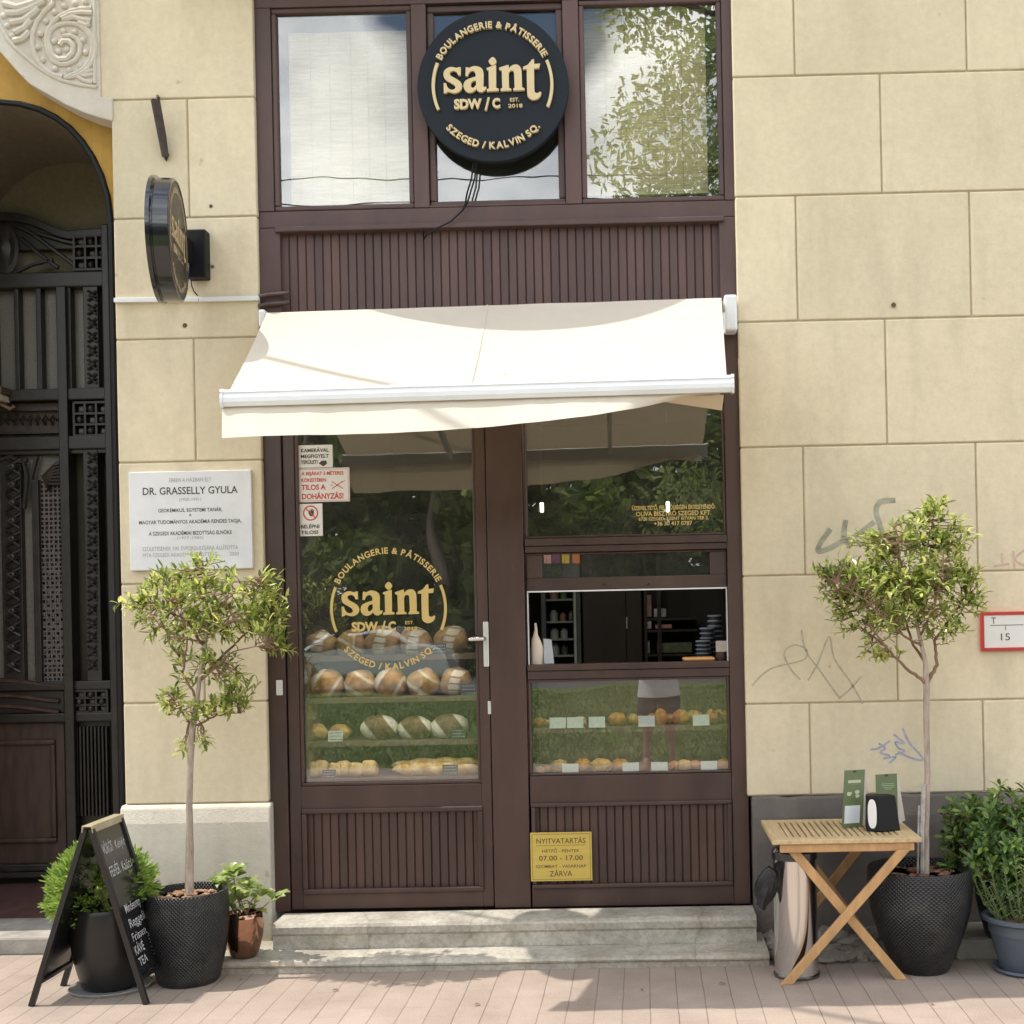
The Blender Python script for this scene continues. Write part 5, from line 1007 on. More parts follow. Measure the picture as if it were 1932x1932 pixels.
MB().tube([P(1731, 1655, yT-0.01), P(1734, 1520, yT-0.01)], 0.005, 6).build('stake', MATS['pale_stake'], t2)
lm = [([P(u, v, yT+dy) for u, v, dy in q], r_) for q, r_ in (([(1748,1290,0),(1715,1265,-.02),(1672,1222,-.05),(1640,1180,-.06)], .009), ([(1750,1288,0),(1768,1255,.0),(1762,1210,.03),(1790,1170,.05),(1825,1120,.06)], .010), ([(1746,1250,0),(1720,1210,.05),(1700,1140,.08),(1680,1070,.1)], .008), ([(1740,1220,0),(1690,1190,-.08),(1630,1130,-.1),(1580,1100,-.1)], .007), ([(1735,1200,0),(1765,1140,-.08),(1780,1060,-.1)], .007), ([(1722,1140,0),(1700,1060,-.05),(1690,990,-.05)], .006), ([(1718,1100,0),(1750,1030,.05),(1765,960,.06)], .006), ([(1672,1222,-.05),(1620,1180,.05),(1590,1130,.08)], .006))]
bl_ = [B_(1575,1110,44,40,yT,14), B_(1550,1070,22,18,yT,5), B_(1600,1170,34,36,yT,9), B_(1838,1110,22,40,yT,8), B_(1790,1045,46,44,yT,22), B_(1700,1100,90,62,yT,100), B_(1640,1100,60,55,yT,56), B_(1770,1110,60,60,yT,60), B_(1725,1020,62,45,yT,52), B_(1760,965,40,30,yT,20), B_(1600,1075,42,34,yT,22), B_(1560,1085,22,22,yT,7), B_(1690,1165,75,40,yT,54), B_(1640,1190,42,36,yT,16), B_(1780,1180,55,36,yT,28), B_(1828,1080,22,30,yT,8), B_(1815,1010,26,38,yT,12), B_(1660,1030,45,34,yT,20), B_(1620,1020,24,26,yT,8), B_(1585,1140,22,36,yT,8), B_(1660,1232,40,16,yT,10), B_(1845,1140,22,20,yT,7)]
crown(t2, yT, tk2, lm, bl_, 0.049, 0.0175, m_leaf_olive, 9, 1.42)
# conifer ball behind the chalkboard
yC = -0.58; pc = P(208, 1780, yC)
t3 = thing('conifer_ball', 'round bright green dwarf conifer in a black pot behind the chalkboard', 'potted conifer', (pc.x, yC, 0))
pot(t3, pc.x, yC, 0.012, 0.36, 0.125, 0.17, 0.165, m_pot_smooth, 0.7)
MB().lathe([(0.17, 0.0), (0.182, 0.014), (0.178, 0.016), (0.16, 0.006), (0, 0.006)], 40, (pc.x, yC, 0)).build('saucer', M('grey_saucer', (0.30, 0.29, 0.27), 0.7, var=0.2), t3, smooth=True)
cc = P(190, 1682, yC+0.06); r_ = random.Random(21); mb = MB()
for i in range(1500):
    d = rv(r_); 
    if d.z < -0.55: continue
    k_ = r_.uniform(0.72, 1.0)*(1+0.14*noise.noise(d*2.6)); base = cc+Vector((d.x*0.235, d.y*0.22, d.z*0.215+0.0))*k_
    gd = (d+Vector((0, 0, 0.35))+rv(r_)*0.3).normalized()
    for q in range(4):
        dd = (gd+rv(r_)*0.45).normalized(); mb.leaf(base, dd, rv(r_), r_.uniform(0.030, 0.052), 0.0085, 0.05, 0.05, 0.55)
mb.build('foliage', m_leaf_conifer, t3)
MB().tube([(pc.x, yC, 0.33), tuple(cc)], 0.014, 8).build('trunk', m_bark, t3)
# copper pot plant on the lower step
yK = -0.315; pc = P(461, 1790, yK)
t4 = thing('copper_pot_plant', 'pale broad leaved plant in a shiny copper pot on the lower step', 'potted plant', (pc.x, yK, 0.06))
m_copper = M('polished_copper', (0.34, 0.19, 0.13), 0.05, 1.0, var=0.0)
pot(t4, pc.x, yK, 0.06, 0.205, 0.064, 0.09, 0.086, m_copper, 0.6, 0.006, soil_drop=0.02, n=48)
r_ = random.Random(5); lf = MB(); tw = MB(); zt2 = 0.25
for (u, v, dy, n) in ((440,1645,-.02,22), (425,1662,0,16), (468,1668,-.05,16), (452,1690,.03,12), (408,1668,.06,9), (492,1682,-.03,9), (517,1692,-.03,6), (480,1705,.04,8), (440,1705,-.04,8)):
    e = P(u, v, yK+dy); s_ = Vector((pc.x+r_.uniform(-.03, .03), yK+r_.uniform(-.03, .03), zt2)); tw.tube([s_, s_.lerp(e, 0.5)+rv(r_)*0.02, e], [0.004, 0.003, 0.002], 5)
    for j in range(n):
        a_ = j*2.4; dd = Vector((math.cos(a_), math.sin(a_), r_.uniform(-0.1, 0.9))).normalized(); lf.leaf(e-Vector((0, 0, 0.012*(j % 3))), dd, Vector((0, 0, 1))+rv(r_)*0.4, r_.uniform(0.06, 0.092), r_.uniform(0.034, 0.048), 0.10, 0.12, 0.55)
tw.build('stems', m_twig, t4); lf.build('foliage', m_leaf_broad, t4)
# glossy bush at the far right
yE = -0.34; pc = P(1905, 1760, yE)
t5 = thing('glossy_bush', 'dense glossy green bush in a dark pot at the edge of the wide wall', 'potted bush', (pc.x, yE, 0.0))
pot(t5, pc.x, yE, 0.10, 0.26, 0.11, 0.155, 0.165, M('dark_navy_pot', (0.018, 0.020, 0.028), 0.45), 0.95)
r_ = random.Random(31); lf = MB(); tw = MB(); cE = P(1890, 1595, yE-0.02)
for i in range(330):
    d = rv(r_); e = cE+Vector((d.x*0.29, d.y*0.24, d.z*0.25))*(r_.random()**0.33)
    if e.z < cE.z-0.16 and r_.random() < 0.6: continue
    if i % 6 == 0: e = e+Vector((0, 0, 0.05+0.05*r_.random())) if d.z > 0.3 else e
    base = Vector((pc.x, yE, 0.34)); 
    if i % 3 == 0: tw.tube([base, base.lerp(e, 0.5)+rv(r_)*0.03, e], [0.005, 0.004, 0.002], 5)
    up_ = (e-base).normalized()
    for j in range(8):
        a_ = j*2.4; ref = up_.cross(Vector((1, 0.3, 0.2))).normalized(); bi = up_.cross(ref); dd = (ref*math.cos(a_)+bi*math.sin(a_)+up_*r_.uniform(0.2, 1.0)).normalized()
        lf.leaf(e-up_*0.006*j, dd, up_+rv(r_)*0.4, r_.uniform(0.045, 0.07), r_.uniform(0.018, 0.025), 0.12, 0.1, 0.55)
tw.build('stems', m_twig, t5); lf.build('foliage', m_leaf_bush, t5)
# herb pot
yH2 = -0.55; pc = P(1937, 1800, yH2)
t6 = thing('herb_pot', 'upright rosemary like herb in a grey blue plastic pot at the right edge', 'potted herb', (pc.x, yH2, 0.0))
m_plas = M('grey_blue_plastic', (0.085, 0.10, 0.125), 0.45, var=0.08)
MB().lathe([(0.115, 0.012), (0.12, 0.02), (0.165, 0.20), (0.168, 0.225), (0.18, 0.228), (0.195, 0.238), (0.195, 0.25), (0.182, 0.256), (0.17, 0.25), (0.165, 0.18)], 56, (pc.x, yH2, 0)).build('pot', m_plas, t6, smooth=True)
MB().lathe([(0.13, 0.0), (0.15, 0.012), (0.148, 0.024), (0.14, 0.022), (0.125, 0.01), (0, 0.01)], 48, (pc.x, yH2, 0)).build('saucer', m_plas, t6, smooth=True)
MB().lathe([(0.166, 0.22), (0, 0.225)], 30, (pc.x, yH2, 0)).build('soil', m_soil, t6)
r_ = random.Random(8); lf = MB(); tw = MB()
for i in range(64):
    a_ = r_.uniform(0, 6.28); q = 0.13*math.sqrt(r_.random()); s_ = Vector((pc.x+q*math.cos(a_), yH2+q*math.sin(a_), 0.22)); ht = r_.uniform(0.14, 0.34); ln_ = Vector((math.cos(a_)*q*1.1, math.sin(a_)*q*1.1, ht))
    e = s_+ln_; m_ = s_.lerp(e, 0.5)+rv(r_)*0.015+Vector((math.cos(a_)*0.01, math.sin(a_)*0.01, 0)); tw.tube([s_, m_, e], [0.003, 0.0025, 0.0015], 4)
    for j in range(int(ht/0.0075)):
        t = 0.12+0.88*j/(ht/0.0075); p = s_.lerp(m_, t*2) if t < 0.5 else m_.lerp(e, t*2-1); b2 = j*2.4; dd = Vector((math.cos(b2), math.sin(b2), r_.uniform(0.4, 1.1))).normalized(); lf.leaf(p, dd, rv(r_), r_.uniform(0.018, 0.03), 0.005, 0.05, 0.0, 0.5)
tw.build('stems', M('green_stems', (0.12, 0.15, 0.05), 0.6), t6); lf.build('foliage', m_leaf_herb, t6)

# ------------------------------------------------------------------ bread rack behind the door glass
def loaf_mat(name, crust, flour, dirv, bands, wob=0.35, dark=None, slash=0):
    m, Nn, Ll, b_ = node_mat(name); t = Nn.new('ShaderNodeTexCoord')
    z1 = noise_node(Nn, Ll, 22, 6, 0.6); base = ramp(Nn, Ll, z1.outputs['Fac'], dark or tuple(c*0.55 for c in crust), crust, 0.36, 0.6).outputs['Color']
    w2 = mixc(Nn, Ll, 0.02*wob, t.outputs['Object'], noise_node(Nn, Ll, 14, 3).outputs['Color'], 'ADD')
    dp = Nn.new('ShaderNodeVectorMath'); dp.operation = 'DOT_PRODUCT'; Ll.new(w2, dp.inputs[0]); dp.inputs[1].default_value = Vector(dirv).normalized()
    col = base
    for lo, hi in bands:
        r = Nn.new('ShaderNodeMapRange'); r.inputs['From Min'].default_value = lo-0.004; r.inputs['From Max'].default_value = lo+0.004; Ll.new(dp.outputs['Value'], r.inputs['Value'])
        r2 = Nn.new('ShaderNodeMapRange'); r2.inputs['From Min'].default_value = hi+0.004; r2.inputs['From Max'].default_value = hi-0.004; Ll.new(dp.outputs['Value'], r2.inputs['Value'])
        mu = Nn.new('ShaderNodeMath'); mu.operation = 'MULTIPLY'; Ll.new(r.outputs[0], mu.inputs[0]); Ll.new(r2.outputs[0], mu.inputs[1])
        fac = mu.outputs[0]
        if slash:
            wv = Nn.new('ShaderNodeTexWave'); wv.bands_direction = 'Z'; wv.inputs['Scale'].default_value = 9; wv.inputs['Distortion'].default_value = 3.5; Ll.new(t.outputs['Object'], wv.inputs['Vector'])
            sr = Nn.new('ShaderNodeMapRange'); sr.inputs['From Min'].default_value = 0.08; sr.inputs['From Max'].default_value = 0.25; Ll.new(wv.outputs['Fac'], sr.inputs['Value'])
            m3 = Nn.new('ShaderNodeMath'); m3.operation = 'MULTIPLY'; Ll.new(fac, m3.inputs[0]); Ll.new(sr.outputs[0], m3.inputs[1]); fac = m3.outputs[0]
        fl2 = ramp(Nn, Ll, z1.outputs['Fac'], tuple(c*0.75 for c in flour), flour, 0.3, 0.55).outputs['Color']; col = mixc(Nn, Ll, fac, col, fl2)
    Ll.new(col, b_.inputs['Base Color']); b_.inputs['Roughness'].default_value = 0.65; b_.inputs['Specular IOR Level'].default_value = 0.3
    bump(Nn, Ll, b_, noise_node(Nn, Ll, 70, 5, 0.65).outputs['Fac'], 0.5, 0.004); return m
CR, FLR = (0.50, 0.29, 0.125), (0.74, 0.66, 0.53)
ml_a = loaf_mat('floury_half_crust', CR, FLR, (1, -0.3, -0.25), [(-0.006, 0.05)], 0.9, slash=1); ml_a2 = loaf_mat('scored_crust', CR, FLR, (0.6, 0, 1), [(-0.055, -0.03), (0.006, 0.022)], 0.9)
ml_b = loaf_mat('golden_scored_crust', (0.56, 0.31, 0.11), FLR, (1, 0, -0.6), [(-0.085, -0.04), (0.045, 0.060)], 0.9); ml_b2 = loaf_mat('cross_scored_crust', (0.58, 0.33, 0.12), FLR, (0.7, 0, 1), [(-0.04, -0.018), (0.055, 0.068)], 1.0)
ml_c = loaf_mat('rye_crust', (0.17, 0.095, 0.045), (0.70, 0.66, 0.54), (1, 0.2, 0.75), [(-0.12, -0.036), (0.058, 0.12)], 0.4, dark=(0.085, 0.05, 0.025))
ml_r = loaf_mat('soft_roll_crust', (0.58, 0.37, 0.14), FLR, (0, 0, 1), [(0.2, 0.3)], dark=(0.40, 0.22, 0.07)); ml_p = loaf_mat('flatbread_crust', (0.62, 0.44, 0.22), FLR, (0, 0, 1), [(0.2, 0.3)], dark=(0.52, 0.34, 0.15))
ml_g = loaf_mat('baguette_crust', (0.60, 0.38, 0.14), (0.68, 0.50, 0.26), (1, 0, 0.9), [(-0.15, -0.12), (-0.08, -0.05), (-0.01, 0.02), (0.06, 0.09), (0.13, 0.16)], 0.5, dark=(0.45, 0.25, 0.085))
YL = 0.25; KL = (YL+DIST)/FPX
rack = thing('bread_rack', 'four tier wooden bread rack standing behind the door glass', 'rack', ((X(567)+X(894))/2, 0.27, 0.18))
rz = [P(735, v, 0.13).z for v in (1237, 1316, 1398, 1468)]
m_shelf_fill = M('added_fill_glow', (1.0, 0.92, 0.80), 0.5, var=0, emit=9.0)  # glowing strips added under the shelves to brighten bread and pastries
for i, z in enumerate(rz[:3]): MB().box(X(580), X(885), 0.134, 0.152, z-0.0205, z-0.0165).build('shelf_fill_glow', m_shelf_fill, rack)
for i, z in enumerate(rz):
    mb = MB(); mb.box(X(564), X(900), 0.13, 0.40, z-0.016, z); mb.box(X(564), X(900), 0.118, 0.1295, z-0.024, z+0.004); mb.build('shelf', m_shelf, rack, bevel=0.002)
mb = MB()
for u in (562, 902): mb.box(X(u)-0.008, X(u)+0.008, 0.14, 0.40, 0.181, rz[0]+0.02)
mb.build('side_panel', m_shelf, rack)
ORD = ['first', 'second', 'third', 'fourth', 'fifth', 'sixth', 'seventh', 'eighth', 'ninth']
def loaf(name, lab, cat, u, z, rx, rz_, ry, mat, grp, seed, amp=0.14, y=YL, rot=0.0):
    c = P(u, 1300, y); mb = MB(); mb.blob((0, 0, 0), (rx, ry, rz_), seed, amp, 26, 16, 1.6)
    mb.v = [Vector((v.x, v.y, max(v.z, -rz_*0.78))) for v in mb.v]
    R_ = Matrix.Rotation(rot, 4, 'Z'); o = mb.build(name, mat, loc=(0, 0, 0), smooth=True); o.location = (c.x, y, z+rz_*0.78); o.rotation_euler = (0, 0, rot); return tag(o, lab, cat, grp)
lb1 = ['floury round loaf at the left end of the top shelf', 'round loaf under the gold lettering, second from the left on the top shelf', 'dark crusted round loaf in the middle of the top shelf', 'half floured round loaf, fourth from the left on the top shelf', 'round loaf beside the door handle on the top shelf']
for i, (u, r) in enumerate(((608, 30), (664, 29), (724, 33), (786, 31), (853, 32))): loaf('bread_loaf', lb1[i], 'bread', u, rz[0], r*KL, r*KL*0.93, r*KL*0.95, ml_a2 if i == 1 else ml_a, 'round loaves on the upper shelves', i+1)
lb2 = ['golden scored loaf at the left end of the second shelf', 'golden loaf, second from the left on the second shelf', 'golden loaf with pale sides in the middle of the second shelf', 'golden cross scored loaf, fourth from the left on the second shelf', 'dark topped loaf at the right end of the second shelf']
for i, (u, r) in enumerate(((618, 32), (680, 31), (738, 31), (800, 31), (862, 31))): loaf('bread_loaf', lb2[i], 'bread', u, rz[1], r*KL, r*KL*0.95, r*KL*0.95, (ml_b, ml_b2, ml_b, ml_b2, ml_a)[i], 'round loaves on the upper shelves', i+11)
lb3 = ['dark rye loaf banded with flour, left of the three rye loaves', 'dark rye loaf in the middle of the three rye loaves', 'dark rye loaf behind a small black tag, right of the three rye loaves']
for i, (u, r) in enumerate(((715, 36), (782, 33), (848, 36))): loaf('rye_loaf', lb3[i], 'bread', u, rz[2], r*KL, r*KL*0.72, r*KL*0.9, ml_c, 'dark rye loaves on the third shelf', i+21, 0.08)
for i, u in enumerate((598, 640)): loaf('bread_roll', ['small golden roll at the left end of the third shelf', 'small golden roll behind the white card on the third shelf'][i], 'bread roll', u, rz[2], 20*KL, 17*KL, 19*KL, ml_r, 'small rolls on the third shelf', i+31)
for i, (u, w__, h__, r_) in enumerate(((589, 14, 17, .2), (607, 13, 18, -.1), (630, 13, 15, .3), (651, 13, 17, -.2), (672, 13, 15, .15), (697, 14, 17, 0))):
    mb = MB(); mb.box(-w__*KL, w__*KL, -0.05, 0.05, 0, h__*1.7*KL); o = mb.build('flatbread', ml_p, loc=(0, 0, 0), bevel=0.022, seg=4, smooth=True); c = P(u, 1440, 0.21); o.location = (c.x, 0.20+0.012*(i % 2), rz[3]); o.rotation_euler = (-0.35, r_*0.6, r_)
    tag(o, f'pale flat bread piece leaning on the bottom shelf, {ORD[i]} from the left', 'bread', 'flat bread pieces on the bottom shelf')
for i, (u, v, y) in enumerate(((822, 1430, 0.30), (824, 1450, 0.20))):
    mb = MB(); c = P(u, v, y); n = 24; pts_ = []; rs_ = []
    for j in range(n+1): t = j/n; pts_.append(Vector(((t-0.5)*0.46, 0.004*math.sin(t*5), 0.004*math.sin(t*23)))); rs_.append(0.033*math.sqrt(max(0.02, 1-abs(2*t-1)**3.2)))
    mb.tube(pts_, rs_, 16); o = mb.build('baguette', ml_g, loc=(0, 0, 0), smooth=True); o.location = (c.x, y, rz[3]+0.031+(0.016 if i == 0 else 0)); o.rotation_euler = (0, -0.02 if i == 0 else 0.015, 0.03)
    tag(o, ['back baguette lying on the bottom shelf', 'front baguette with a tag lying on the bottom shelf'][i], 'baguette', 'baguettes on the bottom shelf')
m_tag = M('black_price_tag', (0.02, 0.02, 0.022), 0.5, var=0); m_card = M('white_price_card', (0.66, 0.68, 0.60), 0.5, var=0.03)
def card(u, v, w__, h__, y, mat, lab, grp, z=None, lines=0, mat2=None):
    c = P(u, v, y); k_ = (y+DIST)/FPX; z0 = c.z-h__/2*k_ if z is None else z
    t = thing('price_card', lab, 'price card', (c.x, y, z0), grp)
    mb = MB(); mb.add([(c.x-w__/2*k_, y, z0), (c.x+w__/2*k_, y, z0), (c.x+w__/2*k_, y+0.012, z0+h__*k_), (c.x-w__/2*k_, y+0.012, z0+h__*k_)], [(0, 1, 2, 3)]); mb.prism([(c.x-w__/2*k_, y+0.001, z0), (c.x+w__/2*k_, y+0.001, z0), (c.x+w__/2*k_, y+0.013, z0+h__*k_), (c.x-w__/2*k_, y+0.013, z0+h__*k_)], (0, 0.001, 0)); mb.build('card', mat, t)
    if lines:
        mb = MB(); r_ = random.Random(int(u))
        for i in range(lines):
            f = 0.8-0.6*i/max(1, lines-1) if lines > 1 else 0.5; zz_ = z0+h__*k_*f; yy = y+0.012*f-0.0012; x = c.x-w__*k_*0.38
            while x < c.x+w__*k_*0.36:
                l_ = r_.uniform(0.003, 0.010); mb.add([(x, yy, zz_-0.0016), (x+l_, yy, zz_-0.0016), (x+l_, yy+0.0004, zz_+0.0016), (x, yy+0.0004, zz_+0.0016)], [(0, 1, 2, 3)]); x += l_+0.003
        mb.build('handwriting', mat2 or m_chalk, t)
card(828, 1221, 26, 20, 0.115, m_tag, 'small black price tag at the right end of the top shelf', 'price tags in the bread rack', rz[0]+0.004, 3)
card(884, 1297, 30, 22, 0.115, m_tag, 'small black price tag at the right end of the second shelf', 'price tags in the bread rack', rz[1]+0.004, 3)
card(632, 1381, 28, 20, 0.115, m_card, 'small white price card before the rolls on the third shelf', 'price tags in the bread rack', rz[2]+0.004, 3, m_ink)
card(864, 1374, 28, 18, 0.115, m_tag, 'small black price tag before the last rye loaf', 'price tags in the bread rack', rz[2]+0.008, 3)
card(620, 1457, 26, 16, 0.115, m_tag, 'small dark price tag before the flat bread pieces', 'price tags in the bread rack', rz[3]+0.006, 3)
card(849, 1452, 30, 19, 0.115, m_tag, 'small dark price tag before the baguettes', 'price tags in the bread rack', rz[3]+0.012, 3)

# ------------------------------------------------------------------ pastry counter behind the lower pane
ctn = thing('pastry_counter', 'two shelf pastry counter behind the lower serving pane', 'counter', (X(1185), 0.3, 0.18))
sz = [P(1185, v, 0.115).z for v in (1371, 1459)]
for z in sz: 
    mb = MB(); mb.box(X(997), X(1376), 0.112, 0.46, z-0.012, z); mb.box(X(997), X(1376), 0.106, 0.1115, z-0.026, z+0.002); mb.build('shelf', m_shelf, ctn, bevel=0.002)
for z in (sz[0]-0.0125, ZR(1262)-0.0205): MB().box(X(1010), X(1363), 0.150, 0.168, z-0.004, z-0.0005).build('shelf_fill_glow', m_shelf_fill, ctn)  # same added glow, hidden under the pastry shelf and worktop
MB().box(X(997), X(1376), 0.47, 0.50, 0.181, ZR(1275)).build('back_panel', m_shelf, ctn)
MB().box(r0, r1, 0.125, 0.62, ZR(1262)-0.02, ZR(1262)).build('worktop', m_brown, ctn, bevel=0.003)
ml_q = loaf_mat('glazed_pastry', (0.60, 0.28, 0.075), FLR, (0, 0, 1), [(0.2, 0.3)], dark=(0.40, 0.15, 0.04))
up = [(1015, 12, 13), (1029, 9, 9), (1073, 12, 12), (1094, 12, 12), (1163, 17, 18), (1193, 12, 14), (1208, 13, 13), (1232, 12, 14), (1245, 14, 20), (1264, 13, 13), (1283, 15, 19), (1308, 18, 17), (1342, 14, 19), (1359, 15, 18)]
dn_ = [(1015, 10, 9), (1030, 11, 8), (1052, 15, 18), (1096, 17, 17), (1131, 21, 18), (1166, 17, 15), (1188, 13, 11), (1271, 15, 11), (1288, 13, 15), (1309, 14, 11), (1331, 14, 11), (1362, 13, 12)]
where = ['{} pastry from the left on the upper pastry shelf', '{} pastry from the left on the lower pastry shelf']
OR2 = ORD+['tenth', 'eleventh', 'twelfth', 'thirteenth', 'fourteenth']
KP = (0.22+DIST)/FPX
for k_, (lst, z) in enumerate(((up, sz[0]), (dn_, sz[1]))):
    for i, (u, rx, rz_) in enumerate(lst):
        y = 0.20+0.05*(i % 2)
        shape = 'round bun' if rx >= 15 else 'small glazed'
        o = loaf('pastry', 'golden baked '+where[k_].format(OR2[i]), 'pastry', u, z, rx*KP, rz_*KP*0.8, rx*KP*0.9, (ml_q, ml_r)[(i+k_) % 2], 'pastries behind the lower serving pane', 40+i+20*k_, 0.22, y)
wh = ['beside the pane edge', 'second from the pane edge', 'third from the pane edge', 'among the croissants', 'under the pane corner']
for i, u in enumerate((1052, 1085, 1126, 1220, 1323)): card(u, 1360, 31, 20, 0.085, m_card, f'white price card on the upper pastry shelf, {ORD[i]} from the left', 'price cards on the pastry shelves', sz[0]+0.001, 0)
for i, u in enumerate((1076, 1190, 1244, 1338)): card(u, 1446, 31, 20, 0.085, m_card, f'white price card on the lower pastry shelf, {ORD[i]} from the left', 'price cards on the pastry shelves', sz[1]+0.003, 0)

# ------------------------------------------------------------------ things seen in the serving hatch
ZS = ZR(1251)+0.0005; yh = 0.085
pa, pb = P(1000, 1251, yh), P(1026, 1251, yh); kk = (yh+DIST)/FPX
mb = MB(); base = len(mb.v); prof = [(0, 0.0, 13, 8), (18, 0.5, 13, 9), (34, -0.2, 11.5, 8), (46, -2, 8, 5), (56, -2.5, 4.5, 2.5), (66, -1.5, 2.8, 1.6), (78, -2.5, 2.0, 1.0)]
for h__, dx, a_, b2 in prof:
    for k_ in range(14): th = 2*math.pi*k_/14; q = 1+0.12*noise.noise((k_*0.9, h__*0.08, 2)); mb.v.append(Vector(((pa.x+pb.x)/2+(dx+a_*math.cos(th)*q)*kk, yh+0.03+b2*math.sin(th)*kk*q, ZS+h__*kk)))
for i in range(len(prof)-1):
    for k_ in range(14): mb.f.append([base+i*14+k_, base+i*14+(k_+1) % 14, base+(i+1)*14+(k_+1) % 14, base+(i+1)*14+k_]); mb.m.append(0)
tag(mb.build('paper_bag', M('cream_paper', (0.62, 0.53, 0.44), 0.7, var=0.06), smooth=True), 'cream paper bag with a twisted top at the left of the serving hatch', 'paper bag')
mb = MB(); p = [P(u, v, yh) for u, v in [(1025,1252),(1044,1252),(1038,1207),(1023,1205)]]; q = [x+Vector((0.004, 0.03 if i > 1 else 0.002, 0)) for i, x in enumerate(p)]; mb.prism(q, (0.0, 0.003, 0))
tag(mb.build('folded_card', M('grey_card', (0.38, 0.39, 0.42), 0.6)), 'grey folded card leaning beside the twisted paper bag', 'card')
a_ = P(1288, 1248, yh+0.06); c_ = P(1348, 1248, yh+0.06); mb = MB(); mb.box(a_.x, c_.x, yh, yh+0.14, ZS, ZS+0.018)
tag(mb.build('wooden_board', M('orange_board', (0.55, 0.28, 0.09), 0.5, var=0.15, vs_=6, stretch=(0.4, 6, 6)), bevel=0.008), 'small orange wooden board on the serving hatch sill', 'wooden board')
cj = P(1361, 1248, yh+0.03); jr_ = thing('jar', 'small dark jar with a pale paper label on the hatch sill', 'jar', (cj.x, yh+0.03, ZS))
MB().lathe([(0.024, ZS), (0.027, ZS+0.006), (0.027, ZS+0.05), (0.02, ZS+0.056), (0, ZS+0.056)], 24, (cj.x, yh+0.03, 0)).build('glass_body', M('brown_jar', (0.06, 0.035, 0.025), 0.2), jr_, smooth=True)
MB().box(cj.x-0.028, cj.x+0.028, yh-0.001, yh+0.001, ZS+0.045, ZS+0.10).build('label', M('kraft_label', (0.40, 0.34, 0.29), 0.7), jr_)
m_cup = M('slate_paper_cups', (0.04, 0.046, 0.06), 0.4, var=0.1); m_rim = M('pale_cup_rims', (0.22, 0.245, 0.29), 0.45)
for i, (u, v0, n, y) in enumerate(((1350, 1160, 9, 0.50), (1335, 1184, 7, 0.44), (1327, 1208, 5, 0.36))):
    c = P(u, 1230, y); zb_ = P(u, 1246, y).z; zt3 = P(u, v0, y).z; hh = (zt3-zb_)/n; t = thing('cup_stack', ['tallest stack of dark paper cups beside the jar', 'middle stack of dark paper cups in the hatch', 'shortest front stack of dark paper cups in the hatch'][i], 'cup stack', (c.x, y, zb_), 'stacks of paper cups inside the hatch')
    mb = MB(); mr = MB()
    for k_ in range(n): z = zb_+k_*hh; mb.lathe([(0.031, z), (0.036, z+hh*0.62)], 20, (c.x, y, 0)); mr.lathe([(0.036, z+hh*0.62), (0.041, z+hh*0.68), (0.041, z+hh*0.9), (0.031, z+hh*0.99)], 20, (c.x, y, 0))
    mb.build('cups', m_cup, t, smooth=True); mr.build('rims', m_rim, t, smooth=True)
MB_ = MB(); c = P(1350, 1246, 0.44); MB_.box(X(1318, 1200, 0.44), X(1372, 1200, 0.44), 0.33, 0.55, ZR(1262)+0.001, P(1350, 1247, 0.44).z); tag(MB_.build('coffee_machine', m_black, bevel=0.01), 'low black machine carrying the paper cup stacks', 'coffee machine')
# fridge, cabinet and shelves deeper in the shop
yf_ = 2.2
fx0, fx1, fz0, fz1 = P(1022, 1200, yf_).x, P(1096, 1200, yf_).x, 0.18, P(1060, 1090, yf_).z
fr_ = thing('display_fridge', 'upright glass fronted drinks fridge at the back of the shop', 'fridge', ((fx0+fx1)/2, yf_, 0.18))
mb = MB(); mb.box(fx0, fx0+0.03, yf_, yf_+0.5, fz0, fz1); mb.box(fx1-0.05, fx1, yf_, yf_+0.5, fz0, fz1); mb.box(fx0, fx1, yf_+0.5, yf_+0.53, fz0, fz1); mb.box(fx0, fx1, yf_, yf_+0.5, fz1, fz1+0.2); mb.build('cabinet', M('fridge_grey', (0.07, 0.085, 0.08), 0.4), fr_)
mb = MB()
for v in (1130, 1172, 1205, 1236): z = P(1060, v, yf_).z; mb.box(fx0+0.03, fx1-0.05, yf_+0.02, yf_+0.45, z-0.012, z)
mb.build('shelves', M('fridge_shelf', (0.22, 0.25, 0.235), 0.4), fr_)
mb = MB(); mb.box(fx1-0.045, fx1-0.03, yf_-0.012, yf_-0.001, fz0+0.8, fz1); mb.build('door_edge', M('fridge_edge', (0.42, 0.47, 0.42), 0.35), fr_)
r_ = random.Random(2); k_ = 0
for v in (1130, 1172, 1205, 1236):
    z = P(1060, v, yf_).z; x = fx0+0.05
    while x < fx1-0.09:
        h__ = r_.uniform(0.05, 0.085); w__ = r_.uniform(0.02, 0.032); col = r_.choice([('pink_carton', (0.24, 0.13, 0.11)), ('green_bottle', (0.06, 0.12, 0.045)), ('white_tub', (0.26, 0.28, 0.26)), ('dark_bottle', (0.05, 0.05, 0.04))])
        o = MB().lathe([(w__, z), (w__, z+h__*0.7), (w__*0.5, z+h__*0.9), (w__*0.5, z+h__)], 12, (x+w__, yf_+0.1, 0)).build('bottle', M(col[0], col[1], 0.35), smooth=True)
        tag(o, f'{col[0].replace("_", " ")} in the drinks fridge, {ORD[[1130, 1172, 1205, 1236].index(v)]} shelf, {(OR2+["last"]*9)[k_ % 14]} along', 'bottle', 'drinks in the fridge'); x += 2*w__+0.012; k_ += 1
    k_ = 0
cx0, cx1 = P(1100, 1200, yf_).x, P(1212, 1200, yf_).x
cbn = thing('tall_cabinet', 'tall dark wooden double cabinet between fridge and shelves', 'cabinet', ((cx0+cx1)/2, yf_, 0.18))
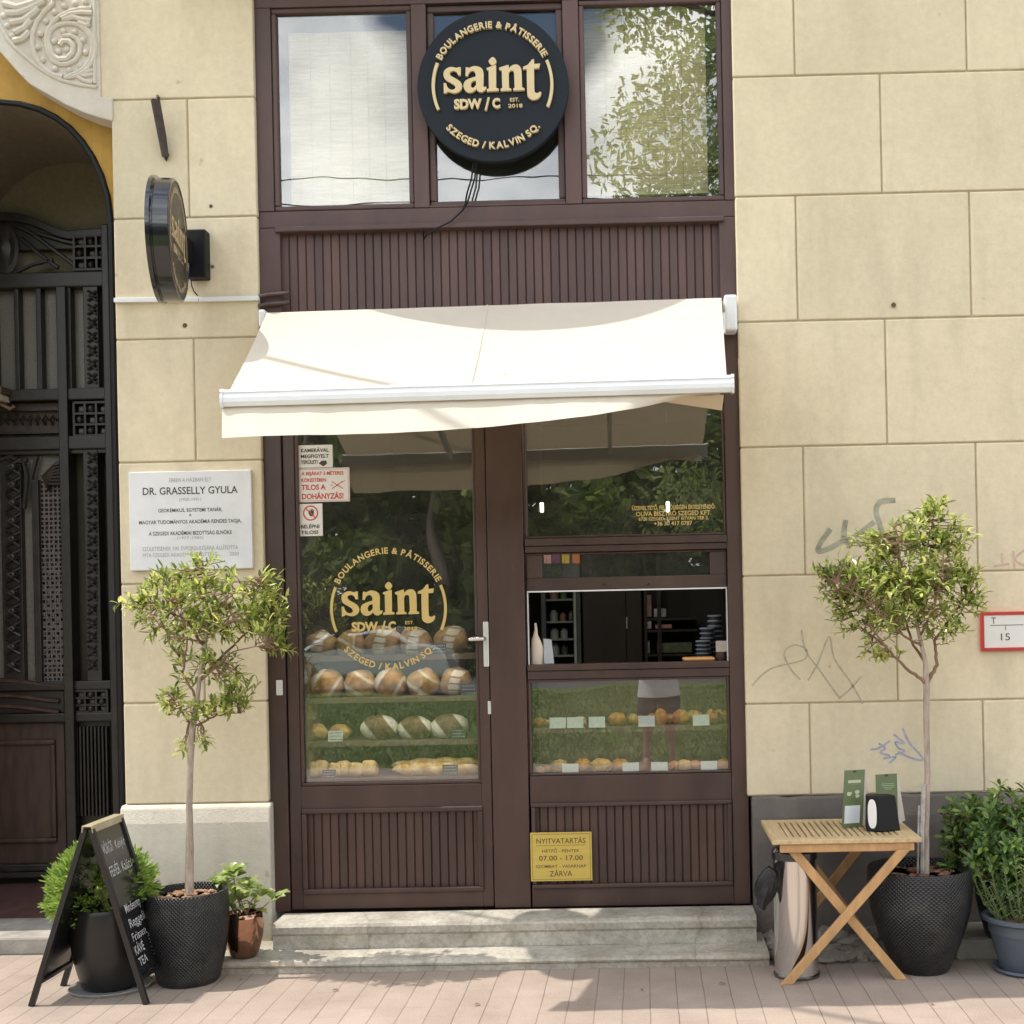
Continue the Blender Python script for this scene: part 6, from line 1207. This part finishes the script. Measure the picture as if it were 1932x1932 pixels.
xm = P(1182, 1200, yf_).x; m_cab = M('black_brown_wood', (0.022, 0.015, 0.011), 0.5, var=0.3, vs_=5, stretch=(4, 4, 0.4))
MB().box(cx0, cx1, yf_+0.02, yf_+0.5, 0.18, fz1+0.3).build('carcass', m_cab, cbn); MB().box(cx0+0.004, xm-0.002, yf_, yf_+0.019, 0.2, fz1+0.28).build('door', m_cab, cbn, bevel=0.002); MB().box(xm+0.002, cx1-0.004, yf_, yf_+0.019, 0.2, fz1+0.28).build('door', m_cab, cbn, bevel=0.002)
MB().tube([(xm+0.006, yf_-0.02, P(1182, 1186, yf_).z), (xm+0.006, yf_-0.02, P(1182, 1164, yf_).z)], 0.007, 8).build('handle', m_satin, cbn)
sx0, sx1 = P(1216, 1200, yf_).x, P(1316, 1200, yf_).x
sh = thing('wall_shelf', 'dark shelf unit with paper goods right of the cabinet', 'shelf', ((sx0+sx1)/2, yf_, 0.18))
mb = MB(); mb.box(sx0, sx0+0.02, yf_, yf_+0.3, 0.18, fz1+0.3); mb.box(sx0+0.09, sx0+0.115, yf_, yf_+0.3, 0.18, fz1+0.3); mb.build('uprights', m_cab, sh)
for v in (1166, 1188, 1234): z = P(1260, v, yf_).z; MB().box(sx0+0.021, sx1, yf_+0.01, yf_+0.3, z-0.015, z).build('board', m_cab, sh)
MB().box(sx0, sx1+0.5, yf_+0.31, yf_+0.34, 0.18, fz1+0.3).build('back', m_cab, sh)
items = [(1219, 1229, 1122, 1165, (0.36, 0.22, 0.18), 'pink packets standing in the narrow shelf slot'), (1219, 1229, 1171, 1187, (0.62, 0.60, 0.60), 'white folded paper in the narrow shelf slot'), (1234, 1257, 1148, 1165, (0.45, 0.46, 0.52), 'crumpled grey paper on the upper shelf board'), (1236, 1268, 1178, 1187, (0.42, 0.22, 0.20), 'flat pinkish box on the middle shelf board'), (1219, 1226, 1209, 1233, (0.40, 0.40, 0.38), 'pale book at the left of the low shelf'), (1240, 1306, 1212, 1233, (0.10, 0.13, 0.07), 'row of dark green folders on the low shelf')]
for i, (u0, u1, v0, v1, col, lab) in enumerate(items):
    a_, c_ = P(u0, v1, yf_+0.02), P(u1, v0, yf_+0.02); o = MB().box(a_.x, c_.x, yf_+0.02, yf_+0.16, a_.z+0.001, c_.z).build(['paper_packet', 'folded_paper', 'paper_bag', 'carton', 'book', 'folder'][i], M(f'shelf_item_{i}', col, 0.6, var=0.25, vs_=25), bevel=0.006); tag(o, lab, ['packet', 'paper', 'paper', 'box', 'book', 'folder'][i])
yk = 0.9
for i, (u, col) in enumerate(((1033, (0.55, 0.28, 0.30)), (1049, (0.18, 0.06, 0.16)), (1067, (0.58, 0.40, 0.06)), (1087, (0.55, 0.17, 0.06)))):
    a_, c_ = P(u-7, 1064, yk), P(u+7, 1036, yk); tag(MB().box(a_.x, c_.x, yk, yk+0.02, a_.z, c_.z).build('hanging_packet', M(f'packet_{i}', col, 0.4, var=0.3, vs_=60), bevel=0.006), ['pink', 'purple', 'yellow', 'orange'][i]+' packet hanging behind the raised sash', 'packet', 'packets hanging behind the sash')
MB_ = MB(); a_, c_ = P(1022, 1035, yk), P(1098, 1031, yk); MB_.box(a_.x, c_.x, yk-0.01, yk+0.03, a_.z, c_.z); tag(MB_.build('packet_rail', m_black), 'thin black rail carrying the four packets', 'rail')
m_lamp = M('lamp_glow', (1.0, 0.86, 0.62), 0.5, var=0, emit=4.5)
for i, (u0, u1, v0, v1) in enumerate(((1019, 1025, 948, 966), (1257, 1263, 946, 966))):
    a_, c_ = P(u0, v1, 1.6), P(u1, v0, 1.6); t = thing('wall_lamp', ['small lit lamp glowing at the left of the upper serving pane', 'small lit lamp glowing above the gold small print'][i], 'lamp', ((a_.x+c_.x)/2, 1.6, a_.z), 'small lit lamps inside the shop')
    MB().box(a_.x, c_.x, 1.6, 1.63, a_.z, c_.z).build('lamp_shade', m_lamp, t, bevel=0.004); MB().tube([((a_.x+c_.x)/2, 1.615, c_.z), ((a_.x+c_.x)/2, 1.615, ZL(690, 950))], 0.004, 6).build('cord', m_black, t)
# ceiling strip lamps that light the counters
for i, (u, lab) in enumerate(((730, 'lit strip lamp above the bread rack'), (1185, 'lit strip lamp above the pastry counter'))):
    c = P(u, 900, 0.7); t = thing('strip_lamp', lab, 'lamp', (c.x, 0.27, ZL(700, 950)-0.1), 'strip lamps in the shop'); zz_ = ZL(700, 950)-0.06
    MB().box(c.x-0.40, c.x+0.40, 0.25, 0.30, zz_, zz_+0.03).build('lamp_body', m_white_alu, t); MB().box(c.x-0.39, c.x+0.39, 0.253, 0.297, zz_-0.006, zz_-0.001).build('lamp_tube', M('strip_glow', (1.0, 0.92, 0.80), 0.5, var=0, emit=48.0), t)

# ------------------------------------------------------------------ gate in the archway
yg = 0.93; gz = lambda v, u=110: P(u, v, yg).z; gx = lambda u, v=900: P(u, v, yg).x
gt = thing('gate', 'old dark iron and wood gate with lattice and rosettes in the archway', 'gate', (ctr, yg, 0.17))
m_gate = M('black_old_paint', (0.021, 0.0165, 0.0145), 0.4, var=0.35, vs_=14, bmp=0.5, bs=50); m_gwood = M('brown_old_wood', (0.052, 0.028, 0.020), 0.5, var=0.4, vs_=8, bmp=0.4, bs=30, stretch=(3, 3, 0.6))
m_gglass = M('granular_glass', (0.14, 0.125, 0.11), 0.35, var=0.3, vs_=130, bmp=0.8, bs=150); m_lat = M('worn_lattice', (0.10, 0.085, 0.08), 0.5, var=0.3, vs_=50)
m_tym = M('dusty_tympanum', (0.19, 0.16, 0.115), 0.85, var=0.12, vs_=40); GW = gx(-260), gx(222)
MB().box(GW[0], GW[1]+0.2, yg+0.06, yg+0.08, gz(560), gz(120)).build('tympanum', m_tym, gt)
mb = MB(); crv = [(0,402),(30,403),(55,408),(80,418),(105,430),(130,437),(222,430)]; cp = [P(u, v, yg) for u, v in crv]; lf_ = [Vector((2*cp[0].x-p.x, p.y, p.z)) for p in cp[::-1]][:-1]; al = lf_+cp
mb.prism(al+[Vector((al[-1].x, yg, gz(470))), Vector((al[0].x, yg, gz(470)))], (0, 0.06, 0)); mb.prism([Vector((p.x, yg-0.025, p.z+0.0)) for p in al]+[Vector((p.x, yg-0.025, p.z-0.05)) for p in al[::-1]], (0, 0.03, 0)); mb.build('crest', m_gate, gt, bevel=0.006)
mb = MB(); c0_ = P(6, 470, yg-0.02); mb.lathe([(0.0, 0.022), (0.03, 0.016), (0.045, 0.006), (0.075, 0.012), (0.09, 0.0)], 24); mb.v = [Matrix.Translation(c0_) @ rxm @ Matrix.Diagonal((1, 1.7, 1, 1)) @ v for v in mb.v]
for q in ([(30,425),(60,440),(100,470),(140,500)], [(40,450),(75,480),(110,505)], [(20,520),(60,500),(100,490)], [(70,440),(120,455),(145,460)]): mb.tube([P(u, v, yg-0.012) for u, v in q], 0.012, 6)
mb.build('carved_crest', m_gate, gt, smooth=True)
def H(name, v0, v1, d=0.0, u0=None, u1=None, m_=None, bv=0.008): return MB().box(GW[0] if u0 is None else gx(u0, (v0+v1)/2), GW[1]+0.05 if u1 is None else gx(u1, (v0+v1)/2), yg-0.01-d, yg+0.05, gz(v1), gz(v0)).build(name, m_ or m_gate, gt, bevel=bv)
H('rail', 516, 545, 0.03); H('rail', 735, 757, 0.03); H('rail', 825, 850, 0.035); H('rail', 845, 858, 0.015); H('rail', 1285, 1302, 0.02); H('rail', 1345, 1362, 0.02); H('rail', 1628, 1642, 0.02)
for i, (u0, u1) in enumerate(((31, 40), (72, 82), (118, 138), (-14, -4), (-60, -50))): MB().box(gx(u0, 640), gx(u1, 640), yg-0.025, yg+0.05, gz(736), gz(544)).build('glazing_bar', m_gate, gt, bevel=0.006)
MB().box(GW[0], GW[1], yg+0.03, yg+0.04, gz(736), gz(520)).build('glass', m_gglass, gt)
for v0, v1 in ((544, 736), (850, 1286)):
    MB().box(gx(160, v0), gx(188, v0), yg-0.03, yg+0.05, gz(v1), gz(v0)).build('carved_stile', m_gate, gt, bevel=0.004)
    mb = MB(); v = v0+14
    while v < v1-10: 
        for s_ in (-1, 1): mb.tube([P(174-8*s_, v-9, yg-0.034), P(174+6*s_, v, yg-0.045), P(174-8*s_, v+9, yg-0.034)], 0.008, 5)
        mb.blob(P(174, v, yg-0.035), (0.014, 0.012, 0.014), 0, 0, 8, 6); v += 26
    mb.build('carved_chain', m_gate, gt, smooth=True)
MB().box(gx(122, 1000), gx(140, 1000), yg-0.055, yg+0.05, gz(1630), gz(545)).build('stile', m_gate, gt, bevel=0.006); MB().box(gx(208, 1000), gx(222, 1000), yg-0.05, yg+0.05, 0.1, gz(430)).build('stile', m_gate, gt, bevel=0.006)
def rosettes(va, vb_, ua=143, ub=206, nx_=3, nz_=3):
    mb = MB(); pn = MB(); 
    for i in range(nx_+1): u = ua+(ub-ua)*i/nx_; mb.box(gx(u-2, va), gx(u+2, va), yg-0.03, yg+0.02, gz(vb_), gz(va))
    for j in range(nz_+1): v = va+(vb_-va)*j/nz_; mb.box(gx(ua, v), gx(ub, v), yg-0.0285, yg+0.02, gz(v+2), gz(v-2))
    for i in range(nx_):
        for j in range(nz_):
            c = P(ua+(ub-ua)*(i+.5)/nx_, va+(vb_-va)*(j+.5)/nz_, yg)
            (mb.blob(c+Vector((0, -0.012, 0)), (0.022, 0.028, 0.024), 0, 0, 10, 7) if (i+j) % 2 else pn.box(c.x-0.018, c.x+0.018, yg-0.006, yg+0.02, c.z-0.018, c.z+0.018))
    mb.build('rosette_grid', m_gate, gt, smooth=True); pn.build('rosette_studs', m_lat, gt, bevel=0.01)
    MB().box(gx(ua, va), gx(ub, va), yg+0.021, yg+0.03, gz(vb_), gz(va)).build('rosette_back', m_gate, gt)
rosettes(447, 512); rosettes(762, 824); rosettes(1304, 1344)
H('lintel_panel', 757, 826, -0.02, -240, 122, m_gwood); mb = MB()
for v in (772, 815): mb.box(GW[0], gx(120, v), yg-0.02, yg+0.01, gz(v+3), gz(v-3))
for i in range(9): u = 118-i*14; mb.tube([P(u, 792, yg-0.0), P(u-4, 784, yg-0.012), P(u-9, 792, yg-0.012), P(u-5, 800, yg-0.005), P(u-14, 794, yg-0.0)], 0.008, 5)
mb.build('carved_frieze', m_gate, gt, smooth=True)
# wicket: perforated lattice, long lights, scrolled brackets, lower panels
MB().box(GW[0], gx(124, 1000), yg+0.02, yg+0.04, gz(1290), gz(850)).build('wicket_back', m_gglass, gt)
mb = MB(); u0, u1, v0, v1 = 80, 122, 905, 1286; nxl, nzl = 5, 44
for i in range(nxl+1): u = u0+(u1-u0)*i/nxl; mb.box(gx(u-1.5, 1100), gx(u+1.5, 1100), yg-0.012, yg+0.004, gz(v1), gz(v0))
for j in range(nzl+1):
    v = v0+(v1-v0)*j/nzl; w__ = 2.6 if j % 4 == 0 else 1.5; mb.box(gx(u0, v), gx(u1, v), yg-0.0115, yg+0.004, gz(v+w__), gz(v-w__))
for i in range(nxl):
    for j in range(nzl):
        if (i+j) % 2: c = P(u0+(u1-u0)*(i+.5)/nxl, v0+(v1-v0)*(j+.5)/nzl, yg-0.006); mb.box(c.x-0.006, c.x+0.006, yg-0.010, yg+0.003, c.z-0.007, c.z+0.007)
mb.build('lattice', m_lat, gt)
MB().box(gx(66, 1000), gx(79, 1000), yg-0.035, yg+0.03, gz(1286), gz(905)).build('stile', m_gate, gt, bevel=0.005)
MB().box(gx(5, 1000), gx(44, 1000), yg-0.02, yg+0.03, gz(1286), gz(865)).build('carved_stile', m_gate, gt, bevel=0.004)
mb = MB(); v = 880
while v < 1280: 
    for s_ in (-1, 1): mb.tube([P(25-13*s_, v-14, yg-0.025), P(25+10*s_, v, yg-0.045), P(25-13*s_, v+14, yg-0.025)], 0.010, 5)
    mb.blob(P(25, v, yg-0.03), (0.02, 0.02, 0.024), 0, 0, 8, 6); v += 34
for i in range(7): mb.tube([P(122, 870+i*7, yg-0.02), P(104-i*2, 876+i*6, yg-0.05), P(80+2*i, 900+i*4, yg-0.02)], 0.010, 5)
for q in ([(0,868),(20,862),(40,872),(52,868)], [(44,868),(52,900),(46,960)], [(70,862),(60,900),(66,960)]): mb.tube([P(u, v, yg-0.02) for u, v in q], 0.014, 6)
mb.build('scroll_brackets', m_gate, gt, smooth=True)
H('lower_panel', 1302, 1345, 0.0, -240, 122, m_gate); mb = MB()
for v, m_ in ((1290, 0), (1318, 0), (1338, 0)): mb.tube([P(u, v-6*math.cos(u/45), yg-0.02) for u in range(-200, 123, 12)], 0.014, 6)
mb.build('wavy_moulding', m_gwood, gt, smooth=True)
H('kick_panel', 1362, 1630, -0.02, -240, 122, m_gwood); mb = MB(); ring(mb, gx(-160, 1500), gx(106, 1500), gz(1590), gz(1395), 0.03, yg-0.01, yg+0.03); mb.build('panel_moulding', m_gwood, gt, bevel=0.01)
mb = MB()
for u in range(146, 206, 7): mb.box(gx(u, 1450), gx(u+4, 1450), yg-0.02, yg+0.03, gz(1540), gz(1372))
mb.box(gx(141, 1450), gx(207, 1450), yg+0.02, yg+0.04, 0.15, gz(1362)); mb.build('reeded_panel', m_gate, gt, bevel=0.003)
H('sill', 1642, 1652, 0.04, bv=0.004)
gl_ = thing('gate_lamp', 'small old wall lamp with a pale glass at the left edge of the gate', 'lamp', P(0, 760, yg-0.1)); MB().box(gx(-22, 755), gx(23, 755), yg-0.14, yg-0.02, gz(760), gz(748)).build('lamp_glass', M('milk_glass', (0.62, 0.56, 0.45), 0.3), gl_, bevel=0.004)
mb = MB(); mb.box(gx(-24, 745), gx(27, 745), yg-0.145, yg-0.0, gz(747), gz(735)); mb.tube([P(0, 762, yg-0.07), P(20, 772, yg-0.06), P(26, 766, yg-0.05)], 0.015, 6); mb.build('bracket', M('bronze', (0.16, 0.10, 0.06), 0.4, 0.5), gl_)

# ------------------------------------------------------------------ across the street: what the glass mirrors and what shades the awning
def street_tree(x, y, h, r, lab, seed, n=1500, trunk=0.22, low=0.3, sq=1.0):
    t = thing('street_tree', lab, 'tree', (x, y, 0), 'trees across the green'); r_ = random.Random(seed)
    MB().tube([(x, y, 0), (x+0.1, y, h*0.25), (x-0.1, y+0.1, h*0.6), (x, y, h*0.9)], [trunk, trunk*0.8, trunk*0.5, trunk*0.15], 9).build('trunk', m_bark, t, smooth=True)
    mb = MB(); cl = [(Vector((x+r_.uniform(-1, 1)*r*0.75, y+r_.uniform(-1, 1)*r*0.75, h*(low+(1-low)*r_.random()**0.8))), r*r_.uniform(0.22, 0.42)) for _ in range(26 if n < 5000 else 46)]
    for i in range(n):
        c, q = r_.choice(cl); d = rv(r_); p = c+Vector((d.x, d.y, d.z*0.8))*q*(r_.random()**0.4); s_ = r_.uniform(0.07, 0.15) if n > 5000 else r_.uniform(0.16, 0.36); a_ = rv(r_)*s_; b2 = rv(r_)*s_
        mb.add([p-a_, p+b2*0.6, p+a_, p-b2*0.6], [(0, 1, 2, 3)])
    mb.build('crown', m_leaf_street, t)
spec_t = [(-15, -31, 8.5, 3.4), (-10.5, -33, 9.5, 3.6), (-6.3, -32, 8.0, 3.2), (-2.3, -33, 9.0, 3.4), (3.3, -28, 18.5, 4.6), (6.2, -30, 16, 4.4), (-19, -30, 8, 3.5), (11, -31, 12, 4.0)]
tl_ = ['low bushy street tree left of the parked car', 'broad street tree behind the parked car', 'small round street tree over the parked car', 'street tree standing left of the tall tree', 'tallest street tree, mirrored in the upper right window', 'tall wide street tree beside the tallest one', 'outermost low street tree at the far end of the green', 'middle sized street tree past the tall pair']
for i, (x, y, h, r) in enumerate(spec_t): street_tree(x, y, h, r, tl_[i], 50+i, 26000 if i in (4, 5) else 3600, 0.3, 0.12 if i not in (4,) else 0.22)
r_ = random.Random(77); hd = MB()
for i in range(30000):
    x = r_.uniform(-22, 14); z = (9.5+1.6*noise.noise((x*0.4, 5, 0)))*r_.random(); y = -34.5-r_.random()*2.4+0.6*noise.noise((x*0.8, z, 0)); s_ = r_.uniform(0.2, 0.48); a_ = rv(r_)*s_; b2 = rv(r_)*s_; p = Vector((x, y, z)); hd.add([p-a_, p+b2*0.6, p+a_, p-b2*0.6], [(0, 1, 2, 3)])
tag(hd.build('hedge', m_leaf_street), 'long dense green hedge beyond the road', 'hedge', kind='stuff')
m_carp = M('white_car_paint', (0.62, 0.63, 0.65), 0.2, var=0.02, coat=0.8); m_tyre = M('tyre_rubber', (0.02, 0.02, 0.02), 0.8)
def car(x, y, lab):
    t = thing('parked_car', lab, 'car', (x, y, 0)); side = [(-2.1,0.35),(-2.1,0.78),(-1.95,0.92),(-1.35,0.98),(-0.75,1.40),(0.6,1.44),(1.35,1.02),(1.95,0.95),(2.12,0.75),(2.12,0.35)]
    MB().prism([(x+a_, y-0.85, z) for a_, z in side], (0, 1.7, 0)).build('body', m_carp, t, bevel=0.09, seg=3)
    mb = MB()
    for yy in (y-0.862, y+0.854): mb.prism([(x+a_, yy, z) for a_, z in [(-1.2,1.0),(-0.7,1.34),(-0.05,1.36),(-0.05,1.0)]], (0, 0.008, 0)); mb.prism([(x+a_, yy, z) for a_, z in [(0.03,1.0),(0.03,1.36),(0.55,1.36),(1.15,1.02)]], (0, 0.008, 0))
    mb.build('window', m_black_gloss, t)
    for wx in (-1.3, 1.3):
        for wy in (-0.80, 0.62):
            mb = MB(); mb.tube([(x+wx, y+wy, 0.31), (x+wx, y+wy+0.2, 0.31)], 0.31, 24); wo = mb.build('wheel', m_tyre, t, bevel=0.03); MB().tube([(x+wx, y+wy-0.075 if wy < 0 else y+wy+0.2, 0.31), (x+wx, y+wy-0.07+0.0 if wy < 0 else y+wy+0.275, 0.31)], 0.19, 20).build('rim', m_satin, wo)
    for sx in (-2.08, 2.10): MB().box(x+sx-0.03, x+sx+0.03, y-0.75, y-0.45, 0.66, 0.78).build('headlight' if sx > 0 else 'tail_light', m_satin, t, bevel=0.02)
car(-6.6, -22.9, 'white parked car across the green, mirrored in the door glass')
# overhead wires above the pavement
def wire(a, b2, lab): 
    a, b2 = Vector(a), Vector(b2); tag(MB().tube([a.lerp(b2, i/8)+Vector((0, 0, -0.15*math.sin(math.pi*i/8))) for i in range(9)], 0.011 if 'mirrored' in lab else 0.022, 6).build('overhead_wire', m_black), lab, 'wire', 'wires over the street')
for i, (y, z, lab) in enumerate(((-14, 8.9, 'upper street wire mirrored in the upper windows'), (-13.5, 8.3, 'lower street wire mirrored in the upper windows'))): wire((-40, y, z), (40, y-1, z+0.6), lab)
A_, Bq = P(433, 683, -0.42), P(560, 735, -0.6); sdir = -SUN_TRAVEL; A2 = A_+sdir*4.2; B2 = Bq+sdir*((A2.z-Bq.z)/sdir.z); dd = (B2-A2).normalized()
wire(A2-dd*1.2, A2+dd*9, 'slanting wire from the facade that shades the awning')

# the photographer, seen only as a reflection in the lower pane
def skin_body(name, verts, edges, radii, mat, parent, sub=1):
    me = bpy.data.meshes.new(name); off = wl(parent); me.from_pydata([tuple(Vector(v)-off) for v in verts], edges, []); o = bpy.data.objects.new(name, me); C.objects.link(o); o.parent = parent
    sk = o.modifiers.new('skin', 'SKIN'); sk.use_smooth_shade = True
    for i, r__ in enumerate(radii): me.skin_vertices[0].data[i].radius = r__ if isinstance(r__, tuple) else (r__, r__); me.skin_vertices[0].data[i].use_root = (i == 0)
    s_ = o.modifiers.new('sub', 'SUBSURF'); s_.levels = s_.render_levels = sub; me.materials.append(mat); return o
px_, py_ = 0.13, -DIST-0.52
pn = thing('person', 'person in white shirt and dark shorts holding a phone, mirrored in the lower pane', 'person', (px_, py_, 0))
m_skin = M('skin', (0.42, 0.24, 0.17), 0.55, var=0.05); m_shirt = M('white_shirt', (0.70, 0.70, 0.72), 0.85, var=0.05); m_shorts = M('dark_shorts', (0.05, 0.04, 0.038), 0.9)
q = lambda x, y, z: (px_+x, py_+y, z)
V_ = [q(0,0,.93), q(0,0,1.12), q(0,0,1.30), q(0,0,1.43), q(0,0.02,1.52), q(0,0.03,1.60), q(0,0.03,1.70), q(-.10,0,.88), q(-.12,.01,.50), q(-.13,0,.09), q(-.14,.16,.04), q(.10,0,.88), q(.12,.01,.50), q(.13,0,.09), q(.14,.16,.04), q(-.19,0,1.40), q(-.25,.10,1.18), q(-.09,.34,1.42), q(.19,0,1.40), q(.25,.10,1.18), q(.09,.34,1.42)]
E_ = [(0,1),(1,2),(2,3),(3,4),(4,5),(5,6),(0,7),(7,8),(8,9),(9,10),(0,11),(11,12),(12,13),(13,14),(3,15),(15,16),(16,17),(3,18),(18,19),(19,20)]
R_ = [(.15,.10),(.135,.09),(.15,.10),(.10,.08),.052,(.075,.09),(.06,.07),.088,.056,.038,.03,.088,.056,.038,.03,.058,.042,.03,.058,.042,.03]
skin_body('body', V_, E_, R_, m_skin, pn, 2)
def hand_(side):
    mb = MB(); c = Vector(q(side*0.085, 0.36, 1.47)); mb.blob(c, (0.022, 0.03, 0.042), 1, 0.1, 10, 8)
    for i in range(4): a_ = c+Vector((-side*0.005, 0.012, 0.03-0.018*i)); mb.tube([a_, a_+Vector((-side*0.025, 0.022, 0.008)), a_+Vector((-side*0.048-side*0.004*(i in (1, 2)), 0.012, 0.010))], [0.009, 0.0085, 0.007], 7)
    mb.tube([c+Vector((-side*0.004, -0.012, -0.02)), c+Vector((-side*0.02, -0.02, 0.008)), c+Vector((-side*0.034, -0.016, 0.025))], [0.010, 0.0095, 0.008], 7); mb.build('hand', m_skin, pn, smooth=True)
hand_(1); hand_(-1)
MB().box(px_-0.075, px_+0.075, py_+0.365, py_+0.374, 1.435, 1.515).build('phone', m_black_gloss, pn, bevel=0.004)
def shell(name, rings, mat, n=28):
    mb = MB(); b0 = 0
    for (cx_, cy_, z, a_, b2) in rings:
        for k_ in range(n): th = 2*math.pi*k_/n; w_ = 1+0.04*noise.noise((math.cos(th)*2, math.sin(th)*2, z*7)); mb.v.append(Vector(q(cx_+a_*math.cos(th)*w_, cy_+b2*math.sin(th)*w_, z)))
    for i in range(len(rings)-1):
        for k_ in range(n): mb.f.append([i*n+k_, i*n+(k_+1) % n, (i+1)*n+(k_+1) % n, (i+1)*n+k_]); mb.m.append(0)
    return mb.build(name, mat, pn, smooth=True)
shell('shirt', [(0,0,.76,.215,.165),(0,0,.86,.205,.155),(0,0,.98,.195,.145),(0,0,1.12,.18,.135),(0,0,1.30,.20,.14),(0,0,1.40,.21,.125),(0,0.01,1.46,.13,.10),(0,0.015,1.49,.075,.075)], m_shirt)
for s_ in (-1, 1):
    mb = MB(); mb.tube([q(s_*.15,0,1.41), q(s_*.20,0.01,1.38), q(s_*.245,.085,1.20)], [.085,.08,.068], 14, caps=False); mb.build('sleeve', m_shirt, pn, smooth=True)
    shell('shorts_leg', [(s_*.12,.01,.50,.098,.10),(s_*.11,.0,.70,.108,.115),(s_*.085,0,.84,.10,.115),(s_*.07,0,.92,.09,.10)], m_shorts)
mb = MB(); hd_ = Vector(q(0, 0.035, 1.645)); mb.blob(hd_, (.078, .096, .12), 3, 0.02, 18, 14)
for s_ in (-1, 1): mb.blob(hd_+Vector((s_*.078, -.005, -.005)), (.012, .02, .032), 0, 0, 8, 6)
mb.blob(hd_+Vector((0, .098, -.012)), (.014, .02, .026), 0, 0, 8, 6); mb.build('head', m_skin, pn, smooth=True)
mb = MB(); mb.blob(hd_+Vector((0, -.016, .03)), (.086, .096, .105), 5, 0.06, 18, 14); mb.build('hair', M('dark_hair', (0.03, 0.02, 0.015), 0.6), pn, smooth=True)
mb = MB()
for s_ in (-1, 1): mb.blob(hd_+Vector((s_*.03, .088, .008)), (.013, .008, .008), 0, 0, 8, 6)
mb.build('eyes', m_ink, pn, smooth=True); mb = MB(); mb.blob(hd_+Vector((0, .09, -.055)), (.024, .010, .007), 0, 0, 8, 6); mb.build('mouth', M('lips', (0.35, 0.13, 0.10), 0.5), pn, smooth=True)

# a few dry leaves blown against the steps
r_ = random.Random(19); m_dry = M('dry_leaf', (0.22, 0.13, 0.06), 0.8, var=0.4, vs_=20)
for i, (u, v) in enumerate(((905, 1893), (640, 1868), (1370, 1858), (1212, 1869), (1760, 1896), (455, 1850))):
    p = G(u, v, 0.004); mb = MB(); a_ = r_.uniform(0, 6.28); mb.leaf(p, Vector((math.cos(a_), math.sin(a_), 0.08)), Vector((0, 0, 1)), r_.uniform(0.022, 0.04), 0.014, 0.25, 0.1, 0.5)
    tag(mb.build('dry_leaf', m_dry), ['brown dry leaf on the open paving before the door', 'brown dry leaf near the black dimpled pot under the plaque', 'brown dry leaf in the awning shade before the steps', 'brown dry leaf below the centre of the steps', 'brown dry leaf before the wooden table legs', 'brown dry leaf by the left end of the lower step'][i], 'leaf', 'dry leaves on the paving')
